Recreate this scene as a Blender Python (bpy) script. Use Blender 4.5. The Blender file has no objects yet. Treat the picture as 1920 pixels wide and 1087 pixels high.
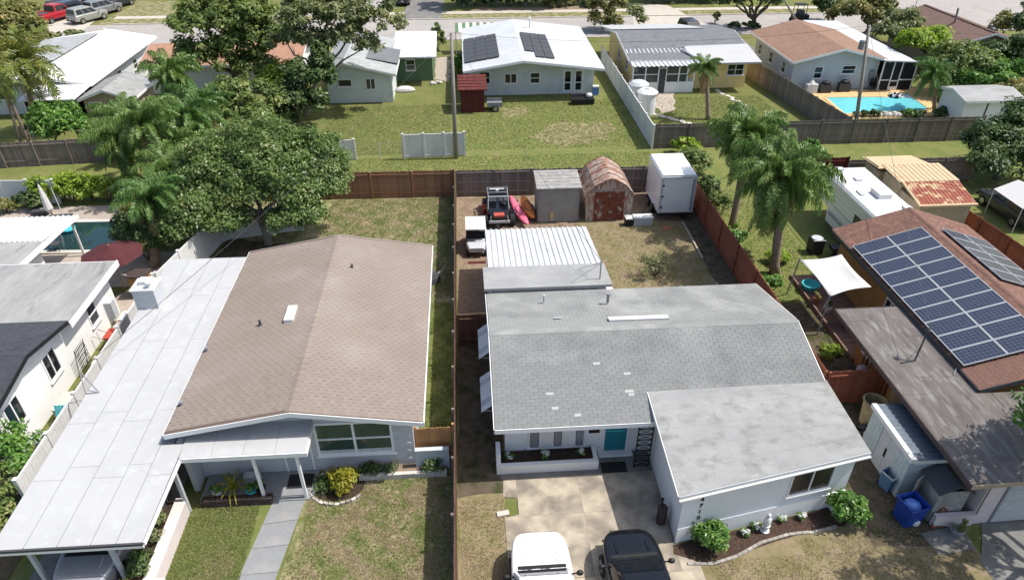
import bpy, math, random
import numpy as np
from mathutils import Vector, Matrix

sc = bpy.context.scene
COL = sc.collection
RND = random.Random(11)
rad = math.radians

# ------------------------------------------------------------------ camera, sky, sun, exposure
F_PX, PITCH, YAW, CAM_H = 1300.0, rad(34.2), rad(3.9), 20.0
cam_d = bpy.data.cameras.new('camera')
cam = bpy.data.objects.new('camera', cam_d)
COL.objects.link(cam)
cam_d.sensor_width = 36.0
cam_d.lens = 36.0 * F_PX / 1920.0
cam_d.clip_end = 2000.0
cam.location = (0, 0, CAM_H)
cam.rotation_euler = (math.pi / 2 - PITCH, 0, -YAW)
sc.camera = cam

SUN_DIR = Vector((0.60, 0.005, 1.0)).normalized()
world = bpy.data.worlds.new('World')
sc.world = world
world.use_nodes = True
wn = world.node_tree
sky = wn.nodes.new('ShaderNodeTexSky')
sky.sky_type = 'NISHITA'
sky.sun_disc = False
sky.sun_elevation = math.asin(SUN_DIR.z)
sky.sun_rotation = math.atan2(SUN_DIR.x, SUN_DIR.y)
bg = wn.nodes['Background']
bg.inputs[1].default_value = 0.14
sky.dust_density = 2.5
sky.air_density = 1.0
sky.ozone_density = 0.6
wn.links.new(sky.outputs[0], bg.inputs[0])
sun_d = bpy.data.lights.new('sun', 'SUN')
sun_d.energy = 4.0
sun_d.angle = rad(0.53)
sun_d.color = (1.0, 0.955, 0.89)
sun = bpy.data.objects.new('sun', sun_d)
COL.objects.link(sun)
sun.rotation_euler = SUN_DIR.to_track_quat('Z', 'Y').to_euler()
sc.view_settings.view_transform = 'Standard'
sc.view_settings.look = 'None'
sc.view_settings.exposure = 0.42
sc.view_settings.gamma = 1.0
sc.view_settings.use_curve_mapping = False
sc.cycles.max_bounces = 6

# ------------------------------------------------------------------ helpers
def ray(px, py):
    x = (px - 960) / F_PX
    y = -(py - 543.5) / F_PX
    dy = math.cos(PITCH) + math.sin(PITCH) * y
    dz = -math.sin(PITCH) + math.cos(PITCH) * y
    c, s = math.cos(YAW), math.sin(YAW)
    return Vector((x * c + dy * s, -x * s + dy * c, dz))

def G(px, py, z=0.0):                 # survey: the point at height z seen at this place of the photograph
    d = ray(px, py)
    t = (z - CAM_H) / d.z
    return Vector((d.x * t, d.y * t, z))

def at(px, py, Y):                    # survey: the point at depth Y seen at this place of the photograph
    d = ray(px, py)
    t = Y / d.y
    return Vector((d.x * t, Y, CAM_H + d.z * t))

WL = {}                               # world place of a thing's origin, for parts given in world coordinates

def link(o, parent=None):
    COL.objects.link(o)
    if parent is not None:
        o.parent = parent
        WL[o.name] = WL.get(parent.name, Vector((0, 0, 0)))
    return o

def tag(o, label=None, cat=None, group=None, kind=None):
    if label: o['label'] = label
    if cat: o['category'] = cat
    if group: o['group'] = group
    if kind: o['kind'] = kind
    return o

def T(name, label, cat, loc=(0, 0, 0), rz=None, group=None):
    o = bpy.data.objects.new(name, None)
    COL.objects.link(o)
    o.empty_display_size = 0.2
    o.location = loc
    WL[o.name] = Vector(loc)
    if rz is not None:                # parts of a turned thing are given in its own coordinates
        o.rotation_euler = (0, 0, rz)
        WL[o.name] = Vector((0, 0, 0))
    return tag(o, label, cat, group)

def dup(root, loc, rz=None, label=None, group=None, scale=None):
    def cp(o, parent):
        c = o.copy()
        COL.objects.link(c)
        if parent is not None:
            c.parent = parent
        for ch in list(o.children):
            cp(ch, c)
        return c
    r = cp(root, None)
    r.location = loc
    if rz is not None: r.rotation_euler = (0, 0, rz)
    if scale: r.scale = (scale, scale, scale)
    if label: r['label'] = label
    if group: r['group'] = group
    return r

class B:
    def __init__(s):
        s.v = []
        s.f = []
    def add(s, vs, fs):
        n = len(s.v)
        s.v += [tuple(p) for p in vs]
        s.f += [tuple(i + n for i in f) for f in fs]
        return s
    def box(s, x0, x1, y0, y1, z0, z1):
        return s.add([(x0, y0, z0), (x1, y0, z0), (x1, y1, z0), (x0, y1, z0), (x0, y0, z1), (x1, y0, z1), (x1, y1, z1), (x0, y1, z1)],
                     [(3, 2, 1, 0), (4, 5, 6, 7), (0, 1, 5, 4), (1, 2, 6, 5), (2, 3, 7, 6), (3, 0, 4, 7)])
    def obox(s, o, a, b, c):
        o, a, b, c = Vector(o), Vector(a), Vector(b), Vector(c)
        return s.add([o, o + a, o + a + b, o + b, o + c, o + a + c, o + a + b + c, o + b + c],
                     [(3, 2, 1, 0), (4, 5, 6, 7), (0, 1, 5, 4), (1, 2, 6, 5), (2, 3, 7, 6), (3, 0, 4, 7)])
    def slab(s, pts, t):
        n = len(pts)
        top = [Vector(p) for p in pts]
        bot = [p - Vector((0, 0, t)) for p in top]
        return s.add(top + bot, [tuple(range(n)), tuple(range(2 * n - 1, n - 1, -1))] +
                     [(i, n + i, n + (i + 1) % n, (i + 1) % n) for i in range(n)])
    def prism(s, poly, z0, z1):
        return s.slab([(p[0], p[1], z1) for p in poly], z1 - z0)
    def quad(s, *p):
        return s.add(p, [tuple(range(len(p)))])
    def ring(s, p, ax, r, n):
        ax = Vector(ax).normalized()
        a = ax.orthogonal().normalized()
        b = ax.cross(a)
        return [Vector(p) + (a * math.cos(k * 2 * math.pi / n) + b * math.sin(k * 2 * math.pi / n)) * r for k in range(n)]
    def path(s, pts, rs, n=6, caps=True):
        pts = [Vector(p) for p in pts]
        if not hasattr(rs, '__len__'): rs = [rs] * len(pts)
        base = len(s.v)
        ref = None
        for i, p in enumerate(pts):
            d = (pts[min(i + 1, len(pts) - 1)] - pts[max(i - 1, 0)]).normalized()
            if ref is None:
                ref = d.orthogonal().normalized()
            a = (ref - d * ref.dot(d)).normalized()
            ref = a
            b = d.cross(a)
            for k in range(n):
                t = k * 2 * math.pi / n
                s.v.append(tuple(p + (a * math.cos(t) + b * math.sin(t)) * rs[i]))
        for i in range(len(pts) - 1):
            for k in range(n):
                s.f.append((base + i * n + k, base + i * n + (k + 1) % n, base + (i + 1) * n + (k + 1) % n, base + (i + 1) * n + k))
        if caps:
            s.f.append(tuple(base + k for k in range(n - 1, -1, -1)))
            s.f.append(tuple(base + (len(pts) - 1) * n + k for k in range(n)))
        return s
    def tube(s, p0, p1, r0, r1=None, n=6):
        return s.path([p0, p1], [r0, r0 if r1 is None else r1], n)
    def lathe(s, c, prof, n=12, axis='z'):
        base = len(s.v)
        cx, cy, cz = c
        for r, h in prof:
            for k in range(n):
                t = k * 2 * math.pi / n
                if axis == 'z': s.v.append((cx + r * math.cos(t), cy + r * math.sin(t), cz + h))
                else: s.v.append((cx + r * math.cos(t), cy + h, cz + r * math.sin(t)))
        for i in range(len(prof) - 1):
            for k in range(n):
                q = (base + i * n + k, base + i * n + (k + 1) % n, base + (i + 1) * n + (k + 1) % n, base + (i + 1) * n + k)
                s.f.append(q if axis == 'z' else q[::-1])
        s.f.append(tuple(base + k for k in range(n))[::-1 if axis == 'z' else 1])
        s.f.append(tuple(base + (len(prof) - 1) * n + k for k in range(n))[::1 if axis == 'z' else -1])
        return s
    def ell(s, c, rx, ry, rz, n=10, m=6, z0=-1.0):
        prof = []
        for i in range(m + 1):
            a = -math.pi / 2 + math.pi * i / m
            prof.append((max(math.cos(a), .02), max(math.sin(a), z0)))
        base = len(s.v)
        s.lathe((0, 0, 0), prof, n)
        for i in range(base, len(s.v)):
            x, y, z = s.v[i]
            s.v[i] = (c[0] + x * rx, c[1] + y * ry, c[2] + z * rz)
        return s
    def loft(s, secs):                # list of closed rings with the same number of points
        n = len(secs[0])
        base = len(s.v)
        for r in secs: s.v += [tuple(p) for p in r]
        for i in range(len(secs) - 1):
            for k in range(n):
                s.f.append((base + i * n + k, base + i * n + (k + 1) % n, base + (i + 1) * n + (k + 1) % n, base + (i + 1) * n + k))
        s.f.append(tuple(base + k for k in range(n - 1, -1, -1)))
        s.f.append(tuple(base + (len(secs) - 1) * n + k for k in range(n)))
        return s
    def build(s, name, m, parent=None, smooth=False, bevel=0.0, kind=None, local=False):
        me = bpy.data.meshes.new(name)
        off = Vector((0, 0, 0))
        if parent is not None:
            if not local: off = WL.get(parent.name, off)
        elif not local and s.v:
            xs, ys, zs = zip(*s.v)
            off = Vector(((min(xs) + max(xs)) / 2, (min(ys) + max(ys)) / 2, min(zs)))
        me.from_pydata([(v[0] - off.x, v[1] - off.y, v[2] - off.z) for v in s.v], [], s.f)
        if m: me.materials.append(m)
        if smooth: me.polygons.foreach_set('use_smooth', [True] * len(me.polygons))
        me.update()
        o = bpy.data.objects.new(name, me)
        link(o, parent)
        if parent is None:
            o.location = off
            WL[o.name] = off
        if bevel:
            b = o.modifiers.new('bevel', 'BEVEL')
            b.width = bevel
            b.segments = 2
            b.limit_method = 'ANGLE'
        if kind: o['kind'] = kind
        return o

CAMP = Vector((0, 0, CAM_H))
def pieces(parent, name, proto, mats, m, limit=300, stuff=None):
    """alike pieces sharing one mesh: the nearest become parts, the rest one joined part"""
    me = bpy.data.meshes.new(name)
    me.from_pydata(proto.v, [], proto.f)
    me.materials.append(m)
    off = Matrix.Translation(-WL.get(parent.name, Vector((0, 0, 0))))
    mats = sorted(mats, key=lambda M_: (M_.translation - CAMP).length)
    for M_ in mats[:limit]:
        o = bpy.data.objects.new(name, me)
        COL.objects.link(o)
        o.parent = parent
        o.matrix_local = off @ M_
    rest = mats[limit:]
    if rest:
        pv = np.array([(*v, 1.0) for v in proto.v])
        allv = np.concatenate([(np.array(off @ M_) @ pv.T).T[:, :3] for M_ in rest])
        n = len(proto.v)
        fs = [tuple(i + k * n for i in f) for k in range(len(rest)) for f in proto.f]
        me2 = bpy.data.meshes.new(stuff or name + 's')
        me2.from_pydata(allv.tolist(), [], fs)
        me2.materials.append(m)
        o = bpy.data.objects.new(stuff or name + 's', me2)
        COL.objects.link(o)
        o.parent = parent
        o['kind'] = 'stuff'

def frame(o, u, n):                   # matrix with x along u, z along n
    u = Vector(u).normalized()
    n = Vector(n).normalized()
    v = n.cross(u).normalized()
    M_ = Matrix.Identity(4)
    for i in range(3):
        M_[i][0], M_[i][1], M_[i][2], M_[i][3] = u[i], v[i], n[i], o[i]
    return M_

# ------------------------------------------------------------------ materials
def mat(name, c1, c2=None, s=4.0, lo=.35, hi=.65, rough=.8, bump=0., bs=None, c3=None, s3=.6, lo3=.5, hi3=.62,
        rnd=0., spec=.3, metal=0., st=None, coat=0., detail=6.):
    m = bpy.data.materials.new(name)
    m.use_nodes = True
    nt = m.node_tree
    N = nt.nodes.new
    L = nt.links.new
    p = nt.nodes['Principled BSDF']
    p.inputs['Roughness'].default_value = rough
    p.inputs['Specular IOR Level'].default_value = spec
    p.inputs['Metallic'].default_value = metal
    p.inputs['Coat Weight'].default_value = coat
    p.inputs['Base Color'].default_value = (*c1, 1)
    tc = N('ShaderNodeTexCoord')
    vec = tc.outputs['Object']
    if st:
        mp = N('ShaderNodeMapping')
        mp.inputs['Scale'].default_value = st
        L(vec, mp.inputs[0])
        vec = mp.outputs[0]
    cur = None
    def noise(scale, det=detail):
        n = N('ShaderNodeTexNoise')
        n.inputs['Scale'].default_value = scale
        n.inputs['Detail'].default_value = det
        n.inputs['Roughness'].default_value = .62
        L(vec, n.inputs['Vector'])
        return n.outputs[0]
    def rng(x, a, b):
        r = N('ShaderNodeMapRange')
        r.inputs[1].default_value = a
        r.inputs[2].default_value = b
        L(x, r.inputs[0])
        return r.outputs[0]
    def mix(f, a, b):
        x = N('ShaderNodeMix')
        x.data_type = 'RGBA'
        L(f, x.inputs[0])
        for q, k in ((a, 6), (b, 7)):
            if isinstance(q, tuple): x.inputs[k].default_value = (*q, 1)
            else: L(q, x.inputs[k])
        return x.outputs[2]
    if c2:
        cur = mix(rng(noise(s), lo, hi), c1, c2)
    if c3:
        cur = mix(rng(noise(s3, 8.), lo3, hi3), cur if cur else c1, c3)
    if rnd:
        oi = N('ShaderNodeObjectInfo')
        r = N('ShaderNodeMapRange')
        r.inputs[3].default_value = 1 - rnd
        r.inputs[4].default_value = 1 + rnd
        L(oi.outputs['Random'], r.inputs[0])
        h = N('ShaderNodeHueSaturation')
        L(r.outputs[0], h.inputs['Value'])
        if cur: L(cur, h.inputs['Color'])
        else: h.inputs['Color'].default_value = (*c1, 1)
        cur = h.outputs[0]
    if cur: L(cur, p.inputs['Base Color'])
    if bump:
        b = N('ShaderNodeBump')
        b.inputs['Strength'].default_value = bump
        b.inputs['Distance'].default_value = .05
        L(noise(bs or s * 3), b.inputs['Height'])
        L(b.outputs[0], p.inputs['Normal'])
    return m

def leaf_mat(name, c1, c2, c3=None, rough=.5, tr=.3):
    m = bpy.data.materials.new(name)
    m.use_nodes = True
    nt = m.node_tree
    N, L = nt.nodes.new, nt.links.new
    p = nt.nodes['Principled BSDF']
    p.inputs['Roughness'].default_value = rough
    p.inputs['Specular IOR Level'].default_value = .35
    a = N('ShaderNodeAttribute')
    a.attribute_name = 'v'
    cr = N('ShaderNodeValToRGB')
    e = cr.color_ramp.elements
    e[0].color = (*c1, 1)
    e[1].color = (*c2, 1)
    if c3:
        e[1].position = .85
        q = e.new(1.0)
        q.color = (*c3, 1)
    L(a.outputs['Fac'], cr.inputs[0])
    L(cr.outputs[0], p.inputs['Base Color'])
    t = N('ShaderNodeBsdfTranslucent')
    hs = N('ShaderNodeHueSaturation')
    hs.inputs['Value'].default_value = 1.6
    hs.inputs['Saturation'].default_value = 1.1
    L(cr.outputs[0], hs.inputs['Color'])
    L(hs.outputs[0], t.inputs[0])
    mx = N('ShaderNodeMixShader')
    mx.inputs[0].default_value = tr
    L(p.outputs[0], mx.inputs[1])
    L(t.outputs[0], mx.inputs[2])
    L(mx.outputs[0], nt.nodes['Material Output'].inputs[0])
    return m

MT = {}
def defm(k, *a, **kw): MT[k] = mat(k, *a, **kw)
defm('lawn', (.125, .15, .045), (.205, .19, .085), s=.55, lo=.38, hi=.66, rough=.95, bump=.5, bs=22, c3=(.125, .14, .04), s3=3.5, lo3=.42, hi3=.62, spec=.1)
defm('lawn_green', (.12, .158, .042), (.185, .19, .065), s=.7, lo=.35, hi=.65, rough=.95, bump=.6, bs=25, c3=(.21, .18, .085), s3=2.2, lo3=.53, hi3=.66, spec=.1)
defm('lawn_patchy', (.115, .135, .04), (.34, .275, .18), s=1.3, lo=.40, hi=.60, rough=.95, bump=.4, bs=30, c3=(.13, .155, .05), s3=7., lo3=.47, hi3=.64, spec=.1)
defm('lawn_dry', (.27, .212, .138), (.185, .16, .075), s=1.1, lo=.4, hi=.62, rough=.95, bump=.6, bs=28, c3=(.14, .15, .05), s3=4.5, lo3=.54, hi3=.7, spec=.1)
defm('dirt', (.30, .225, .165), (.19, .14, .098), s=3.5, lo=.35, hi=.68, rough=.97, bump=.7, bs=18, c3=(.19, .16, .085), s3=1.1, lo3=.52, hi3=.68, spec=.1)
defm('mulch', (.085, .058, .042), (.04, .03, .024), s=7., rough=.97, bump=1., bs=35, spec=.1)
defm('mulch_red', (.115, .072, .055), (.055, .038, .03), s=9., rough=.97, bump=1., bs=40, spec=.1)
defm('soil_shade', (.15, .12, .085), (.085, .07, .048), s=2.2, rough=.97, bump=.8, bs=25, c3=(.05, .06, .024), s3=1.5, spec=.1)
defm('bare', (.31, .245, .15), (.14, .155, .055), s=2.2, lo=.4, hi=.6, rough=.97, bump=.5, bs=25, spec=.1)
defm('asphalt', (.345, .322, .30), (.285, .268, .25), s=.6, rough=.9, bump=.15, bs=60, c3=(.38, .352, .325), s3=5, spec=.2)
defm('sidewalk', (.50, .46, .39), (.40, .37, .32), s=1.5, rough=.9, spec=.2)
defm('concrete_drive', (.45, .39, .30), (.30, .26, .205), s=.9, lo=.38, hi=.62, rough=.9, bump=.2, bs=20, c3=(.145, .13, .11), s3=1.0, lo3=.45, hi3=.74, spec=.2)
defm('concrete_grey', (.22, .215, .20), (.13, .13, .12), s=1.1, lo=.35, hi=.7, rough=.92, bump=.2, bs=20, c3=(.30, .27, .23), s3=2., lo3=.58, hi3=.75, spec=.2)
defm('walk_paint', (.25, .258, .265), (.21, .216, .224), s=2., rough=.8, bump=.08, c3=(.28, .278, .272), s3=.9)
defm('pavers', (.42, .36, .30), (.33, .28, .24), s=3., rough=.9, bump=.3, rnd=.12)
defm('deck_orange', (.62, .42, .20), (.55, .37, .18), s=1.2, rough=.85)
defm('white', (.70, .70, .69), (.62, .62, .61), s=1.5, rough=.6, bump=.03)
defm('white_wall', (.80, .80, .78), (.74, .74, .72), s=.8, rough=.8, bump=.08, bs=30)
defm('white_trim', (.80, .80, .79), rough=.5)
defm('wall_bluewhite', (.74, .755, .77), (.70, .715, .73), s=.7, rough=.85, bump=.08, bs=30)
defm('wall_grey', (.56, .565, .575), (.51, .515, .525), s=1., rough=.85, bump=.1, bs=30, rnd=.04)
defm('wall_palegrey', (.64, .66, .65), (.55, .57, .56), s=1.2, rough=.85, bump=.1, bs=20)
defm('wall_greygreen', (.64, .68, .65), (.57, .61, .58), s=1., rough=.85)
defm('wall_green', (.12, .20, .11), (.105, .175, .10), s=1.5, rough=.85)
defm('wall_yellow', (.86, .66, .30), (.78, .58, .26), s=1., rough=.85)
defm('wall_ochre', (.40, .225, .085), (.32, .18, .07), s=1.1, rough=.85, bump=.1)
defm('wall_yellowed', (.52, .42, .22), (.30, .24, .15), s=1.5, rough=.9, bump=.15)
defm('wall_bluegrey', (.50, .54, .565), (.45, .49, .515), s=1., rough=.85)
defm('wall_tan', (.42, .34, .24), (.36, .29, .20), s=2., rough=.85)
defm('wall_pinkwhite', (.68, .60, .58), (.60, .53, .51), s=1.3, rough=.85, bump=.1)
defm('roof_white', (.425, .428, .428), (.385, .388, .39), s=.5, rough=.7, bump=.04, bs=8, c3=(.435, .44, .442), s3=2.)
defm('roof_white_hot', (.74, .74, .74), (.68, .68, .68), s=.8, rough=.6)
defm('roof_metal_white', (.54, .555, .56), (.46, .47, .48), s=.7, rough=.45, spec=.5)
defm('roof_membrane', (.33, .333, .325), (.25, .253, .25), s=.55, lo=.38, hi=.68, rough=.85, bump=.1, bs=10, c3=(.22, .225, .215), s3=1.3, lo3=.55, hi3=.8, st=(1.0, 1.9, 1))
defm('roof_membrane_pale', (.31, .313, .305), (.245, .248, .243), s=.9, lo=.35, hi=.7, rough=.8, bump=.08, bs=10, c3=(.185, .183, .17), s3=1.4, lo3=.5, hi3=.72, st=(1, 1.5, 1))
defm('roof_leftgrey', (.33, .325, .315), (.24, .24, .235), s=.7, lo=.35, hi=.68, rough=.85, bump=.12, c3=(.135, .135, .14), s3=.9, lo3=.55, hi3=.78, st=(2.2, .7, 1))
defm('shingle_brown', (.255, .212, .178), (.22, .18, .152), s=.9, rough=.95, bump=.35, bs=30, c3=(.295, .255, .225), s3=.45, lo3=.46, hi3=.7, rnd=.05, spec=.1)
defm('shingle_brown_base', (.13, .095, .078), rough=.95)
defm('shingle_grey', (.215, .222, .217), (.165, .17, .168), s=.8, lo=.35, hi=.68, rough=.92, bump=.3, bs=60, c3=(.25, .26, .252), s3=.45, lo3=.48, hi3=.66, rnd=.05, spec=.1)
defm('shingle_grey_base', (.12, .125, .12), rough=.95)
defm('shingle_pale', (.275, .28, .27), (.205, .21, .205), s=.8, lo=.35, hi=.68, rough=.92, bump=.2, bs=60, c3=(.33, .335, .322), s3=.5, lo3=.48, hi3=.66, rnd=.04, spec=.1)
defm('shingle_dark', (.058, .062, .072), (.042, .045, .052), s=5, rough=.9, bump=.3, bs=60, rnd=.15)
defm('shingle_red', (.19, .112, .088), (.15, .088, .07), s=1.5, rough=.92, bump=.3, bs=40, c3=(.25, .14, .105), s3=4., rnd=.05, spec=.1)
defm('shingle_far', (.25, .155, .105), (.20, .12, .085), s=1.2, rough=.92, bump=.4, bs=12, c3=(.285, .18, .125), s3=6.)
defm('shingle_far_grey', (.16, .165, .175), (.125, .13, .14), s=1.2, rough=.92, bump=.4, bs=12, c3=(.19, .195, .2), s3=6.)
defm('shingle_far_palegrey', (.38, .39, .39), (.30, .31, .31), s=1.5, rough=.92, bump=.4, bs=8, c3=(.24, .25, .25), s3=5., lo3=.55, hi3=.68)
defm('roof_orange', (.38, .215, .145), (.31, .175, .12), s=1.5, rough=.9)
defm('roof_darkbrown', (.15, .092, .075), (.12, .075, .062), s=1.5, rough=.9, c3=(.175, .11, .09), s3=5)
defm('roll_roof', (.155, .138, .128), (.09, .08, .076), s=.9, lo=.36, hi=.66, rough=.9, bump=.3, bs=14, c3=(.225, .22, .21), s3=2.0, lo3=.5, hi3=.7, st=(2.4, .6, 1))
defm('wood_fence', (.16, .09, .06), (.11, .06, .042), s=3., rough=.9, bump=.3, rnd=.25, st=(4, 4, .6))
defm('wood_fence_red', (.30, .105, .062), (.225, .075, .045), s=3., rough=.9, bump=.25, rnd=.16, st=(4, 4, .6))
defm('wood_fence_brown', (.34, .185, .11), (.25, .13, .075), s=3., rough=.9, bump=.3, rnd=.2, st=(4, 4, .6))
defm('wood_fence_grey', (.235, .20, .17), (.155, .13, .11), s=3., rough=.92, bump=.3, rnd=.22, st=(4, 4, .6))
defm('wood_weathered', (.25, .205, .18), (.16, .13, .112), s=3., rough=.92, bump=.3, rnd=.25, st=(4, 4, .6))
defm('wood_fresh', (.50, .27, .12), (.38, .19, .08), s=3., rough=.85, bump=.2, rnd=.15, st=(4, 4, .6))
defm('wood_pole', (.34, .31, .28), (.22, .20, .18), s=4., rough=.95, bump=.3, st=(5, 5, .5))
defm('wood_pale', (.42, .36, .29), (.33, .28, .22), s=4., rough=.9)
defm('deck_boards', (.24, .15, .12), (.17, .105, .085), s=3., rough=.9, bump=.2, rnd=.18)
defm('bark', (.16, .135, .11), (.085, .07, .056), s=5., rough=.95, bump=.8, bs=14, st=(3, 3, .7))
defm('bark_pale', (.27, .25, .22), (.17, .155, .135), s=5., rough=.95, bump=.6, bs=14, st=(3, 3, .7))
defm('palm_trunk', (.30, .235, .175), (.18, .135, .10), s=3., rough=.95, bump=.6, bs=10, st=(1, 1, 4))
defm('palm_boot', (.36, .17, .085), (.20, .10, .06), s=4., rough=.95, bump=.5)
defm('dead_frond', (.34, .215, .11), (.25, .15, .075), s=5., rough=.9)
defm('glass_dark', (.014, .017, .02), rough=.08, spec=.5)
defm('glass_green', (.05, .088, .07), (.035, .065, .055), s=.9, rough=.08, spec=.6)
defm('glass_grey', (.07, .08, .085), (.04, .045, .05), s=1.5, rough=.1, spec=.6)
defm('glass_dirty', (.05, .036, .03), (.03, .028, .026), s=3., rough=.2, spec=.5)
defm('screen_dark', (.018, .018, .018), rough=.7)
defm('black', (.016, .016, .017), rough=.5)
defm('black_rubber', (.02, .02, .02), rough=.85)
defm('dark_grey', (.06, .062, .066), rough=.6)
defm('mid_grey', (.24, .25, .26), (.20, .21, .22), s=4, rough=.6)
defm('pale_grey', (.48, .50, .52), (.42, .44, .46), s=4, rough=.6)
defm('steel', (.45, .46, .47), rough=.3, metal=.9)
defm('chrome', (.7, .7, .7), rough=.15, metal=1.)
defm('rust', (.22, .062, .032), (.12, .04, .025), s=3., lo=.35, hi=.65, rough=.85, bump=.2, c3=(.42, .36, .31), s3=2.6, lo3=.56, hi3=.66)
defm('rust_pale', (.40, .355, .31), (.27, .17, .125), s=2.4, lo=.42, hi=.6, rough=.8, bump=.15, c3=(.23, .085, .05), s3=3.0, lo3=.48, hi3=.62)
defm('rust_streak', (.48, .43, .38), (.30, .13, .08), s=3., lo=.44, hi=.58, rough=.85, st=(4, 4, .8))
defm('rust_roof', (.22, .062, .042), (.30, .10, .06), s=2.4, rough=.8, c3=(.52, .38, .22), s3=1.9, lo3=.5, hi3=.6)
defm('tan_paint', (.55, .42, .26), (.48, .36, .22), s=1.4, rough=.75, c3=(.44, .29, .16), s3=1.2, lo3=.6, hi3=.72)
defm('shed_grey', (.29, .285, .27), (.235, .23, .215), s=2., rough=.75, c3=(.36, .345, .32), s3=3)
defm('shed_greywall', (.31, .30, .275), (.25, .24, .22), s=1.5, rough=.8)
defm('metal_blue', (.155, .185, .225), (.10, .12, .15), s=2.2, rough=.45, spec=.5, st=(1, 8, 1))
defm('metal_bluewhite', (.46, .53, .56), (.39, .46, .49), s=3, rough=.5, spec=.5)
defm('red_wood', (.125, .026, .022), (.085, .018, .016), s=3., rough=.8, rnd=.12)
defm('red_paint', (.36, .022, .03), rough=.3, coat=.4)
defm('car_white', (.82, .82, .81), rough=.28, coat=.5, spec=.5)
defm('car_black', (.006, .007, .009), rough=.18, coat=.3, spec=.4)
defm('car_silver', (.34, .35, .37), rough=.3, metal=.3, coat=.5)
defm('car_gold', (.33, .335, .30), rough=.3, metal=.3, coat=.4)
defm('car_dark', (.03, .034, .04), rough=.3, coat=.5)
defm('car_grey', (.20, .205, .215), rough=.3, metal=.2, coat=.5)
defm('car_navy', (.02, .028, .055), rough=.3, coat=.5)
defm('lamp_clear', (.6, .62, .62), rough=.15, spec=.6)
defm('lamp_red', (.35, .02, .02), rough=.2, spec=.6)
defm('pink', (.80, .16, .24), (.72, .13, .2), s=2, rough=.4)
defm('orange', (.80, .25, .06), (.72, .2, .05), s=2, rough=.4)
defm('teal', (.02, .21, .26), (.018, .18, .23), s=2, rough=.5)
defm('turquoise', (.08, .46, .50), (.06, .4, .45), s=2, rough=.5)
defm('blue_bin', (.014, .055, .30), (.012, .045, .25), s=3, rough=.45, spec=.4)
defm('blue_crate', (.10, .19, .33), (.08, .16, .28), s=3, rough=.5)
defm('blue_bag', (.05, .15, .55), (.16, .3, .65), s=5, rough=.35)
defm('cloth_white', (.60, .585, .57), (.56, .55, .535), s=1, rough=.9)
defm('cloth_red', (.09, .024, .026), (.065, .018, .02), s=2, rough=.9)
defm('red_plastic', (.46, .09, .065), (.38, .07, .05), s=3, rough=.5)
defm('terracotta', (.36, .15, .08), (.28, .12, .065), s=4, rough=.85)
defm('stone_grey', (.36, .34, .30), (.27, .25, .22), s=5, rough=.9, bump=.3, rnd=.2)
defm('patch', (.38, .385, .375), rough=.9)
defm('stone_pale', (.58, .55, .50), (.48, .45, .41), s=5, rough=.9, bump=.3, rnd=.12)
defm('brick_dark', (.085, .062, .058), (.06, .045, .042), s=5, rough=.9, rnd=.2)
defm('straw', (.34, .26, .15), (.22, .17, .09), s=8, rough=.95)
defm('trough', (.60, .55, .45), (.52, .47, .38), s=3, rough=.8)

def water(name, c, rough=.03):
    m = mat(name, c, rough=rough, spec=.5)
    nt = m.node_tree
    n = nt.nodes.new('ShaderNodeTexNoise')
    n.inputs['Scale'].default_value = 2.2
    b = nt.nodes.new('ShaderNodeBump')
    b.inputs['Strength'].default_value = .12
    nt.links.new(n.outputs[0], b.inputs['Height'])
    nt.links.new(b.outputs[0], nt.nodes['Principled BSDF'].inputs['Normal'])
    n2 = nt.nodes.new('ShaderNodeTexNoise')
    n2.inputs['Scale'].default_value = .9
    x = nt.nodes.new('ShaderNodeMix')
    x.data_type = 'RGBA'
    x.inputs[6].default_value = (*[k * .75 for k in c], 1)
    x.inputs[7].default_value = (*[min(1, k * 1.3) for k in c], 1)
    nt.links.new(n2.outputs[0], x.inputs[0])
    nt.links.new(x.outputs[2], nt.nodes['Principled BSDF'].inputs['Base Color'])
    return m
MT['pool_blue'] = water('pool_blue', (.14, .52, .58))
MT['pool_dark'] = water('pool_dark', (.012, .036, .04))

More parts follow.
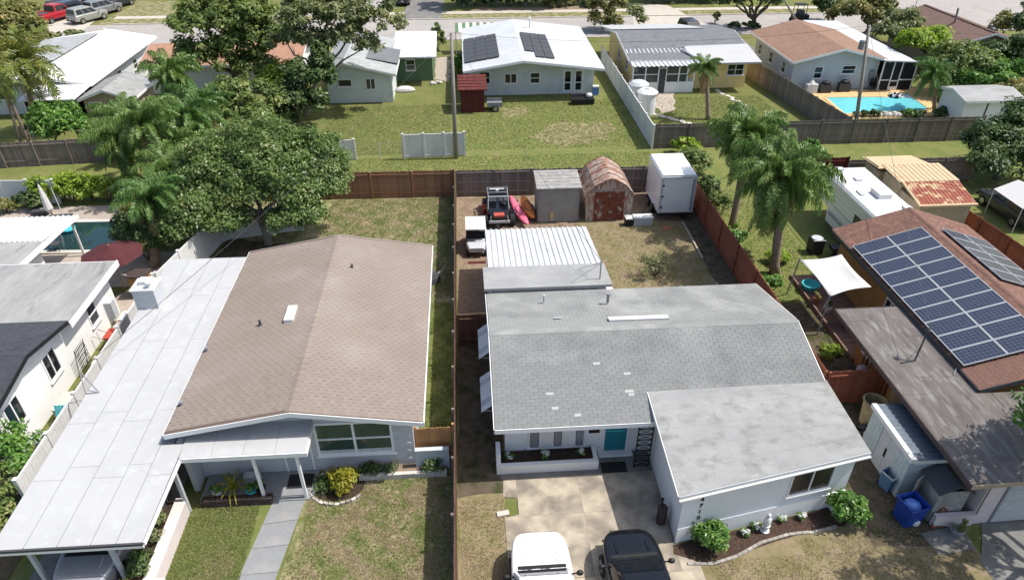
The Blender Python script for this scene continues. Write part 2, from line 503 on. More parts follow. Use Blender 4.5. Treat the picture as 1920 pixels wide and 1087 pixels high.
def cells(name):                      # photovoltaic cells: dark blue squares with thin pale lines
    m = mat(name, (.02, .03, .075), rough=.18, spec=.6)
    nt = m.node_tree
    tc = nt.nodes.new('ShaderNodeTexCoord')
    br = nt.nodes.new('ShaderNodeTexBrick')
    br.offset = 0
    br.inputs['Color1'].default_value = (.02, .026, .048, 1)
    br.inputs['Color2'].default_value = (.028, .035, .058, 1)
    br.inputs['Mortar'].default_value = (.10, .12, .17, 1)
    br.inputs['Scale'].default_value = 1.0
    br.inputs['Mortar Size'].default_value = .008
    br.inputs['Brick Width'].default_value = .16
    br.inputs['Row Height'].default_value = .16
    nt.links.new(tc.outputs['Object'], br.inputs['Vector'])
    nt.links.new(br.outputs[0], nt.nodes['Principled BSDF'].inputs['Base Color'])
    return m
MT['cells'] = cells('cells')
LF = {
    'mango': leaf_mat('mango_leaves', (0.058, 0.111, 0.026), (0.189, 0.260, 0.081), (0.364, 0.390, 0.182), rough=.38, tr=.3),
    'oak': leaf_mat('oak_leaves', (0.075, 0.128, 0.034), (0.213, 0.266, 0.075), (0.363, 0.363, 0.150), tr=.3),
    'pale': leaf_mat('pale_leaves', (0.085, 0.124, 0.043), (0.232, 0.256, 0.109), (0.341, 0.341, 0.186), tr=.3),
    'dark': leaf_mat('dark_leaves', (0.031, 0.064, 0.022), (0.098, 0.153, 0.043), (0.217, 0.260, 0.109), tr=.2),
    'bright': leaf_mat('bright_leaves', (0.109, 0.202, 0.022), (0.295, 0.388, 0.046), (0.465, 0.512, 0.093), tr=.35),
    'yellow': leaf_mat('yellow_leaves', (0.152, 0.174, 0.023), (0.349, 0.326, 0.035), (0.488, 0.419, 0.058), tr=.35),
    'olive': leaf_mat('olive_leaves', (0.109, 0.132, 0.039), (0.264, 0.256, 0.085), (0.434, 0.310, 0.139), tr=.3),
    'shrub': leaf_mat('shrub_leaves', (0.046, 0.124, 0.022), (0.155, 0.295, 0.054), (0.310, 0.419, 0.124), rough=.4, tr=.25),
    'palm': leaf_mat('palm_leaflets', (0.062, 0.134, 0.032), (0.196, 0.294, 0.081), (0.356, 0.392, 0.159), rough=.42, tr=.25),
    'palm_dark': leaf_mat('palm_leaflets_dark', (0.051, 0.121, 0.033), (0.151, 0.263, 0.070), (0.302, 0.363, 0.142), rough=.42, tr=.25),
    'palm_yellow': leaf_mat('palm_leaflets_yellow', (.085, .125, .022), (.21, .235, .05), (.32, .29, .10), rough=.42, tr=.3),
    'dead': leaf_mat('dead_leaflets', (0.310, 0.202, 0.109), (0.558, 0.388, 0.202), rough=.8, tr=.2),
    'flower': leaf_mat('pale_petals', (0.620, 0.651, 0.558), (0.750, 0.750, 0.750), rough=.7, tr=.2),
    'grass': leaf_mat('grass_blades', (.115, .17, .042), (.25, .275, .095), (.44, .36, .21), rough=.7, tr=.3),
    'straw': leaf_mat('straw_blades', (.26, .215, .12), (.40, .32, .215), (.46, .37, .26), rough=.8, tr=.2),
    'straw_old': leaf_mat('straw_blades', (0.248, 0.209, 0.093), (0.465, 0.380, 0.217), (0.589, 0.480, 0.295), rough=.8, tr=.2),
}
# ------------------------------------------------------------------ builders: foliage
def leaf_mesh(name, pos, nrm, size, val, m, parent=None, aspect=.5, kind=None, fold=True, rs=None):
    n = len(pos)
    rs = rs or np.random.RandomState(n % 9973)
    nrm = nrm / (np.linalg.norm(nrm, axis=1, keepdims=True) + 1e-9)
    t = rs.normal(size=(n, 3))
    t -= nrm * (t * nrm).sum(1, keepdims=True)
    t /= np.linalg.norm(t, axis=1, keepdims=True) + 1e-9
    b = np.cross(nrm, t)
    sz = (size * rs.uniform(.6, 1.35, n))[:, None]
    v = np.empty((n, 4, 3))
    v[:, 0] = pos - t * sz * .5
    v[:, 1] = pos + b * sz * aspect * .5 + nrm * sz * .1
    v[:, 2] = pos + t * sz * .55 - nrm * sz * .12
    v[:, 3] = pos - b * sz * aspect * .5 + nrm * sz * .1
    me = bpy.data.meshes.new(name)
    me.vertices.add(n * 4)
    me.vertices.foreach_set('co', v.reshape(-1))
    me.loops.add(n * 4)
    me.loops.foreach_set('vertex_index', np.arange(n * 4, dtype=np.int32))
    me.polygons.add(n)
    me.polygons.foreach_set('loop_start', np.arange(0, n * 4, 4, dtype=np.int32))
    me.update(calc_edges=True)
    a = me.attributes.new('v', 'FLOAT', 'POINT')
    a.data.foreach_set('value', np.repeat(val, 4).astype(np.float32))
    me.materials.append(m)
    o = bpy.data.objects.new(name, me)
    link(o, parent)
    if kind: o['kind'] = kind
    return o

def crown(parent, blobs, n, size, m, seed=1, clump=.5, name='crown', core=.15, per=70, aspect=.5, up=.75):
    """leaves gathered in clumps on and inside uneven blobs; blobs are (centre, rx, ry, rz) in world coordinates"""
    rs = np.random.RandomState(seed)
    off = np.array(WL.get(parent.name, Vector((0, 0, 0)))) if parent else np.zeros(3)
    vol = np.array([b[1] * b[2] + b[2] * b[3] + b[1] * b[3] for b in blobs])
    nc = max(6, n // per)
    bi = rs.choice(len(blobs), nc, p=vol / vol.sum())
    P, Nn, V = [], [], []
    for k in range(nc):
        c, rx, ry, rz = blobs[bi[k]]
        d = rs.normal(size=3)
        d /= np.linalg.norm(d)
        if d[2] < -.35: d[2] *= -.4
        rr = rs.uniform(core, 1.) ** .4 * rs.uniform(.88, 1.08)
        cc = np.array(c) + d * np.array([rx, ry, rz]) * rr
        cr = clump * rs.uniform(.55, 1.35)
        m_ = rs.poisson(per * (cr / clump) ** 1.6) + 4
        q = rs.normal(size=(m_, 3))
        q /= np.linalg.norm(q, axis=1, keepdims=True)
        q *= (rs.uniform(0, 1, m_) ** .45)[:, None] * cr
        q[:, 2] *= .75
        P.append(cc + q)
        Nn.append(q / cr * .8 + d * .35 + np.array([0, 0, up]) + rs.normal(size=(m_, 3)) * .5)
        V.append(np.clip(rs.uniform(.0, 1., m_) * .75 + rs.uniform(-.1, .35), 0, 1))
    P, Nn, V = np.concatenate(P), np.concatenate(Nn), np.concatenate(V)
    P[:, 2] = np.maximum(P[:, 2], .04)
    return leaf_mesh(name, P - off, Nn, size, V, m, parent, aspect, rs=rs)

def limb_path(p0, p1, rs, k=5, wob=.12):
    p0, p1 = Vector(p0), Vector(p1)
    L_ = (p1 - p0).length
    pts = []
    for i in range(k + 1):
        t = i / k
        w = math.sin(t * math.pi) * wob * L_
        pts.append(p0.lerp(p1, t) + Vector((rs.uniform(-1, 1) * w, rs.uniform(-1, 1) * w, rs.uniform(-.4, .4) * w)))
    return pts

def trunk(parent, base, blobs, r, m, seed=1, fork=.45, limbs=5):
    rs = random.Random(seed)
    b = B()
    base = Vector(base)
    cs = [Vector(x[0]) for x in blobs]
    mid = sum(cs, Vector()) / len(cs)
    f = base.lerp(mid, fork) + Vector((rs.uniform(-.2, .2), rs.uniform(-.2, .2), 0))
    b.path([base + Vector((0, 0, -.1)), base + Vector((0, 0, .15)), base.lerp(f, .5) + Vector((rs.uniform(-.1, .1), rs.uniform(-.1, .1), 0)), f], [r * 1.5, r * 1.1, r * .95, r * .85], 9)
    for i in range(limbs):
        c = cs[i % len(cs)]
        q = blobs[i % len(cs)]
        e = c + Vector((rs.uniform(-.5, .5) * q[1], rs.uniform(-.5, .5) * q[2], rs.uniform(.0, .5) * q[3]))
        pts = limb_path(f - Vector((0, 0, .1)), e, rs)
        b.path(pts, [r * .62 * (1 - .8 * j / 5) for j in range(6)], 6)
        for _ in range(2):
            s_ = pts[rs.randint(2, 4)]
            e2 = s_ + Vector((rs.uniform(-1, 1) * q[1], rs.uniform(-1, 1) * q[2], rs.uniform(.1, .6) * q[3])) * .6
            b.path(limb_path(s_, e2, rs, 3), [r * .28, r * .2, r * .12, r * .05], 5)
    return b.build('trunk', m, parent, smooth=True)

def tree(name, label, base, blobs, n, size, lf, seed, r=.16, bark='bark', clump=.6, cat='tree', group=None, limbs=5, fork=.45, aspect=.5, core=.15, per=70):
    t = T(name, label, cat, base, None, group)
    blobs = [(Vector(b[0]), *b[1:]) if len(b) == 4 else (Vector(b[0]), b[1], b[1], b[1]) for b in blobs]
    if r: trunk(t, base, blobs, r, MT[bark], seed, fork, limbs)
    crown(t, blobs, n, size, LF[lf], seed, clump, aspect=aspect, core=core, per=per)
    return t

def bush(name, label, p, rx, ry, h, n, size, lf, seed, group=None, cat='shrub', clump=.22, per=40, aspect=.5):
    p = Vector((p[0], p[1], p[2] if len(p) > 2 else 0))
    t = T(name, label, cat, p, None, group)
    rs = random.Random(seed)
    b = B()
    for i in range(6):
        a = rs.uniform(0, 6.28)
        e = p + Vector((math.cos(a) * rx * .7, math.sin(a) * ry * .7, h * rs.uniform(.6, .9)))
        b.path(limb_path(p + Vector((0, 0, -.03)), e, rs, 3), [.03, .022, .015, .008], 5)
    b.build('stem', MT['bark'], t)
    crown(t, [(p + Vector((0, 0, h * .5)), rx, ry, h * .52)], n, size, LF[lf], seed, clump, 'foliage', per=per, aspect=aspect)
    return t

def frond_mesh(name, L_, droop, leaf, m, seed, width=.045, hang=.6, npairs=34, bare=.12):
    """palm frond along +x: arched rachis with two rows of leaflets"""
    rs = np.random.RandomState(seed)
    K = 14
    ts = np.linspace(0, 1, K)
    def curve(t):
        return np.stack([L_ * (t - .18 * droop * t ** 3), 0 * t, L_ * (.42 * t - (.42 + droop * .62) * t ** 2.1)], -1)
    pts = curve(ts)
    b = B()
    b.path([tuple(p) for p in pts], [.035 * (1 - .85 * t) + .004 for t in ts], 4)
    vs, fs, vals = list(b.v), list(b.f), [.55] * len(b.v)
    for i in range(npairs):
        t = bare + (1 - bare) * (i + rs.uniform(0, .8)) / npairs
        p = curve(np.array(t))
        tn = curve(np.array(min(t + .02, 1.02))) - p
        tn /= np.linalg.norm(tn)
        ln = leaf * (math.sin(math.pi * min(1, t * .92 + .1)) ** .6 + .12) * rs.uniform(.8, 1.15)
        for sgn in (-1, 1):
            side = np.array([0, sgn, 0])
            up = np.cross(tn, side) * sgn
            d1 = side * rs.uniform(.5, 1.1) + tn * rs.uniform(.25, .9) + np.array([0, 0, rs.uniform(-.35, .75) - hang * .35])
            d1 /= np.linalg.norm(d1)
            d2 = side * rs.uniform(.2, .7) + tn * rs.uniform(.1, .6) + np.array([0, 0, -hang * rs.uniform(.6, 1.6)])
            d2 /= np.linalg.norm(d2)
            a0 = p
            a1 = p + d1 * ln * .5
            a2 = a1 + d2 * ln * .5
            w = tn * width
            n0 = len(vs)
            vs += [tuple(a0 - w * .5), tuple(a0 + w * .5), tuple(a1 + w * .7), tuple(a1 - w * .7), tuple(a2 + w * .1), tuple(a2 - w * .1)]
            fs += [(n0, n0 + 1, n0 + 2, n0 + 3), (n0 + 3, n0 + 2, n0 + 4, n0 + 5)]
            vals += [float(np.clip(rs.uniform(0, 1), 0, 1))] * 6
    me = bpy.data.meshes.new(name)
    me.from_pydata(vs, [], fs)
    a = me.attributes.new('v', 'FLOAT', 'POINT')
    a.data.foreach_set('value', np.array(vals, dtype=np.float32))
    me.materials.append(m)
    return me

def gravity_frond(L_, th0, bend, leaf, m, seed, width=.04, npairs=88, fall=1.):
    """frond baked at its own starting angle, so that the rachis bends and the leaflets hang towards the ground"""
    rs = np.random.RandomState(seed)
    K = 40
    p = np.zeros((K + 1, 3))
    T_ = np.zeros((K + 1, 3))
    for i in range(K + 1):
        t = i / K
        a = math.radians(max(th0 - bend * t ** 1.25, -86))
        T_[i] = (math.cos(a), 0.05 * math.sin(t * 5 + seed), math.sin(a))
        if i: p[i] = p[i - 1] + T_[i - 1] * L_ / K
    b = B()
    b.path([tuple(p[i]) for i in range(0, K + 1, 4)], [.034 * (1 - .85 * i / K) + .004 for i in range(0, K + 1, 4)], 4)
    vs, fs, vals = list(b.v), list(b.f), [.55] * len(b.v)
    for i in range(npairs):
        t = .1 + .9 * (i + rs.uniform(0, .9)) / npairs
        j = min(K, int(t * K))
        tn = T_[j]
        ln = leaf * (math.sin(math.pi * min(1, t * .9 + .12)) ** .5 + .15) * rs.uniform(.65, 1.15)
        for sgn in (-1, 1):
            d1 = np.array([0, sgn, 0]) * rs.uniform(.35, 1.1) + tn * rs.uniform(.1, .8) + np.array([0, 0, rs.uniform(-.5, .7)])
            d1 /= np.linalg.norm(d1)
            d2 = d1 * .25 + tn * rs.uniform(0, .35) + np.array([0, 0, -fall * rs.uniform(.5, 1.6)])
            d2 /= np.linalg.norm(d2)
            a1 = p[j] + d1 * ln * .4
            a2 = a1 + d2 * ln * .6
            w = tn * width + np.array([0, sgn * .3 * width, 0])
            n0 = len(vs)
            vs += [tuple(p[j] - w * .5), tuple(p[j] + w * .5), tuple(a1 + w * .7), tuple(a1 - w * .7), tuple(a2 + w * .12), tuple(a2 - w * .12)]
            fs += [(n0, n0 + 1, n0 + 2, n0 + 3), (n0 + 3, n0 + 2, n0 + 4, n0 + 5)]
            vals += [float(rs.uniform(0, 1))] * 6
    me = bpy.data.meshes.new('frond')
    me.from_pydata(vs, [], fs)
    a = me.attributes.new('v', 'FLOAT', 'POINT')
    a.data.foreach_set('value', np.array(vals, dtype=np.float32))
    me.materials.append(m)
    return me

GF = {}
def queen_palm(label, base, top, lf, n=30, r=.18, scale=1., seed=1, dead=3, low=-45, group=None, L_=2.9, leaf=.62):
    rs = random.Random(seed)
    t = palm(label, base, top, [frond(('none',), .3, .5, .05, LF[lf], 1, .01, .2, 2)], 0, r, scale, seed, dead=dead, group=group)
    off = WL[t.name]
    top = Vector(top)
    k = 9
    for i in range(n):
        u = i / max(1, n - 1)
        q = min(k - 1, int(u * k))
        key = (lf, q, low, L_)
        if key not in GF:
            th = 82 + (low - 82) * (q / (k - 1))
            GF[key] = gravity_frond(L_ * (.8 + .2 * math.sin(q)), th, 95 if th > 20 else 62, leaf, LF[lf], 300 + q)
        o = bpy.data.objects.new('frond', GF[key])
        COL.objects.link(o)
        o.parent = t
        o.location = top - off + Vector((0, 0, rs.uniform(-.12, .12)))
        o.rotation_euler = (rs.uniform(-.18, .18), rs.uniform(-.14, .14), i * 2.39996 + rs.uniform(-.4, .4))
        s = scale * rs.uniform(.78, 1.12)
        o.scale = (s, s, s * rs.uniform(.9, 1.1))
    return t

FR = {}
def frond(key, *a, **k):
    if key not in FR: FR[key] = frond_mesh('frond', *a, **k)
    return FR[key]
Q1 = lambda lf: [frond(('q', lf, i), 3.2, d, .85, LF[lf], 20 + i, .036, 1.5, 92) for i, d in enumerate((.8, 1.25, 1.7))]
DEAD = lambda: [frond(('d', i), 2.6, d, .5, LF['dead'], 50 + i, .04, 1.2, 26) for i, d in enumerate((.9, 1.2))]
CO = lambda lf: [frond(('c', lf, i), 3.3, d, .85, LF[lf], 70 + i, .085, .75, 34) for i, d in enumerate((.45, .7, 1.0))]

def palm(label, base, top, fr, n=18, r=.16, scale=1., seed=1, lift=(70, -42), dead=0, group=None, bark='palm_trunk', boots=True, cat='palm tree', name='palm_tree'):
    rs = random.Random(seed)
    base, top = Vector(base), Vector(top)
    t = T(name, label, cat, base, None, group)
    b = B()
    K = 9
    pts, rr = [], []
    for i in range(K + 1):
        u = i / K
        pts.append(base.lerp(top, u) + Vector((math.sin(u * 3) * .06, math.cos(u * 2.3) * .05, 0)))
        rr.append(r * (1.35 if i == 0 else 1.08 - .25 * u + (.03 if i % 2 else 0)))
    b.path(pts, rr, 10)
    b.build('trunk', MT[bark], t, smooth=True)
    if boots:
        c = B()
        for i in range(10):
            a = i * 2.4
            z = -.55 + .06 * i
            d = Vector((math.cos(a), math.sin(a), 0))
            c.path([top + d * r * .5 + Vector((0, 0, z)), top + d * r * 1.5 + Vector((0, 0, z + .25)), top + d * (r * 1.9) + Vector((0, 0, z + .55))], [.06, .05, .02], 5)
        c.build('leaf_base', MT['palm_boot'], t)
    off = WL[t.name]
    for i in range(n + dead):
        dd = i >= n
        me = rs.choice(DEAD()) if dd else fr[min(len(fr) - 1, int(i / n * len(fr)))]
        o = bpy.data.objects.new('dead_frond' if dd else 'frond', me)
        COL.objects.link(o)
        o.parent = t
        o.location = top - off + Vector((0, 0, rs.uniform(-.1, .1) - (.3 if dd else 0)))
        u = i / max(1, n - 1)
        tilt = rad(rs.uniform(-75, -35)) if dd else rad(lift[0] + (lift[1] - lift[0]) * u + rs.uniform(-9, 9))
        o.rotation_euler = (rs.uniform(-.25, .25), -tilt, i * 2.39996 + rs.uniform(-.25, .25))
        s = scale * rs.uniform(.85, 1.12)
        o.scale = (s, s, s)
    return t

def tufts(parent, name, regions, n, h, lf, seed, w=.02, kind='stuff', mask=None):
    """short grass: each tuft three bent blades; regions are (x0,x1,y0,y1)"""
    rs = np.random.RandomState(seed)
    ar = np.array([(r[1] - r[0]) * (r[3] - r[2]) for r in regions])
    k = rs.choice(len(regions), n, p=ar / ar.sum())
    r = np.array(regions)[k]
    x = r[:, 0] + rs.uniform(size=n) * (r[:, 1] - r[:, 0])
    y = r[:, 2] + rs.uniform(size=n) * (r[:, 3] - r[:, 2])
    g = np.sin(x * 1.9 + 1.3 * np.sin(y * 1.3)) + np.sin(y * 2.3 + 1.7 * np.sin(x * .9)) + np.sin(x * 5.1 + y * 3.7) * .6
    if mask is not None:
        g2 = np.sin(x * 3.1 + 1.9 * np.sin(y * 2.2)) + np.sin(y * 3.6 + 2.1 * np.sin(x * 1.7)) + np.sin(x * 8.3 + 2 * np.sin(y * 6.9)) * .9 + rs.normal(size=n) * .8 + g * .5
        keep = (g2 > abs(mask) - 9) if mask == 9 else (g2 > 0) if mask > 0 else (g2 <= 0)
    else:
        keep = g > -9
    x, y = x[keep], y[keep]
    n = len(x)
    m3 = 3
    X = np.repeat(x, m3) + rs.normal(size=n * m3) * .02
    Y = np.repeat(y, m3) + rs.normal(size=n * m3) * .02
    a = rs.uniform(0, 6.283, n * m3)
    hh = h * rs.uniform(.5, 1.3, n * m3)
    ln = hh * rs.uniform(.3, 1.1, n * m3)
    v = np.zeros((n * m3, 3, 3))
    wx, wy = -np.sin(a) * w, np.cos(a) * w
    v[:, 0] = np.stack([X - wx, Y - wy, 0 * X], -1)
    v[:, 1] = np.stack([X + wx, Y + wy, 0 * X], -1)
    v[:, 2] = np.stack([X + np.cos(a) * ln, Y + np.sin(a) * ln, hh], -1)
    me = bpy.data.meshes.new(name)
    N_ = n * m3
    me.vertices.add(N_ * 3)
    me.vertices.foreach_set('co', v.reshape(-1))
    me.loops.add(N_ * 3)
    me.loops.foreach_set('vertex_index', np.arange(N_ * 3, dtype=np.int32))
    me.polygons.add(N_)
    me.polygons.foreach_set('loop_start', np.arange(0, N_ * 3, 3, dtype=np.int32))
    me.update(calc_edges=True)
    at_ = me.attributes.new('v', 'FLOAT', 'POINT')
    at_.data.foreach_set('value', np.repeat(rs.uniform(0, 1, N_), 3).astype(np.float32))
    me.materials.append(LF[lf])
    o = bpy.data.objects.new(name, me)
    COL.objects.link(o)
    o.location = (0, 0, .012)
    o['kind'] = kind
    return o

# ------------------------------------------------------------------ builders: openings, fences, roofs
def window(parent, o, u, w, h, nx=1, nz=2, fm='white_trim', pm='glass_dark', fr=.06, sill=True, name='window', depth=.05):
    """o: lower left corner on the wall face, u: direction along the wall (to the right seen from outside)"""
    o, u = Vector(o), Vector(u).normalized()
    z = Vector((0, 0, 1))
    n = u.cross(z)
    b = B()
    d = n * depth
    b.obox(o, u * w, d, z * fr)
    b.obox(o + z * (h - fr), u * w, d, z * fr)
    b.obox(o + z * fr, u * fr, d, z * (h - 2 * fr))
    b.obox(o + z * fr + u * (w - fr), u * fr, d, z * (h - 2 * fr))
    for i in range(1, nx):
        b.obox(o + z * fr + u * (w * i / nx - fr / 2), u * fr, d * .96, z * (h - 2 * fr))
    for j in range(1, nz):
        b.obox(o + u * fr + z * (h * j / nz - fr * .35), u * (w - 2 * fr), d * .9, z * fr * .7)
    if sill:
        b.obox(o - u * .06 - z * .06, u * (w + .12), n * (depth + .05), z * .058)
    f = b.build(name, MT[fm], parent)
    for i in range(nx):
        for j in range(nz):
            p0 = o + u * (w * i / nx + fr * .5) + z * (h * j / nz + fr * .4)
            B().obox(p0, u * (w / nx - fr), n * .014, z * (h / nz - fr * .8)).build('pane', MT[pm], f)
    return f

def door(parent, o, u, w, h, m='white_trim', fm='white_trim', glass=None, name='door'):
    o, u = Vector(o), Vector(u).normalized()
    z = Vector((0, 0, 1))
    n = u.cross(z)
    b = B().obox(o, u * w, n * .035, z * h)
    d = b.build(name, MT[m], parent)
    c = B()
    c.obox(o - u * .07, u * .069, n * .05, z * (h + .07))
    c.obox(o + u * (w + .001), u * .069, n * .05, z * (h + .07))
    c.obox(o + z * (h + .001), u * w, n * .05, z * .069)
    c.build('door_frame', MT[fm], d)
    if glass:
        for (a0, a1, z0, z1) in glass:
            B().obox(o + u * a0 + n * .036 + z * z0, u * (a1 - a0), n * .008, z * (z1 - z0)).build('pane', MT['glass_dark'], d)
    B().obox(o + u * (w - .12) + n * .036 + z * 1., u * .05, n * .04, z * .05).build('handle', MT['steel'], d)
    return d

def wood_fence(name, label, p0, p1, h, m, side=1, pw=.14, gap=-.003, group=None, rails=2, post=2.4, jit=.03, z0=0., railm=None, top_rail=False, limit=300, dog=True):
    p0, p1 = Vector((*p0[:2], z0)), Vector((*p1[:2], z0))
    t = T(name, label, 'fence', p0, None, group)
    u = (p1 - p0)
    L_ = u.length
    u.normalize()
    z = Vector((0, 0, 1))
    n = u.cross(z) * side
    pr = B()
    c = .03 if dog else 0.
    w = pw
    pr.add([(0, -.011, 0), (w, -.011, 0), (w, -.011, h - c), (w - c, -.011, h), (c, -.011, h), (0, -.011, h - c),
            (0, .011, 0), (w, .011, 0), (w, .011, h - c), (w - c, .011, h), (c, .011, h), (0, .011, h - c)],
           [(0, 1, 2, 3, 4, 5), (11, 10, 9, 8, 7, 6), (1, 0, 6, 7), (2, 1, 7, 8), (3, 2, 8, 9), (4, 3, 9, 10), (5, 4, 10, 11), (0, 5, 11, 6)])
    ms = []
    k = int(L_ / (pw + gap))
    ang = math.atan2(u.y, u.x)
    for i in range(k):
        q = p0 + u * (i * (pw + gap)) + z * RND.uniform(-jit, 0) + n * RND.uniform(-.006, .006)
        ms.append(Matrix.Translation(q) @ Matrix.Rotation(ang, 4, 'Z') @ Matrix.Rotation(RND.uniform(-.003, .003), 4, 'Y'))
    pieces(t, 'picket', pr, ms, MT[m], limit)
    nb = max(1, int(round(L_ / post)))
    rm = MT[railm or m]
    for i in range(nb + 1):
        q = p0 + u * (L_ * i / nb) + n * .02
        B().obox(q - u * .045, u * .09, n * .09, z * (h + RND.uniform(-.02, .09))).build('post', rm, t)
    hs = [.35, h - .3] if rails == 2 else [.3, h * .52, h - .25]
    for zz in hs:
        B().obox(p0 + z * zz + n * .016, u * L_, n * .04, z * .09).build('rail', rm, t)
    return t

def vinyl_fence(name, label, p0, p1, h, n_bay, m='white', cap=True, group=None, gap=.0, slats=0):
    p0, p1 = Vector((*p0[:2], 0)), Vector((*p1[:2], 0))
    t = T(name, label, 'fence', p0, None, group)
    u = (p1 - p0)
    L_ = u.length
    u.normalize()
    z = Vector((0, 0, 1))
    n = u.cross(z)
    for i in range(n_bay + 1):
        q = p0 + u * (L_ * i / n_bay)
        b = B().obox(q - u * .06 - n * .06, u * .12, n * .12, z * (h + .06))
        b.obox(q - u * .075 - n * .075 + z * (h + .06), u * .15, n * .15, z * .03)
        b.build('post', MT[m], t)
    for i in range(n_bay):
        a = p0 + u * (L_ * i / n_bay + .061)
        w = L_ / n_bay - .122
        for zz in (.05, h - .14):
            B().obox(a - n * .03 + z * zz, u * w, n * .06, z * .14).build('rail', MT[m], t)
        if slats:
            k = slats
            for j in range(k):
                B().obox(a + u * (w * j / k + .004) - n * .015 + z * .191, u * (w / k - .02), n * .03, z * (h - .332)).build('slat', MT[m], t)
        else:
            k = max(2, int(w / .18))
            s = B()
            for j in range(k):
                s.obox(a + u * (w * j / k + .003) - n * (.017 + .002 * (j % 2)) + z * .191, u * (w / k - .006), n * .034, z * (h - .332))
            s.build('panel', MT[m], t)
    return t

def shingles(parent, O, u, v, L_, S, m, ex=.145, wd=.33, limit=300, clip=None, seed=3, th=.008):
    """tabs laid in courses on a roof plane: O eave corner, u along the eave, v up the slope"""
    rs = random.Random(seed)
    O, u, v = Vector(O), Vector(u).normalized(), Vector(v).normalized()
    n = u.cross(v).normalized()
    pr = B().add([(0, 0, .001), (wd - .012, 0, .001), (wd - .012, ex * 1.12, .001), (0, ex * 1.12, .001),
                  (0, 0, th), (wd - .012, 0, th), (wd - .012, ex * 1.12, .004), (0, ex * 1.12, .004)],
                 [(4, 5, 6, 7), (0, 1, 5, 4), (1, 2, 6, 5), (3, 0, 4, 7)])
    ms = []
    rows = int(S / ex)
    for j in range(rows):
        x = -(j % 2) * wd / 2 - rs.uniform(0, .03)
        while x < L_:
            a, bb = max(0, x), min(L_, x + wd)
            if bb - a > .03:
                p = O + u * a + v * (j * ex + rs.uniform(-.004, .004)) + n * (.002 + rs.uniform(0, .004))
                if clip is None or clip(p):
                    ms.append(frame(p, u, n) @ Matrix.Diagonal(((bb - a) / wd, 1, 1, 1)))
            x += wd
    pieces(parent, 'shingle', pr, ms, m, limit)

def corrugated(name, parent, p00, p10, p11, p01, k, amp, m, along='v', t=.02, kind=None):
    """ribbed sheet between four corners; ribs run from the first edge (p00-p10) to the opposite one"""
    p00, p10, p11, p01 = map(Vector, (p00, p10, p11, p01))
    b = B()
    prof = [(0, 0), (.12, 1), (.38, 1), (.5, 0)]
    xs = []
    for i in range(k):
        xs += [((i + a) / k, h) for a, h in prof]
    xs.append((1., 0))
    z = Vector((0, 0, 1))
    top = [(p00.lerp(p10, x) + z * amp * h, p01.lerp(p11, x) + z * amp * h) for x, h in xs]
    for i in range(len(top) - 1):
        a, c = top[i], top[i + 1]
        b.quad(a[0], c[0], c[1], a[1])
        b.quad(a[1] - z * t, c[1] - z * t, c[0] - z * t, a[0] - z * t)
        b.quad(a[0] - z * t, c[0] - z * t, c[0], a[0])
        b.quad(a[1], c[1], c[1] - z * t, a[1] - z * t)
    return b.build(name, m, parent)

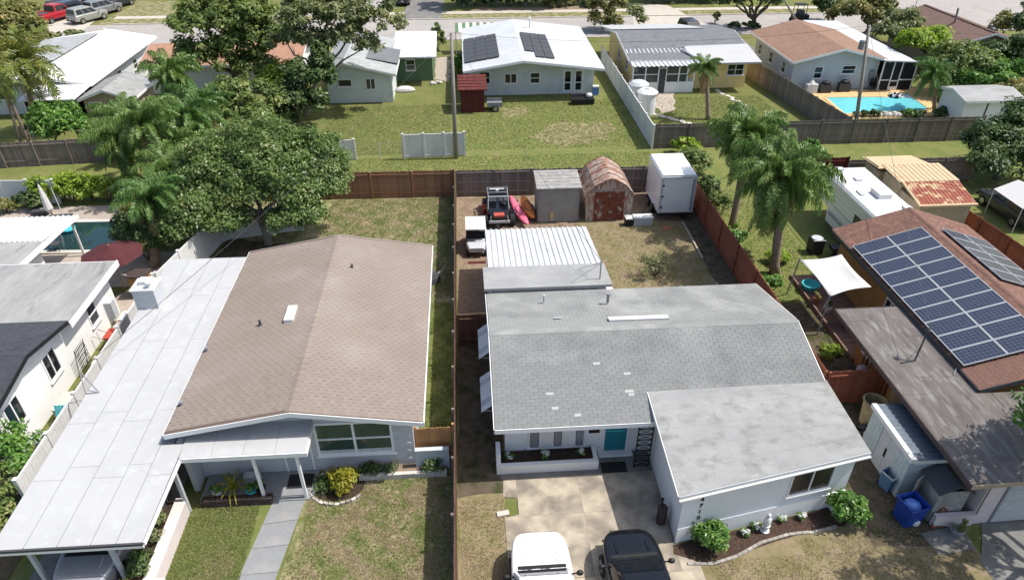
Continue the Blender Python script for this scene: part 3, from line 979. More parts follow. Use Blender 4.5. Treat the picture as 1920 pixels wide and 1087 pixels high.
def gable_house(name, label, x0, x1, y0, y1, ze, zr, axis, wall, roof, over=.45, ridge=None, group=None, cat='house', fascia='white_trim', zf=0., overy=None):
    """walls with gable ends and a two-slope roof; axis 'y': ridge runs away from the street"""
    t = T(name, label, cat, ((x0 + x1) / 2, y0, 0), None, group)
    oy = over if overy is None else overy
    b = B()
    th = .14
    if axis == 'y':
        xr = (x0 + x1) / 2 if ridge is None else ridge
        sl = (zr - ze) / (xr - x0 + over)
        sr = (zr - ze) / (x1 + over - xr)
        zl, zq = ze + sl * over - th - .01, ze + sr * over - th - .01
        zt = zr - th - .01
        p = [(x0, zf), (x1, zf), (x1, zq), (xr, zt), (x0, zl)]
        b.add([(x, y0, z) for x, z in p] + [(x, y1, z) for x, z in p],
              [(0, 1, 2, 3, 4), (9, 8, 7, 6, 5)] + [(i, 5 + i, 5 + (i + 1) % 5, (i + 1) % 5) for i in range(5)])
        r = B().slab([(x0 - over, y0 - oy, ze), (xr, y0 - oy, zr), (xr, y1 + oy, zr), (x0 - over, y1 + oy, ze)], th)
        r.slab([(xr, y0 - oy, zr), (x1 + over, y0 - oy, ze), (x1 + over, y1 + oy, ze), (xr, y1 + oy, zr)], th)
    else:
        yr = (y0 + y1) / 2 if ridge is None else ridge
        sf = (zr - ze) / (yr - y0 + oy)
        sb = (zr - ze) / (y1 + oy - yr)
        p = [(y0, zf), (y1, zf), (y1, ze + sb * oy - th - .01), (yr, zr - th - .01), (y0, ze + sf * oy - th - .01)]
        b.add([(x0, y, z) for y, z in p] + [(x1, y, z) for y, z in p],
              [(4, 3, 2, 1, 0), (5, 6, 7, 8, 9)] + [((i + 1) % 5, 5 + (i + 1) % 5, 5 + i, i) for i in range(5)])
        r = B().slab([(x0 - over, y0 - oy, ze), (x1 + over, y0 - oy, ze), (x1 + over, yr, zr), (x0 - over, yr, zr)], th)
        r.slab([(x0 - over, yr, zr), (x1 + over, yr, zr), (x1 + over, y1 + oy, ze), (x0 - over, y1 + oy, ze)], th)
    b.build('wall', MT[wall], t)
    r.build('roof', MT[roof], t)
    # fascia boards under the roof edges
    f = B()
    if axis == 'y':
        for xa, xb, za, zb in ((x0 - over, xr, ze, zr), (xr, x1 + over, zr, ze)):
            for yy in (y0 - oy - .032, y1 + oy + .002):
                f.add([(xa, yy, za - .2), (xb, yy, zb - .2), (xb, yy, zb - .01), (xa, yy, za - .01), (xa, yy + .03, za - .2), (xb, yy + .03, zb - .2), (xb, yy + .03, zb - .01), (xa, yy + .03, za - .01)],
                      [(0, 1, 2, 3), (7, 6, 5, 4), (4, 5, 1, 0), (3, 2, 6, 7)])
        f.box(x0 - over - .032, x0 - over - .002, y0 - oy, y1 + oy, ze - .2, ze - .01)
        f.box(x1 + over + .002, x1 + over + .032, y0 - oy, y1 + oy, ze - .2, ze - .01)
    else:
        f.box(x0 - over, x1 + over, y0 - oy - .032, y0 - oy - .002, ze - .2, ze - .01)
        f.box(x0 - over, x1 + over, y1 + oy + .002, y1 + oy + .032, ze - .2, ze - .01)
        for xx in (x0 - over - .032, x1 + over + .002):
            for ya, yb, za, zb in ((y0 - oy, yr, ze, zr), (yr, y1 + oy, zr, ze)):
                f.add([(xx, ya, za - .2), (xx, yb, zb - .2), (xx, yb, zb - .01), (xx, ya, za - .01), (xx + .03, ya, za - .2), (xx + .03, yb, zb - .2), (xx + .03, yb, zb - .01), (xx + .03, ya, za - .01)],
                      [(3, 2, 1, 0), (4, 5, 6, 7), (0, 1, 5, 4), (7, 6, 2, 3)])
    f.build('fascia', MT[fascia], t)
    return t

# ------------------------------------------------------------------ builders: vehicles (length along +x, origin on the ground)
def rrect(x, hw, zb, zt, r=.12, n=3):
    pts = []
    for cx, cz, a0 in ((hw - r, zb + r, -90), (hw - r, zt - r, 0), (-hw + r, zt - r, 90), (-hw + r, zb + r, 180)):
        for i in range(n + 1):
            a = rad(a0 + 90 * i / n)
            pts.append((x, cx + r * math.cos(a), cz + r * math.sin(a)))
    return pts

def wheel(parent, x, y, r=.36, w=.24):
    s = 1 if y > 0 else -1
    b = B().lathe((x, y - w / 2, r), [(r * .62, 0), (r * .93, 0), (r, .05), (r, w - .05), (r * .93, w), (r * .62, w)], 18, 'y')
    o = b.build('wheel', MT['black_rubber'], parent, smooth=False)
    c = B().lathe((x, y - w / 2 - .004, r), [(r * .1, 0), (r * .58, 0), (r * .63, .02), (r * .63, w - .012), (r * .58, w + .008), (r * .1, w + .008)], 14, 'y')
    c.build('rim', MT['steel'], o)
    return o

CARS = {
 # stations: x, half width, z bottom, z top   |  cabin: base x0,x1, top x0,x1, z base, z top, half widths
 'suv': dict(st=[(-2.28, .70, .50, .86), (-2.22, .86, .38, 1.0), (-1.6, .92, .30, 1.06), (0, .94, .28, 1.06), (1.0, .94, .30, 1.08), (1.6, .90, .34, 1.06), (2.0, .80, .40, 1.01), (2.24, .62, .46, .92), (2.36, .36, .52, .78)],
             cab=(-2.12, 1.14, -1.95, .2, 1.0, 1.70, .86, .70), wx=1.38),
 'boxy': dict(st=[(-2.3, .74, .50, 1.0), (-2.25, .90, .40, 1.12), (-1.6, .94, .36, 1.14), (0, .95, .34, 1.14), (.85, .95, .36, 1.16), (1.6, .91, .40, 1.15), (2.02, .82, .44, 1.12), (2.24, .66, .50, 1.03), (2.34, .42, .56, .9)],
             cab=(-2.15, .86, -2.05, .2, 1.1, 1.76, .88, .76), wx=1.4),
 'sedan': dict(st=[(-2.3, .66, .5, .8), (-2.22, .82, .36, .94), (-1.6, .88, .28, .98), (0, .89, .26, .95), (1.0, .89, .28, .93), (1.8, .86, .3, .84), (2.15, .78, .38, .74), (2.3, .6, .48, .66)],
             cab=(-1.75, 1.05, -1.15, .3, .9, 1.42, .80, .62), wx=1.4),
 'pickup': dict(st=[(-2.75, .86, .55, 1.05), (-2.7, .94, .48, 1.1), (-1.6, .96, .42, 1.1), (0, .97, .4, 1.1), (1.2, .97, .42, 1.12), (2.1, .93, .46, 1.08), (2.55, .86, .5, 1.0), (2.68, .72, .58, .88)],
             cab=(-.85, 1.3, -.72, .62, 1.05, 1.82, .88, .74), wx=1.7),
}
def car(label, loc, rz, paint, style='suv', cat='car', name='parked_car', group=None, dash=False):
    t = T(name, label, cat, loc, rz, group)
    S = CARS[style]
    st = S['st']
    b = B().loft([rrect(x, hw, zb, zt, min(.13, (zt - zb) * .42)) for x, hw, zb, zt in st])
    bo = b.build('body', MT[paint], t, smooth=True)
    ss_ = bo.modifiers.new('round', 'SUBSURF')
    ss_.levels = ss_.render_levels = 2
    x0, x1, X0, X1, zb, zt, hb, ht = S['cab']
    def cp(u, v, s):                   # point on the cabin side: u along, v up
        xb = x0 + (x1 - x0) * u
        xt = X0 + (X1 - X0) * u
        return Vector((xb + (xt - xb) * v, s * (hb + (ht - hb) * v), zb + (zt - zb) * v))
    c = B().add([cp(0, 0, -1), cp(1, 0, -1), cp(1, 0, 1), cp(0, 0, 1), cp(0, 1, -1), cp(1, 1, -1), cp(1, 1, 1), cp(0, 1, 1)],
                [(3, 2, 1, 0), (4, 5, 6, 7), (0, 1, 5, 4), (1, 2, 6, 5), (2, 3, 7, 6), (3, 0, 4, 7)])
    c.build('cabin', MT[paint], t, bevel=.05)
    r = B().loft([rrect(X0 + (X1 - X0) * q + (.08 if q == 0 else -.08 if q == 1 else 0), ht - (.09 if q in (0, 1) else .03), zt - .012, zt + (.012 if q in (0, 1) else .035), .008, 1) for q in (0, .15, .85, 1)])
    r.build('roof_panel', MT[paint], t)
    def pane(name, pts, off):
        pts = [Vector(p) for p in pts]
        n = (pts[1] - pts[0]).cross(pts[2] - pts[0]).normalized()
        q = [p + n * off for p in pts]
        B().add(q + [p - n * .012 for p in q], [(0, 1, 2, 3), (7, 6, 5, 4)] + [(i, 4 + i, 4 + (i + 1) % 4, (i + 1) % 4) for i in range(4)]).build(name, MT['glass_dark'], t)
    def front(u, s, v): 
        e = cp(u, v, 1)
        return Vector((e.x, e.y * s, e.z))
    pane('windshield', [front(1, -.9, .08), front(1, .9, .08), front(1, .9, .92), front(1, -.9, .92)], .012)
    pane('rear_window', [front(0, .86, .2), front(0, -.86, .2), front(0, -.86, .9), front(0, .86, .9)], .012)
    cuts = [(.08, .36), (.39, .66), (.69, .93)] if style in ('suv', 'boxy') else [(.12, .5), (.54, .92)]
    for s in (-1, 1):
        for a, e in cuts:
            q = [cp(a, .14, s), cp(e, .14, s), cp(e, .88, s), cp(a, .88, s)]
            pane('side_window', q if s < 0 else q[::-1], .012)
    wx = S['wx']
    hw = st[3][1]
    for sx in (-1, 1):
        for s in (-1, 1):
            wheel(t, sx * wx, s * (hw - .1), .36 if style != 'sedan' else .32)
    fx = st[-1][0]
    fh = (st[-3][2] + st[-3][3]) / 2
    for s in (-1, 1):
        B().ell((st[-3][0] - .01, s * st[-3][1] * .82, fh + .12), .16, .12, .09, 8, 5).build('headlight', MT['lamp_clear'], t)
        B().ell((st[1][0] + .02, s * st[1][1] * .9, st[1][3] - .2), .07, .07, .13, 8, 5).build('tail_light', MT['lamp_red'], t)
        mb = B().tube((x1 - .25, s * hb, zb + .06), (x1 - .28, s * (hb + .16), zb + .1), .025, n=5)
        mb.ell((x1 - .28, s * (hb + .23), zb + .12), .09, .12, .09, 8, 5)
        mb.build('mirror', MT['black' if paint in ('car_white', 'car_black') else paint], t)
    B().box(fx - .06, fx + .012, -.5, .5, st[-1][2] + .02, st[-1][3] - .02).build('grille', MT['black'], t)
    B().loft([rrect(fx - .12, st[-3][1] * .94, .36, .54, .07), rrect(fx + .03, st[-1][1] * 1.1, .38, .52, .06)]).build('bumper', MT['dark_grey'], t)
    B().loft([rrect(st[0][0] - .05, st[0][1] * .98, .40, .56, .06), rrect(st[0][0] + .1, st[1][1] * .94, .38, .58, .07)]).build('bumper', MT['dark_grey'], t)
    B().box(st[0][0] - .062, st[0][0] - .052, -.15, .15, .58, .72).build('number_plate', MT['white'], t)
    for s in (-.35, .3):
        a, e = front(1, s, .06), front(1, s + .42, .16)
        B().tube(a + Vector((.03, 0, .02)), e + Vector((.03, 0, .03)), .012, n=4).build('wiper', MT['black'], t)
    B().box(x1 - .02, x1 + .10, -hb * .84, hb * .84, st[4][3] - .08, st[4][3] + .006).build('cowl', MT['black'], t)
    # hood seam ribs
    for s in (-1, 1):
        B().loft([rrect(x1 + .2, .03, st[5][3] - .03, st[5][3] + (.045 if style != 'boxy' else .04), .01, 1), rrect(st[5][0] + .1, .03, st[5][3] - .08, st[5][3] + .008, .01, 1)]).build('hood_rib', MT[paint], t).location.y = s * .5
    if style == 'pickup':
        B().box(-2.62, -.95, -.78, .78, 1.102, 1.106).build('bed_floor', MT['dark_grey'], t)
        for s in (-1, 1):
            B().box(-2.66, -.9, s * .84 - .05, s * .84 + .05, 1.09, 1.22).build('bed_side', MT[paint], t)
        B().box(-2.74, -2.66, -.84, .84, 1.06, 1.22).build('tailgate', MT[paint], t)
    return t
# ------------------------------------------------------------------ the setting
SHN = [0]
def sheet(name, poly, level, m, jit=0., seg=.8, cat=None, label=None):
    pts = []
    SHN[0] += 1
    rs = random.Random(len(poly) * 7 + level)
    poly = [Vector((p[0], p[1], 0)) for p in poly]
    for i, p in enumerate(poly):
        q = poly[(i + 1) % len(poly)]
        k = max(1, int((q - p).length / seg)) if jit else 1
        for j in range(k):
            w = p.lerp(q, j / k)
            pts.append((w.x + rs.uniform(-jit, jit), w.y + rs.uniform(-jit, jit), .004 * level + .00035 * SHN[0]))
    b = B().quad(*pts)
    o = b.build(name, m, kind='structure')
    return o
def PX(*pp): return [G(*p) for p in pp]

# one lawn sheet to the horizon; the two pools leave openings in it
LP = [(-24.3, 35.0), (-19.1, 34.75), (-19.3, 38.1), (-24.5, 38.25)]
RP = PX((1584, 214), (1742, 207), (1700, 176), (1662, 175), (1655, 183), (1549, 184))
ground_b = B()
E_ = 420.
ground_b.add([(-E_, -60, 0), (E_, -60, 0), (E_, 900, 0), (-E_, 900, 0)], [(0, 1, 2, 3)])
ground_b.build('ground', MT['lawn'], kind='structure')
Mq = MT
sheet('lawn', [(-30, 40.6), (40, 40.6), (42, 47.2), (-30, 47.2)], 1, Mq['lawn_green'], .1)
sheet('lawn', [(-.8, 47.0), (13.4, 47.0), (13.4, 59.6), (-.8, 59.6)], 2, Mq['lawn_green'], .1)
sheet('lawn', [(-12.5, 46.9), (-1.1, 46.9), (-1.1, 66), (-5, 66), (-12.5, 58)], 2, Mq['lawn'], .1)
sheet('bare_ground', PX((1005, 240), (1040, 226), (1110, 226), (1150, 240), (1140, 262), (1060, 272), (1000, 265)), 3, Mq['bare'], .5, .5)
sheet('bare_ground', PX((935, 205), (985, 200), (995, 212), (950, 222)), 3, Mq['bare'], .3, .5)
sheet('lawn', [(-13.6, 28.5), (-.9, 28.5), (-.9, 40.3), (-13.6, 40.3)], 2, Mq['lawn_patchy'], .0)
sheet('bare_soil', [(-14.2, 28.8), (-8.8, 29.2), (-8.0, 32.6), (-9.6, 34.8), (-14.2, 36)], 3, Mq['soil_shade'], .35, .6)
sheet('lawn', [(-10.1, 7.5), (-7.0, 7.5), (-7.35, 16.5), (-10.1, 16.5)], 2, Mq['lawn_green'])
sheet('lawn', [(-6.9, 7.5), (-.9, 7.5), (-.9, 17.4), (-6.2, 17.4)], 2, Mq['lawn_patchy'])
sheet('lawn', [(-2.3, 17.5), (-.9, 17.5), (-.9, 28.5), (-2.3, 28.5)], 2, Mq['lawn_green'])
wa, wb_ = PX((512, 940), (575, 930)), PX((372, 1250), (455, 1250))
for k in range(6):
    q = [wa[0].lerp(wb_[0], (k + .006) / 6), wa[1].lerp(wb_[1], (k + .006) / 6), wa[1].lerp(wb_[1], (k + .99) / 6), wa[0].lerp(wb_[0], (k + .99) / 6)]
    sheet('walkway_slab', q, 4, Mq['walk_paint'])
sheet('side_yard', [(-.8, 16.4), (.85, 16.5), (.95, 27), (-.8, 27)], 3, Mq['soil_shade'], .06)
sheet('lawn', [(-.8, 7.5), (.95, 7.5), (.85, 16.5), (-.8, 16.4)], 2, Mq['lawn_dry'], .05)
sheet('backyard', [(-.8, 27), (6.4, 27), (7.2, 31.5), (6.2, 36.0), (13.8, 36.2), (13.8, 40.1), (-.8, 40.1)], 2, Mq['dirt'], .0)
sheet('lawn', [(6.2, 25.2), (12.4, 25.2), (12.7, 35.9), (6.4, 36.4)], 3, Mq['lawn_dry'], .18, .7)
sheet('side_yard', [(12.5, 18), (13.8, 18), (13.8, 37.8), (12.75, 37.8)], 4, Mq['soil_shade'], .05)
sheet('driveway', [(.9, 18.1), (6.4, 18.1), (6.4, 14.1), (7.0, 13.5), (7.2, 7), (.75, 7), (.95, 15.4), (1.3, 15.5), (1.3, 16.2), (.8, 16.3)], 4, Mq['concrete_drive'])
dy_ = [7.0, 9.9, 12.95, 15.42, 17.04]
for j in range(4):
    for i in range(2):
        xa_, xb_ = ((.78 + .025 * (j > 1), 3.55), (3.57, 7.15 - .12 * j if j < 2 else 6.38))[i]
        if j == 3 and i == 0: xa_ = 1.3
        sheet('driveway_slab', [(xa_, dy_[j]), (xb_, dy_[j]), (xb_ - (.35 if (j == 1 and i == 1) else 0), dy_[j + 1] - .02), (xa_, dy_[j + 1] - .02)], 5, Mq['concrete_drive'])
sheet('driveway_slab', [(.88, 16.25), (1.29, 16.22), (1.29, 17.02), (.88, 17.02)], 5, Mq['concrete_drive'])
sheet('porch_slab', [(.75, 17.05), (6.38, 17.1), (6.38, 18.1), (.9, 18.1)], 6, Mq['concrete_grey'])
sheet('lawn', [(7.0, 7), (17, 7), (16.2, 14.2), (13.2, 15.6), (7.0, 13.6)], 2, Mq['lawn_dry'])
sheet('flower_bed', PX((1262, 1022), (1525, 960), (1600, 930), (1585, 985), (1500, 1000), (1410, 1030), (1340, 1062), (1262, 1040)), 5, Mq['mulch_red'], .03, .4)
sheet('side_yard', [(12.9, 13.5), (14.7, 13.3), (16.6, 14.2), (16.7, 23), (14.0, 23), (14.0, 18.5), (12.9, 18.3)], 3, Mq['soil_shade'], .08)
sheet('lawn', [(14.0, 20.0), (18.6, 20.0), (18.8, 40.4), (14.0, 40.4)], 1, Mq['lawn_green'], .05)
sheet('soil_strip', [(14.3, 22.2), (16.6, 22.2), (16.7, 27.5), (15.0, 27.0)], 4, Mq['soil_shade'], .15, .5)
sheet('driveway', [(17.2, 14.2), (26, 14.4), (26, 6), (16.0, 6), (16.2, 12.6)], 4, Mq['concrete_grey'], .05)
sheet('apron', PX((1725, 1000), (1800, 985), (1830, 1030), (1760, 1040)), 5, Mq['concrete_grey'])
sheet('lawn', [(18.8, 29), (34, 29), (34, 40.4), (18.8, 40.4)], 2, Mq['lawn_green'], .05)
sheet('path', [(-17.0, 12), (-15.1, 12), (-15.0, 30.5), (-17.0, 30.5)], 2, Mq['soil_shade'])
sheet('path', PX((205, 560), (258, 540), (285, 540), (290, 585), (250, 640), (215, 640)), 4, Mq['pavers'])
# left pool and its paved surround
b = B()
sheet('patio', [(-30, 31), (-15.0, 31), (-14.9, 34.4), (-30, 34.7)], 3, Mq['pavers'])
sheet('patio', [(-30, 38.4), (-16, 38.4), (-16, 40.4), (-30, 40.4)], 3, Mq['pavers'])
sheet('patio', [(-30, 34.7), (-24.6, 34.7), (-24.8, 38.4), (-30, 38.4)], 3, Mq['pavers'])
def pool(name, label, poly, wm, cm, cope=.32, h=.07):
    poly = [Vector((p[0], p[1], 0)) for p in poly]
    t = T(name, label, 'swimming pool', sum(poly, Vector()) / len(poly))
    c = sum(poly, Vector()) / len(poly)
    n = len(poly)
    for i in range(n):
        p, q = poly[i], poly[(i + 1) % n]
        d = (q - p).normalized()
        o = Vector((d.y, -d.x, 0))
        if o.dot(p - c) < 0: o = -o
        dl = (q - p).length
        k = max(1, int(dl / 1.0))
        for j in range(k):
            a, e = p.lerp(q, j / k) + d * .01, p.lerp(q, (j + 1) / k) - d * .01
            b = B()
            b.slab([(a.x, a.y, h), (e.x, e.y, h), (e.x + o.x * cope, e.y + o.y * cope, h), (a.x + o.x * cope, a.y + o.y * cope, h)], h)
            b.build('coping_stone', MT[cm], t)
    B().slab([(p.x, p.y, .03) for p in poly], .028).build('pool_water', MT[wm], t)
    return t
pool('swimming_pool', 'dark teal pool behind the flat grey roof at left, brown parasol at its edge', LP, 'pool_dark', 'stone_pale')
sheet('pool_deck', PX((1515, 170), (1748, 165), (1750, 219), (1580, 224)), 3, Mq['deck_orange'])
pool('swimming_pool', 'bright turquoise pool set in an orange deck', RP, 'pool_blue', 'deck_orange', .3)
# streets, verges, pavements
sheet('street', [(-160, 78.2), (60, 78.2), (90, 74), (170, 66), (170, 79), (92, 87), (74, 93), (68, 180), (56, 180), (56, 96), (50, 87.4), (-160, 87.4)], 4, Mq['asphalt'])
sheet('sidewalk', [(-160, 90.4), (-46, 90.4), (-46, 91.7), (-160, 91.7)], 3, Mq['sidewalk'])
sheet('sidewalk', [(-42, 90.4), (50, 90.2), (50, 91.5), (-42, 91.7)], 3, Mq['sidewalk'])
kerb = B().box(-120, -47.5, 87.4, 87.62, 0, .12)
kerb.build('kerb', Mq['sidewalk'], kind='structure')
kerb = B().box(-41, 50, 87.4, 87.62, 0, .12)
kerb.build('kerb', Mq['sidewalk'], kind='structure')
sheet('driveway', PX((60, 62), (150, 62), (245, -10), (110, -12), (95, 30)), 5, Mq['sidewalk'])
sheet('driveway', [(-13.5, 87.4), (-9.6, 87.4), (-8.6, 120), (-12.5, 120)], 5, Mq['asphalt'])
sheet('driveway', [(-7.3, 87.4), (-2.6, 87.4), (-1.8, 120), (-6.6, 120)], 5, Mq['concrete_grey'])
sheet('driveway', PX((1190, 50), (1330, 50), (1250, 10), (1180, 8)), 5, Mq['sidewalk'])
sheet('bare_verge', PX((860, 30), (1130, 22), (1180, 12), (900, 16)), 2, Mq['dirt'], .4, 1.5)
sheet('lawn', PX((1340, 18), (1480, 10), (1470, -20), (1330, -18)), 2, Mq['lawn_green'], .4, 1.5)
sheet('lawn', PX((180, 50), (320, 42), (330, 4), (255, 4)), 2, Mq['lawn_patchy'], .3, 1.5)
sheet('verge', [(-40, 87.62), (50, 87.62), (50, 90.2), (-40, 90.4)], 2, Mq['lawn_patchy'])
sheet('driveway', [(25.5, 71), (30.5, 71), (30.5, 78.2), (25.5, 78.2)], 5, Mq['concrete_grey'])
sheet('stone_path', PX((1232, 170), (1262, 172), (1268, 205), (1240, 215), (1228, 200)), 3, Mq['pavers'], .2, .5)
# grass standing on the nearer lawns
tufts(None, 'grass', [(-6.05, -.95, 14.5, 17.35), (-6.4, -.95, 9.5, 14.5), (-2.3, -.95, 17.6, 28.4)], 26000, .045, 'grass', 3, .014, mask=1)
tufts(None, 'grass', [(-10.1, -8.1, 10, 13.2), (-10.1, -7.75, 13.2, 16.5)], 16000, .045, 'grass', 15, .014)
tufts(None, 'dry_grass', [(-9.3, -8.1, 10, 15.0), (-6.1, -.95, 9.5, 17.35)], 46000, .035, 'straw', 8, .016, mask=-1)
tufts(None, 'grass', [(-8.6, -1.0, 29, 40.1)], 26000, .05, 'grass', 4, .018, mask=1)
tufts(None, 'dry_grass', [(-8.6, -1.0, 29, 40.1)], 22000, .04, 'straw', 9, .02, mask=-1)
tufts(None, 'grass', [(-.75, .9, 9.5, 16.2), (7.3, 15.6, 8.5, 13.25), (10.6, 13.2, 13.2, 13.9), (12.95, 14.4, 13.2, 15.2), (14.4, 16.2, 12.6, 14)], 30000, .04, 'straw', 5, .014, mask=-1)
tufts(None, 'grass', [(-.75, .9, 9.5, 16.2), (7.3, 15.6, 8.5, 13.3)], 9000, .04, 'grass', 12, .014, mask=1)
tufts(None, 'grass', [(6.6, 12.4, 25.6, 35.6), (-.7, 5.5, 32, 39.8)], 18000, .045, 'straw', 6, .016, mask=-1)
tufts(None, 'grass', [(6.6, 12.4, 25.6, 35.6)], 6000, .045, 'grass', 13, .016, mask=1)
tufts(None, 'grass', [(14.3, 18.6, 24, 40.0), (-8, 13.2, 41, 46.5), (-.5, 13, 47.5, 58)], 24000, .06, 'grass', 7, .022)
tufts(None, 'grass', [(-11, -1.3, 47.2, 57.5), (14, 25.5, 47.5, 58)], 20000, .05, 'grass', 14, .025)

# ------------------------------------------------------------------ grey house in the middle
M_ = MT
gh = gable_house('house', 'grey shingle-roofed house with a white front wing between two wooden fences', .98, 12.36, 18.15, 24.2, 2.6, 3.6, 'x', 'white_wall', 'shingle_grey_base', .42, 21.2, overy=1.1)

# shift of the rear eave: the flat rear part meets the roof there
sf = math.hypot(4.15, 1.0)
shingles(gh, (.58, 17.05, 2.6), (1, 0, 0), (0, 4.15, 1.0), 12.18, sf, M_['shingle_grey'], limit=300, seed=5,
         clip=lambda p: not (p.x > 6.12 and p.y < 18.12))
sr = math.hypot(4.1, 1.0)
shingles(gh, (12.76, 25.3, 2.6), (-1, 0, 0), (0, -4.1, 1.0), 12.18, sr, M_['shingle_pale'], limit=150, seed=6,
         clip=None)
B().slab([(.56, 21.06, 3.585), (12.78, 21.06, 3.585), (12.78, 21.2, 3.618), (.56, 21.2, 3.618)], .015).slab([(.56, 21.2, 3.618), (12.78, 21.2, 3.618), (12.78, 21.36, 3.588), (.56, 21.36, 3.588)], .015).build('ridge_cap', M_['shingle_pale'], gh)
rv = B()
rv.slab([(5.35, 21.75, 3.57), (7.75, 21.72, 3.575), (7.75, 22.0, 3.53), (5.35, 22.03, 3.525)], .09)
rv.build('ridge_vent', M_['white'], gh)
for (px, py, w) in ((1112, 684, .34), (1170, 703, .32), (1024, 741, .34), (1035, 768, .3), (1077, 781, .3), (1172, 736, .42), (1179, 742, .25), (1035, 593, .4)):
    d = ray(px, py)
    if py > 620:
        t = (17.05 + (CAM_H - 2.6) * 4.15) / (d.y - 4.15 * d.z)   # meet the front slope y = 17.05 + 4.15 (z - 2.6)
        p = Vector((d.x * t, d.y * t, CAM_H + d.z * t))
        v = Vector((0, 4.15, 1.0)).normalized()
    else:
        p = Vector((3.2, 22.2, 3.4))
        v = Vector((0, 4.1, -1.0)).normalized()
    n = Vector((1, 0, 0)).cross(v).normalized()
    if n.z < 0: n = -n
    B().obox(p + n * .013, Vector((w * .8, 0, 0)), v * .11, n * .005).build('roof_patch', M_['patch'], gh)
# rear flat part and its patio roof
B().box(.75, 6.0, 25.0, 27.1, 0, 2.5).build('rear_wall', M_['white_wall'], gh)
B().slab([(.5, 25.36, 2.82), (6.22, 25.36, 2.82), (6.22, 27.42, 2.66), (.5, 27.42, 2.66)], .13).build('flat_roof', M_['roof_membrane'], gh)
corrugated('patio_roof', gh, (.72, 27.45, 2.58), (6.15, 27.45, 2.58), (6.02, 31.5, 2.36), (.72, 31.5, 2.36), 20, .05, M_['roof_metal_white'])
for x in (.85, 3.4, 5.9):
    B().box(x - .05, x + .05, 31.3, 31.4, 0, 2.33).build('patio_post', M_['white'], gh)
B().box(.72, 6.05, 31.28, 31.42, 2.2, 2.32).build('patio_beam', M_['white'], gh)
m_ = B().tube((5.75, 25.9, 2.8), (5.75, 25.9, 3.75), .03).tube((5.75, 25.9, 3.7), (5.35, 25.9, 3.5), .015).tube((5.75, 25.9, 3.6), (5.0, 26.9, 2.75), .01).tube((5.75, 25.9, 3.6), (4.4, 25.6, 2.85), .01)
m_.build('service_mast', M_['mid_grey'], gh)
B().lathe((5.66, 23.6, 3.1), [(.06, 0), (.06, .4), (.09, .4), (.09, .46)], 10).build('vent_pipe', M_['mid_grey'], gh)
B().lathe((3.0, 24.0, 3.0), [(.05, 0), (.05, .32)], 8).build('vent_pipe', M_['pale_grey'], gh)
# front wing, skewed to the street
FL, FR_, BRr, BLr = Vector((6.42, 14.06, 0)), Vector((12.62, 15.22, 0)), Vector((12.5, 18.4, 0)), Vector((6.42, 18.4, 0))
wz = lambda y: 2.5 + .0952 * (y - 14.0) - .15
b = B().add([(FL.x, FL.y, 0), (FR_.x, FR_.y, 0), (BRr.x, BRr.y, 0), (BLr.x, BLr.y, 0), (FL.x, FL.y, wz(FL.y)), (FR_.x, FR_.y, wz(FR_.y)), (BRr.x, BRr.y, wz(BRr.y)), (BLr.x, BLr.y, wz(BLr.y))],
            [(3, 2, 1, 0), (4, 5, 6, 7), (0, 1, 5, 4), (1, 2, 6, 5), (2, 3, 7, 6), (3, 0, 4, 7)])
b.build('wing_wall', M_['wall_bluewhite'], gh)
uw = (FR_ - FL).normalized()
nw = uw.cross(Vector((0, 0, 1)))
B().obox(FL + nw * .0 - uw * .03 , uw * 6.37, nw * .06, Vector((0, 0, .72))).build('plinth', M_['wall_bluewhite'], gh)
wr = lambda x, y: (x, y, 2.5 + .0952 * (y - 14.0))
B().slab([wr(6.18, 13.9), wr(12.98, 15.17), wr(12.86, 18.42), wr(6.16, 18.25)], .12).build('wing_roof', M_['roof_membrane_pale'], gh)
q0, q1, q2, q3 = [Vector(wr(*p)) + Vector((0, 0, .004)) for p in ((6.2, 13.93), (12.96, 15.2), (12.84, 18.4), (6.18, 18.22))]
for k in range(5):
    f0, f1 = k / 5 + .002, (k + 1) / 5 - .002
    for i0, i1 in (((0, .52), (.523, 1)), ((0, .31), (.313, 1)))[k % 2]:
        B().slab([q0.lerp(q1, i0).lerp(q3.lerp(q2, i0), f0), q0.lerp(q1, i1).lerp(q3.lerp(q2, i1), f0), q0.lerp(q1, i1).lerp(q3.lerp(q2, i1), f1), q0.lerp(q1, i0).lerp(q3.lerp(q2, i0), f1)], .003).build('roof_sheet', M_['roof_membrane_pale'], gh)
a0, a1 = Vector(wr(6.18, 13.9)), Vector(wr(12.98, 15.17))
ur = (a1 - a0)
B().obox(a0 + nw * .002 - Vector((0, 0, .17)), ur, nw * .03, Vector((0, 0, .165))).build('wing_fascia', M_['pale_grey'], gh)
B().obox(a0 + nw * .033 - Vector((0, 0, .18)), ur, nw * .07, Vector((0, 0, .05))).build('gutter', M_['white'], gh)
a2 = Vector(wr(6.16, 18.25))
B().obox(a0 - Vector((.035, 0, .17)), Vector((.03, 0, 0)), (a2 - a0), Vector((0, 0, .175))).build('wing_fascia', M_['white'], gh)
window(gh, FL + uw * 3.92 + Vector((0, 0, 1.12)), uw, 1.62, 1.12, 2, 1, 'white_trim', 'glass_dirty', .04)
B().obox(FR_ - uw * .5 + nw * .07, uw * .62, nw * .42, Vector((0, 0, .28))).build('sunlit_corner_slab', M_['white_wall'], gh)  # white slab added to stand for the sunlit corner of the wing wall
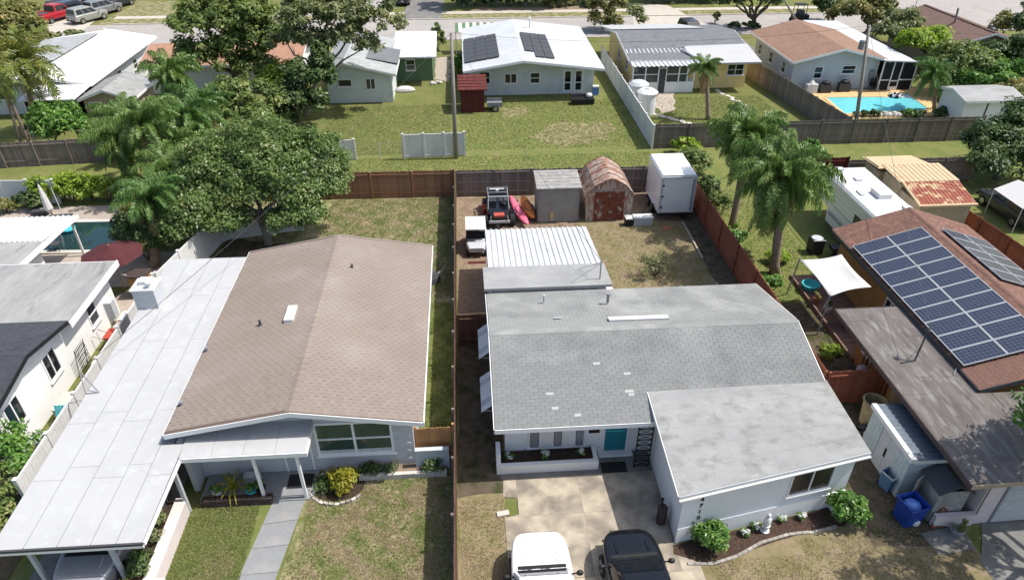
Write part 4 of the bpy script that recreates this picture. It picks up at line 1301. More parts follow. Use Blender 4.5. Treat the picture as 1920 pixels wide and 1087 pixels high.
# house number on the wing
def digit(txt, o, u, size, m, parent):
    cu = bpy.data.curves.new('house_number', 'FONT')
    cu.body = txt
    cu.size = size
    cu.extrude = .012
    o_ = bpy.data.objects.new('house_number', cu)
    COL.objects.link(o_)
    dg = bpy.context.evaluated_depsgraph_get()
    me = bpy.data.meshes.new_from_object(o_.evaluated_get(dg))
    bpy.data.objects.remove(o_)
    n = u.cross(Vector((0, 0, 1)))
    Mx = Matrix.Identity(4)
    for i in range(3):
        Mx[i][0], Mx[i][1], Mx[i][2], Mx[i][3] = u[i], (0, 0, 1)[i], n[i], o[i]
    me.transform(Matrix.Translation(-WL.get(parent.name, Vector())) @ Mx)
    me.name = 'house_number'
    me.materials.clear()
    me.materials.append(m)
    q = bpy.data.objects.new('house_number', me)
    COL.objects.link(q)
    q.parent = parent
for k, ch in enumerate('4710'):
    digit(ch, FL + uw * .62 + nw * .016 + Vector((0, 0, 1.86 - .3 * k)), uw, .26, M_['black'], gh)
# front wall: striped shutters, teal door, plaque, porch lattice
b = window(gh, (1.85, 18.15, .5), (1, 0, 0), 2.1, 1.5, 1, 1, 'white_trim', 'glass_grey', .06, True, 'shuttered_window')
for x0, w, mm in ((1.92, .3, 'mid_grey'), (2.24, .55, 'white'), (2.81, .26, 'mid_grey'), (3.09, .52, 'white'), (3.63, .27, 'mid_grey')):
    B().box(x0, x0 + w, 18.05, 18.085, .55, 1.95).build('shutter_panel', M_[mm], b)
d = door(gh, (4.72, 18.15, .12), (1, 0, 0), .82, 2.05, 'teal', 'white_trim')
B().box(4.76, 5.5, 18.095, 18.114, 1.12, 1.2).build('door_rail', M_['turquoise'], d)
B().box(4.1, 4.5, 18.1, 18.149, 1.1, 1.38).build('wall_plaque', M_['black'], gh)
B().box(4.5, 5.8, 17.85, 18.149, .02, .1).build('door_step', M_['white_wall'], gh)
lat = B()
lx0, lx1, ly = 5.72, 6.25, 17.3
for x in (lx0, lx1): lat.box(x - .02, x + .02, ly - .02, ly + .02, .02, 2.5)
for i in range(9):
    z = .1 + i * .27
    lat.box(lx0 + .021, lx1 - .021, ly - .015, ly + .015, z, z + .025)
    if i < 8:
        lat.tube((lx0 + .02, ly, z + .04), (lx1 - .02, ly, z + .25), .011, n=4)
        lat.tube((lx1 - .02, ly, z + .04), (lx0 + .02, ly, z + .25), .011, n=4)
lat.build('porch_lattice', M_['black'], gh)
for y, ya in ((22.05, 24.0), (18.95, 20.9)):
    a = T('window_awning', 'white aluminium awning with two grey stripes on the side wall, ' + ('further from the street' if y > 20 else 'nearer to the street'), 'awning', (.97, y, 1.5), group='striped side awnings')
    n_ = 7
    for i in range(n_):
        f0, f1 = i / n_, (i + 1) / n_
        B().add([(.96, y + (ya - y) * f0, 2.28), (.96, y + (ya - y) * f1 - .006, 2.28), (.14, y + (ya - y) * f1 - .006, 1.62), (.14, y + (ya - y) * f0, 1.62),
                 (.96, y + (ya - y) * f0, 2.25), (.96, y + (ya - y) * f1 - .006, 2.25), (.14, y + (ya - y) * f1 - .006, 1.59), (.14, y + (ya - y) * f0, 1.59)],
                [(0, 3, 2, 1), (4, 5, 6, 7), (0, 1, 5, 4), (1, 2, 6, 5), (2, 3, 7, 6), (3, 0, 4, 7)]).build('awning_panel', M_['pale_grey' if i in (1, 5) else 'white'], a)
    for yy in (y + .1, ya - .1):
        B().tube((.2, yy, 1.6), (.97, yy, 1.5), .015).build('awning_bracket', M_['white'], a)
    window(gh, (.98, ya - .3, .95), (0, -1, 0), ya - y - .6, 1.15, 2, 2)
pl = T('planter', 'long white masonry planter of dark soil under the striped shutters', 'planter', (2.5, 17.35, 0))
b = B().box(.62, 4.38, 17.3, 17.46, 0, .45).box(.62, .78, 17.46, 18.1, 0, .9).box(4.22, 4.38, 17.46, 18.1, 0, .45)
b.build('planter_wall', M_['white_wall'], pl)
B().box(.79, 4.21, 17.47, 18.1, .02, .36).build('soil', M_['mulch'], pl)
for i, (x, l) in enumerate(((1.1, 'small white-flowered plant at the left end of the white planter'), (2.45, 'small white-flowered plant in the middle of the white planter'), (3.85, 'small white-flowered plant at the right end of the white planter'))):
    t = T('flowering_plant', l, 'plant', (x, 17.75, .36), group='plants in the white planter')
    crown(t, [(Vector((x, 17.75, .5)), .16, .14, .14)], 90, .09, LF['shrub'], 90 + i, .1, 'foliage', per=20)
    crown(t, [(Vector((x, 17.7, .6)), .16, .13, .1)], 35, .08, LF['flower'], 95 + i, .08, 'blossom', per=12)
tag(B().box(4.5, 5.45, 17.1, 17.6, .03, .045).build('doormat', M_['black_rubber']), 'black doormat on the slab below the teal door', 'doormat')
t = T('golf_bag', 'dark brown upright bag with a knobbed top against the side of the white front wing', 'bag', (6.12, 14.85, 0))
B().lathe((6.12, 14.85, .02), [(.1, 0), (.17, .03), (.16, .45), (.18, .75), (.14, .82)], 12).build('bag', M_['brick_dark'], t)
B().tube((6.1, 14.85, .8), (6.08, 14.9, 1.12), .03).ell((6.08, 14.9, 1.16), .06, .06, .05, 8, 4).build('club', M_['black'], t)
B().box(6.2, 6.26, 14.75, 14.95, .1, .7).build('pocket', M_['black'], t)

# ------------------------------------------------------------------ brown-roofed house on the left
bh = gable_house('house', 'low grey house with tan shingle roof and long white flat carport', -10.05, -2.35, 17.95, 28.4, 2.95, 3.7, 'y', 'wall_grey', 'shingle_brown_base', .48, -6.25, overy=.72)
sb = math.hypot(4.28, .75)
shingles(bh, (-10.53, 28.95, 2.95), (0, -1, 0), (4.28, 0, .75), 11.6, sb, M_['shingle_brown'], limit=150, seed=7)
sb2 = math.hypot(4.38, .75)
shingles(bh, (-1.87, 17.26, 2.95), (0, 1, 0), (-4.38, 0, .75), 11.75, sb2, M_['shingle_brown'], limit=220, seed=8)
for i in range(38):
    y = 17.26 + i * .31
    B().slab([(-6.41, y, 3.69), (-6.25, y, 3.722), (-6.25, y + .3, 3.722), (-6.41, y + .3, 3.69)], .012).slab([(-6.25, y, 3.722), (-6.09, y, 3.69), (-6.09, y + .3, 3.69), (-6.25, y + .3, 3.722)], .012).build('ridge_shingle', M_['shingle_brown'], bh)
B().box(-7.5, -7.14, 22.5, 23.5, 3.48, 3.66).build('roof_vent', M_['white'], bh)
B().lathe((-8.5, 22.7, 3.28), [(.16, 0), (.1, .05), (.05, .07), (.05, .28)], 8).build('vent_pipe', M_['dark_grey'], bh)
B().lathe((-5.3, 26.4, 3.5), [(.05, 0), (.05, .22)], 8).build('vent_pipe', M_['dark_grey'], bh)
for y in (18.6, 21.6):
    B().lathe((-10.35, y, 2.98), [(.05, 0), (.05, .14), (.08, .14), (.08, .18)], 8).build('vent_pipe', M_['mid_grey'], bh)
# white flat roof in sheets
xs = [-14.3, -13.35, -12.4, -11.45, -10.72, -9.95]
ys = [13.38, 15.9, 18.4, 22.4, 26.0, 29.05]
zc = lambda y: 2.45 + (y - 13.4) * .016
B().slab([(-14.28, 13.42, zc(13.4) - .012), (-9.97, 13.42, zc(13.4) - .012), (-9.97, 17.2, zc(17.2) - .012), (-10.3, 17.22, zc(17.2) - .012), (-10.3, 29.0, zc(29) - .012), (-14.28, 29.0, zc(29) - .012)], .12).build('carport_roof', M_['mid_grey'], bh)
for i in range(5):
    for j in range(5):
        xa, xb = xs[i], xs[i + 1]
        ya, yb = ys[j] + (.5 if i % 2 and 0 < j else 0), ys[j + 1] + (.5 if i % 2 and j < 4 else 0)
        if i == 4:
            if j > 1: continue
            if j == 1: yb = 17.2
        if i == 3 and j >= 1: xb = -10.3 if ya > 17.2 else xb
        B().slab([(xa + .012, ya + .005, zc(ya)), (xb - .012, ya + .005, zc(ya)), (xb - .012, yb - .005, zc(yb)), (xa + .012, yb - .005, zc(yb))], .011).build('roof_sheet', M_['roof_white'], bh)
# porch roof between the carport and the front window
for i in range(4):
    xa, xb = -9.94 + i * 1.04, -9.94 + (i + 1) * 1.04 - .012
    B().slab([(xa, 16.58, 2.49), (xb, 16.58, 2.49), (xb, 17.93, 2.62), (xa, 17.93, 2.62)], .06).build('porch_roof_sheet', M_['roof_white'], bh)
f = B().box(-9.9, -5.75, 16.53, 16.575, 2.3, 2.48).box(-9.944, -9.9, 13.38, 16.575, 2.3, 2.44).box(-5.80, -5.75, 16.58, 17.9, 2.32, 2.46)
f.build('porch_fascia', M_['white_trim'], bh)
B().box(-14.3, -9.95, 13.32, 13.375, 2.36, 2.45).build('gutter', M_['dark_grey'], bh)
B().box(-14.3, -9.95, 13.33, 13.38, 2.24, 2.355).build('carport_fascia', M_['white_trim'], bh)
B().box(-10.25, -10.06, 17.3, 29.0, 0, 2.5).build('carport_wall', M_['wall_grey'], bh)
for (x, y) in ((-13.6, 13.75), (-11.2, 13.7), (-10.15, 16.4), (-13.9, 17.5), (-14.0, 22), (-14.0, 26.5)):
    B().box(x - .06, x + .06, y - .06, y + .06, 0, 2.42).build('carport_post', M_['pale_grey'], bh)
for (x, y) in ((-7.63, 16.72), (-6.18, 16.72)):
    B().box(x - .05, x + .05, y - .05, y + .05, 0, 2.44).build('porch_post', M_['white_trim'], bh)
B().box(-14.35, -13.45, 25.1, 26.0, 2.6, 3.55).build('chimney', M_['pale_grey'], bh)
c_ = B().box(-14.4, -13.4, 25.05, 26.05, 3.55, 3.62)
c_.build('chimney_cap', M_['white'], bh)
B().box(-14.15, -13.75, 25.45, 25.85, 3.621, 3.8).lathe((-13.62, 25.3, 3.621), [(.1, 0), (.1, .25), (.16, .26), (.02, .36)], 8).build('chimney_pot', M_['white'], bh)
B().tube((-14.3, 19.9, 2.56), (-14.45, 20.3, 3.35), .022).tube((-14.45, 20.3, 3.35), (-13.85, 19.95, 2.56), .022).tube((-13.85, 19.95, 2.58), (-14.3, 19.9, 2.58), .02).build('antenna_stay', M_['mid_grey'], bh)
w_ = window(bh, at(598, 853, 17.95), (1, 0, 0), (at(742, 853, 17.95) - at(598, 853, 17.95)).x, 1.62, 2, 2, 'white_trim', 'glass_green', .09)
door(bh, (-7.0, 17.95, .12), (1, 0, 0), .9, 2.05, 'pale_grey', 'white_trim')
B().box(-9.9, -5.9, 16.8, 17.94, 0, .1).build('porch_floor', M_['walk_paint'], bh)
B().box(-7.5, -6.05, 16.62, 16.79, 0, .07).build('porch_step', M_['walk_paint'], bh)
B().box(-2.34, -1.1, 17.72, 17.9, 0, 1.02).build('wing_wall', M_['wall_bluegrey'], bh)
# brick courses on the front wall under the window
ms = []
pr = B().box(0, .395, 0, .02, 0, .19)
for j in range(13):
    x = -5.9 + (j % 2) * .2
    while x < -2.75:
        z = .08 + j * .2
        if not (-5.75 < x + .2 < -3.0 and z + .19 > 1.1):
            ms.append(Matrix.Translation((x, 17.934, z)))
        x += .405
pieces(bh, 'block', pr, ms, M_['wall_grey'])
tag(B().box(-6.95, -6.05, 17.1, 17.75, .105, .12).build('doormat', M_['black_rubber']), 'black doormat on the painted porch of the tan-roofed house', 'doormat')
# brick planter, plants and things on the porch
t = T('porch_planter', 'dark brick planter along the shaded porch of the tan-roofed house', 'planter', (-8.7, 16.6, 0))
ms = []
for j in range(4):
    for i in range(11):
        x = -9.75 + i * .215 + (j % 2) * .1
        ms.append(Matrix.Translation((x, 16.5, .02 + j * .085)))
pieces(t, 'brick', B().box(0, .205, 0, .1, 0, .078), ms, M_['brick_dark'])
B().box(-9.75, -7.35, 16.61, 16.8, .02, .28).build('soil', M_['mulch'], t)
t = palm('spiky agave with arching yellow-green leaves on the shaded porch', (-8.75, 17.1, .1), (-8.75, 17.1, .35), [frond(('ag', 0), .75, .7, .05, LF['yellow'], 5, .05, .2, 16)], 16, .06, 1., 4, (70, 5), boots=False, cat='plant', name='agave')
for i, (x, y, mm, l) in enumerate(((-9.3, 16.95, 'white', 'white flower pot with a leafy plant at the left end of the porch'), (-8.1, 16.9, 'turquoise', 'turquoise flower pot on the porch beside the post'), (-7.8, 17.0, 'black', 'black flower pot on the porch next to the turquoise one'))):
    t = T('flower_pot', l, 'flower pot', (x, y, .1), group='pots on the shaded porch')
    B().lathe((x, y, .1), [(.1, 0), (.16, .24), (.18, .25), (.18, .29), (.14, .29), (.13, .2)], 12).build('pot', M_[mm], t)
    crown(t, [(Vector((x, y, .5)), .2, .2, .18)], 120, .11, LF['shrub'], 120 + i, .1, 'foliage', per=20)
t = T('patterned_cushion', 'grey and white patterned box against the porch wall', 'box', (-8.2, 17.6, .1))
B().box(-8.5, -7.95, 17.45, 17.7, .1, .45).build('box', M_['pale_grey'], t)
t = T('wreath', 'round dark twig wreath on the porch wall', 'wreath', (-9.35, 17.9, 1.5))
wb = B()
for k in range(3):
    wb.path([(-9.35 + (.22 + .03 * k) * math.cos(a * .35), 17.86 - .02 * k, 1.5 + (.22 + .03 * k) * math.sin(a * .35)) for a in range(19)], .025, 5)
wb.build('twig_ring', M_['bark'], t)
# round bed with yellow shrub, low planter under the window
t = T('garden_bed_edging', 'curved edging of pale stones round the yellow shrub', 'edging', (-5.2, 16.8, 0))
for i in range(20):
    a = rad(95 + i * 11.5)
    p = Vector((-5.1 + .95 * math.cos(a), 17.15 + .75 * math.sin(a), 0))
    B().obox(p, Vector((-math.sin(a), math.cos(a), 0)) * .16, Vector((math.cos(a), math.sin(a), 0)) * .1, (0, 0, RND.uniform(.06, .11))).build('stone', M_['stone_grey' if i % 3 else 'stone_pale'], t)
sheet('flower_bed', [(-5.1 + .93 * math.cos(a * .4), 17.2 + .72 * math.sin(a * .4)) for a in range(16)], 5, M_['mulch'])
bush('yellow_shrub', 'yellow-green rounded shrub in the stone-edged bed by the front window', (-4.85, 17.05), .5, .45, .85, 1500, .13, 'yellow', 31)
bush('low_shrub', 'small dark speckled shrub left of the yellow one', (-5.6, 17.2), .3, .35, .5, 500, .1, 'dark', 32)
t = T('planter', 'low grey planter wall of pale blocks under the right end of the front window', 'planter', (-2.8, 17.55, 0))
for i in range(8):
    B().box(-4.4 + i * .4, -4.4 + i * .4 + .39, 17.35, 17.5, 0, .25).build('block', M_['stone_pale'], t)
B().box(-4.4, -1.2, 17.51, 17.93, .0, .17).build('soil', M_['dirt'], t)
bush('low_shrub', 'small green shrub at the right end of the grey planter under the front window', (-1.7, 17.62, .17), .45, .25, .5, 600, .11, 'dark', 33)
bush('low_shrub', 'dark row of leaves at the left end of the grey planter', (-3.7, 17.65, .17), .6, .2, .35, 700, .09, 'dark', 34)
# side gate, white planter wall by the carport, car in the carport
wood_fence('gate', 'short fresh orange wood fence panel between the tan-roofed house and the long fence', (-2.3, 18.15), (-.92, 18.15), 1.75, 'wood_fresh', -1, .145, post=1.4)
t = T('planter', 'low pinkish white planter wall of shrubs along the right of the carport', 'planter', (-9.9, 14.8, 0))
B().box(-10.5, -10.12, 12.3, 16.5, 0, .62).build('planter_wall', M_['wall_pinkwhite'], t)
B().box(-10.2, -9.75, 12.9, 13.3, 0, .8).build('pier', M_['wall_pinkwhite'], t)
B().box(-11.05, -10.51, 12.3, 16.5, 0, .5).build('soil', M_['mulch'], t)
for i, (y, lf, l) in enumerate(((12.7, 'olive', 'greyish leafy shrub at the near end of the pinkish planter'), (13.9, 'dark', 'dark leafy shrub in the middle of the pinkish planter'), (15.2, 'pale', 'pale leafy shrub at the far end of the pinkish planter'))):
    bush('planter_shrub', l, (-10.75, y, .5), .32, .6, .6, 700, .11, lf, 40 + i, 'shrubs in the pinkish planter')
car('grey car parked nose out under the white carport roof', (-12.25, 15.3, 0), -math.pi / 2, 'car_silver', 'suv')
t = T('storage_cupboard', 'dark grey cupboard with a white lid beside the car in the carport', 'cupboard', (-11.0, 15.8, 0))
B().box(-11.2, -10.8, 14.8, 16.6, 0, .9).build('cabinet', M_['dark_grey'], t)
B().box(-11.22, -10.78, 14.78, 16.62, .9, .93).build('lid', M_['pale_grey'], t)
sheet('carport_slab', [(-14.4, 8), (-10.7, 8), (-10.7, 28), (-14.4, 28)], 5, M_['concrete_grey'])
# ------------------------------------------------------------------ left house
lh = T('house', 'white house at left edge with stained flat grey roof and dark shingled front', 'house', (-22, 19, 0))
b = B().box(-30, -17.25, 18.6, 28.7, 0, 2.52)
b.build('wall', M_['white_wall'], lh)
B().add([(-17.25, 18.6, 2.53), (-17.25, 24.0, 2.53), (-17.25, 21.2, 3.1), (-30, 18.6, 2.53), (-30, 24.0, 2.53), (-30, 21.2, 3.1)], [(0, 1, 2), (5, 4, 3), (0, 3, 4, 1), (1, 4, 5, 2), (2, 5, 3, 0)]).build('gable', M_['white_wall'], lh)
B().slab([(-30.5, 24.12, 2.8), (-16.72, 24.12, 2.8), (-16.72, 29.0, 2.72), (-30.5, 29.0, 2.72)], .14).build('flat_roof', M_['roof_leftgrey'], lh)
f = B().box(-16.715, -16.66, 24.12, 29.03, 2.5, 2.79)
f.box(-30, -16.72, 29.005, 29.04, 2.5, 2.74).build('fascia', M_['white_trim'], lh)
B().add([(-16.69, 18.1, 2.72), (-16.69, 21.2, 3.3), (-16.69, 24.1, 2.74), (-16.69, 18.1, 2.9), (-16.69, 21.2, 3.46), (-16.69, 24.1, 2.9), (-16.72, 18.1, 2.72), (-16.72, 21.2, 3.3), (-16.72, 24.1, 2.74), (-16.72, 18.1, 2.9), (-16.72, 21.2, 3.46), (-16.72, 24.1, 2.9)],
        [(0, 1, 4, 3), (1, 2, 5, 4), (9, 10, 7, 6), (10, 11, 8, 7), (3, 4, 10, 9), (4, 5, 11, 10), (0, 6, 7, 1), (1, 7, 8, 2)]).build('rake_board', M_['black'], lh)
B().slab([(-30.5, 18.05, 2.88), (-16.73, 18.05, 2.88), (-16.73, 21.2, 3.44), (-30.5, 21.2, 3.44)], .12).slab([(-30.5, 21.2, 3.44), (-16.73, 21.2, 3.44), (-16.73, 24.1, 2.9), (-30.5, 24.1, 2.9)], .12).build('shingle_roof', M_['shingle_dark'], lh)
shingles(lh, (-22.6, 18.05, 2.88), (1, 0, 0), (0, 3.15, .56), 5.85, 3.15, M_['shingle_dark'], limit=60, seed=11)
shingles(lh, (-16.74, 24.1, 2.9), (-1, 0, 0), (0, -2.9, .54), 5.85, 2.9, M_['shingle_dark'], limit=60, seed=12)
for y, w in ((19.55, .95), (22.4, .95)):
    window(lh, (-17.25, y, 1.05), (0, 1, 0), w, 1.2, 2, 1, 'white_trim', 'glass_dark', .06)
window(lh, (-17.25, 26.2, .95), (0, 1, 0), .8, 1.05, 1, 2, 'white_trim', 'glass_grey', .06)
B().box(-17.24, -16.9, 27.6, 28.0, .4, 1.3).build('meter_box', M_['pale_grey'], lh)
corrugated('patio_roof', lh, (-28, 31.6, 2.5), (-21.4, 31.6, 2.5), (-20.95, 34.45, 2.42), (-28, 34.45, 2.42), 26, .045, M_['roof_metal_white'])
B().slab([(-28, 29.05, 2.62), (-21.3, 29.05, 2.62), (-21.3, 31.6, 2.5), (-28, 31.6, 2.5)], .12).build('rear_roof', M_['roof_leftgrey'], lh)
B().slab([(-21.29, 29.05, 2.66), (-21.12, 29.05, 2.66), (-21.0, 34.5, 2.46), (-20.94, 34.5, 2.46), (-21.25, 31.6, 2.55)], .18).build('fascia', M_['white_trim'], lh)
B().box(-28, -21.6, 29.04, 31.4, 0, 2.4).build('rear_wall', M_['white_wall'], lh)
for x in (-21.3, -24.5):
    B().box(x - .05, x + .05, 34.2, 34.3, 0, 2.38).build('patio_post', M_['white'], lh)

# ------------------------------------------------------------------ right house with solar panels
rh = gable_house('house', 'ochre house with brown shingle roof carrying blue solar panels, at right edge', 18.75, 25.0, 18.1, 29.3, 2.75, 3.85, 'y', 'wall_ochre', 'shingle_red', .42, 22.05, overy=.4, fascia='dark_grey')
sl = Vector((22.05 - 18.33, 0, 1.1))
ss = sl.length
shingles(rh, (18.34, 29.65, 2.75), (0, -1, 0), sl, 11.9, ss, M_['shingle_red'], limit=150, seed=13, ex=.16, wd=.36)
sl2 = Vector((22.05 - 25.42, 0, 1.1))
shingles(rh, (25.41, 17.75, 2.75), (0, 1, 0), sl2, 11.9, sl2.length, M_['shingle_red'], limit=150, seed=14, ex=.16, wd=.36)
B().slab([(21.93, 17.7, 3.835), (22.05, 17.7, 3.875), (22.05, 29.7, 3.875), (21.93, 29.7, 3.835)], .015).slab([(22.05, 17.7, 3.875), (22.17, 17.7, 3.835), (22.17, 29.7, 3.835), (22.05, 29.7, 3.875)], .015).build('ridge_cap', M_['shingle_red'], rh)
def solar(parent, O, u, v, nu, nv, pw, ph, gap=.02):
    O, u, v = Vector(O), Vector(u).normalized(), Vector(v).normalized()
    n = u.cross(v).normalized()
    fr_ = B()
    e = .026
    fr_.box(0, pw, 0, e, 0, .045).box(0, pw, ph - e, ph, 0, .045).box(0, e, e, ph - e, 0, .045).box(pw - e, pw, e, ph - e, 0, .045)
    me = bpy.data.meshes.new('panel_frame')
    me.from_pydata(fr_.v, [], fr_.f)
    me.materials.append(M_['pale_grey'])
    ce = B().box(e, pw - e, e, ph - e, .004, .034)
    mc = bpy.data.meshes.new('cell_sheet')
    mc.from_pydata(ce.v, [], ce.f)
    mc.materials.append(M_['cells'])
    off = Matrix.Translation(-WL[parent.name])
    for i in range(nu):
        for j in range(nv):
            p = O + u * i * (pw + gap) + v * j * (ph + gap) + n * .1
            o = bpy.data.objects.new('solar_panel', me)
            COL.objects.link(o)
            o.parent = parent
            o.matrix_local = off @ frame(p, u, n)
            q = bpy.data.objects.new('cell_sheet', mc)
            COL.objects.link(q)
            q.parent = o
    for j in range(nv * 2):
        p = O + v * (ph * (.25 + .5 * j)) + n * .03
        B().obox(p, u * nu * (pw + gap), v * .04, n * .06).build('mounting_rail', M_['dark_grey'], parent)
solar(rh, (18.42, 27.72, 2.80), (0, -1, 0), sl, 10, 2, .87, 1.62)
solar(rh, Vector((22.05, 23.1, 3.85)) - sl2.normalized() * 2.95, (0, 1, 0), sl2, 5, 2, .87, 1.3)
# garage wing with a flat rolled roof
B().add([(16.75, 14.1, 0), (25.5, 14.3, 0), (25.5, 18.05, 0), (18.7, 18.05, 0), (18.7, 22.8, 0), (16.75, 22.8, 0), (16.75, 14.1, 2.45), (25.5, 14.3, 2.45), (25.5, 18.05, 2.45), (18.7, 18.05, 2.45), (18.7, 22.8, 2.45), (16.75, 22.8, 2.45)],
        [(5, 4, 3, 2, 1, 0), (6, 7, 8, 9, 10, 11)] + [(i, (i + 1) % 6, 6 + (i + 1) % 6, 6 + i) for i in range(6)]).build('garage_wall', M_['wall_ochre'], rh)
zf_ = 2.6
xs_ = [15.45, 16.35, 17.25, 18.15, 18.72]
B().slab([(15.5, 13.62, 2.575), (26, 13.9, 2.575), (26, 17.68, 2.575), (18.7, 17.68, 2.575), (18.7, 23.15, 2.575), (15.55, 23.15, 2.575)], .1).build('flat_roof_base', M_['roll_roof'], rh)
rs_ = random.Random(5)
for i in range(4):
    y = 13.64
    while y < 23.1:
        y2 = min(23.14, y + rs_.uniform(2.4, 5.2))
        B().slab([(xs_[i] + .06, y, 2.595 + .004 * i), (xs_[i + 1] + .075, y, 2.599 + .004 * i), (xs_[i + 1] + .075, y2 - .01, 2.599 + .004 * i), (xs_[i] + .06, y2 - .01, 2.595 + .004 * i)], .012).build('roof_sheet', M_['roll_roof'], rh)
        y = y2
for j in range(4):
    y = 13.75 + j * .98
    B().slab([(18.82, y, 2.597 + .004 * j), (26, y + .2, 2.597 + .004 * j), (26, y + 1.17, 2.6 + .004 * j), (18.82, y + .97, 2.6 + .004 * j)], .012).build('roof_sheet', M_['roll_roof'], rh)
B().box(15.46, 15.5, 13.6, 23.17, 2.40, 2.6).box(15.5, 18.7, 23.16, 23.19, 2.42, 2.6).build('fascia', M_['brick_dark'], rh)
B().slab([(15.47, 13.57, 2.60), (26, 13.85, 2.6), (26, 13.9, 2.6), (15.5, 13.615, 2.6)], .16).build('fascia', M_['wall_tan'], rh)
gd = B().obox((17.35, 14.085, .08), (7.5, .17, 0), (0, -.05, 0), (0, 0, 2.2))
gd_ = gd.build('garage_door', M_['pale_grey'], rh)
for k in range(4):
    B().obox((17.37, 14.034, .1 + k * .545), (7.46, .17, 0), (0, -.02, 0), (0, 0, .53)).build('door_panel', M_['pale_grey'], gd_)
B().obox((16.76, 14.095, 0), (.55, .012, 0), (0, -.03, 0), (0, 0, 2.42)).build('garage_pier', M_['wall_pinkwhite'], rh)
B().box(16.70, 16.745, 14.12, 17.2, 0, 2.4).build('side_cladding', M_['wall_pinkwhite'], rh)
B().box(16.70, 16.745, 17.21, 19.8, 0, 2.4).build('side_cladding', M_['wall_yellowed'], rh)
b = B().tube((17.0, 19.6, 2.6), (17.15, 19.75, 3.9), .035).tube((16.4, 19.5, 2.63), (17.0, 19.6, 2.66), .03).tube((17.05, 19.65, 3.2), (17.5, 20.2, 2.7), .014).tube((17.12, 19.73, 3.75), (17.4, 20.0, 4.1), .025)
b.lathe((17.18, 19.78, 3.86), [(.09, 0), (.11, .1), (.05, .2)], 8)
b.build('service_mast', M_['dark_grey'], rh)
b = B().tube((18.0, 18.7, 2.63), (18.3, 19.0, 2.66), .025).tube((18.3, 19.0, 2.66), (18.45, 19.3, 2.7), .025)
b.build('roof_pipe', M_['mid_grey'], rh)
window(rh, (18.75, 24.6, 1.1), (0, -1, 0), .9, 1.0, 2, 1, 'white_trim', 'glass_dark')
window(rh, (16.75, 22.2, 1.0), (0, -1, 0), .7, 1.2, 1, 2, 'white_trim', 'glass_dark')
B().tube((16.6, 21.6, .1), (16.55, 21.5, 2.3), .05).tube((16.65, 21.9, .1), (16.65, 21.9, 2.3), .03).build('drain_pipe', M_['brick_dark'], rh)

# ------------------------------------------------------------------ houses behind the alley
eh = gable_house('house', 'white-roofed house with two dark solar arrays, across the alley', .4, 11.2, 59.6, 70.0, 2.7, 3.5, 'y', 'wall_palegrey', 'roof_metal_white', .5, 4.9, overy=1.9)
slE = Vector((5.0, 0, .8)).normalized()
def dark_array(parent, O, u, v, nu, nv, pw, ph, skip=()):
    O, u, v = Vector(O), Vector(u).normalized(), Vector(v).normalized()
    n = u.cross(v)
    pr = B().box(0, pw - .05, 0, ph - .05, 0, .05)
    pieces(parent, 'solar_panel', pr, [frame(O + u * i * pw + v * j * ph + n * .06, u, n) for i in range(nu) for j in range(nv) if (i, j) not in skip], M_['dark_grey'])
dark_array(eh, (.05, 67.2, 2.75), (0, -1, 0), slE, 6, 3, 1.25, 1.02)
sE2 = Vector((6.8, 0, -.8)).normalized()
dark_array(eh, Vector((4.9, 59.0, 3.5)) + sE2 * .35, sE2, (0, 1, 0), 3, 5, .82, 1.55, {(0, 0)})
for (xl, xr, zb, zt, nx, nz) in ((1.25, 2.2, 1.0, 2.1, 1, 2), (3.4, 4.5, 1.0, 1.9, 2, 1), (5.6, 6.5, .95, 1.95, 1, 2)):
    window(eh, (xl, 59.6, zb), (1, 0, 0), xr - xl, zt - zb, nx, nz, 'white_trim', 'glass_dark', .08)
door(eh, (8.55, 59.6, .1), (1, 0, 0), .75, 2.0, glass=[(.12, .6, .25, .85), (.12, .6, .95, 1.85)])
door(eh, (9.5, 59.6, .1), (1, 0, 0), .75, 2.0, glass=[(.12, .6, .25, .85), (.12, .6, .95, 1.85)])
B().lathe((6.4, 69.0, 3.3), [(.07, 0), (.07, .9), (.14, .9), (.14, 1.0)], 8).build('vent_pipe', M_['white'], eh)
sc_ = T('striped_screen', 'green and white striped awning behind the white solar roof', 'awning', (1.5, 72.8, 0))
for i in range(14):
    x = -.8 + i * .36
    B().add([(x, 72.5, 2.2), (x + .35, 72.5, 2.2), (x + .35, 74, 2.75), (x, 74, 2.75), (x, 72.5, 2.17), (x + .35, 72.5, 2.17), (x + .35, 74, 2.72), (x, 74, 2.72)], [(0, 1, 2, 3), (7, 6, 5, 4), (0, 4, 5, 1), (2, 6, 7, 3), (1, 5, 6, 2), (3, 7, 4, 0)]).build('awning_slat', M_['white' if i % 2 else 'wall_green'], sc_)
for x in (-.75, 4.2):
    B().tube((x, 72.6, 0), (x, 72.6, 2.2), .04).build('awning_post', M_['white'], sc_)

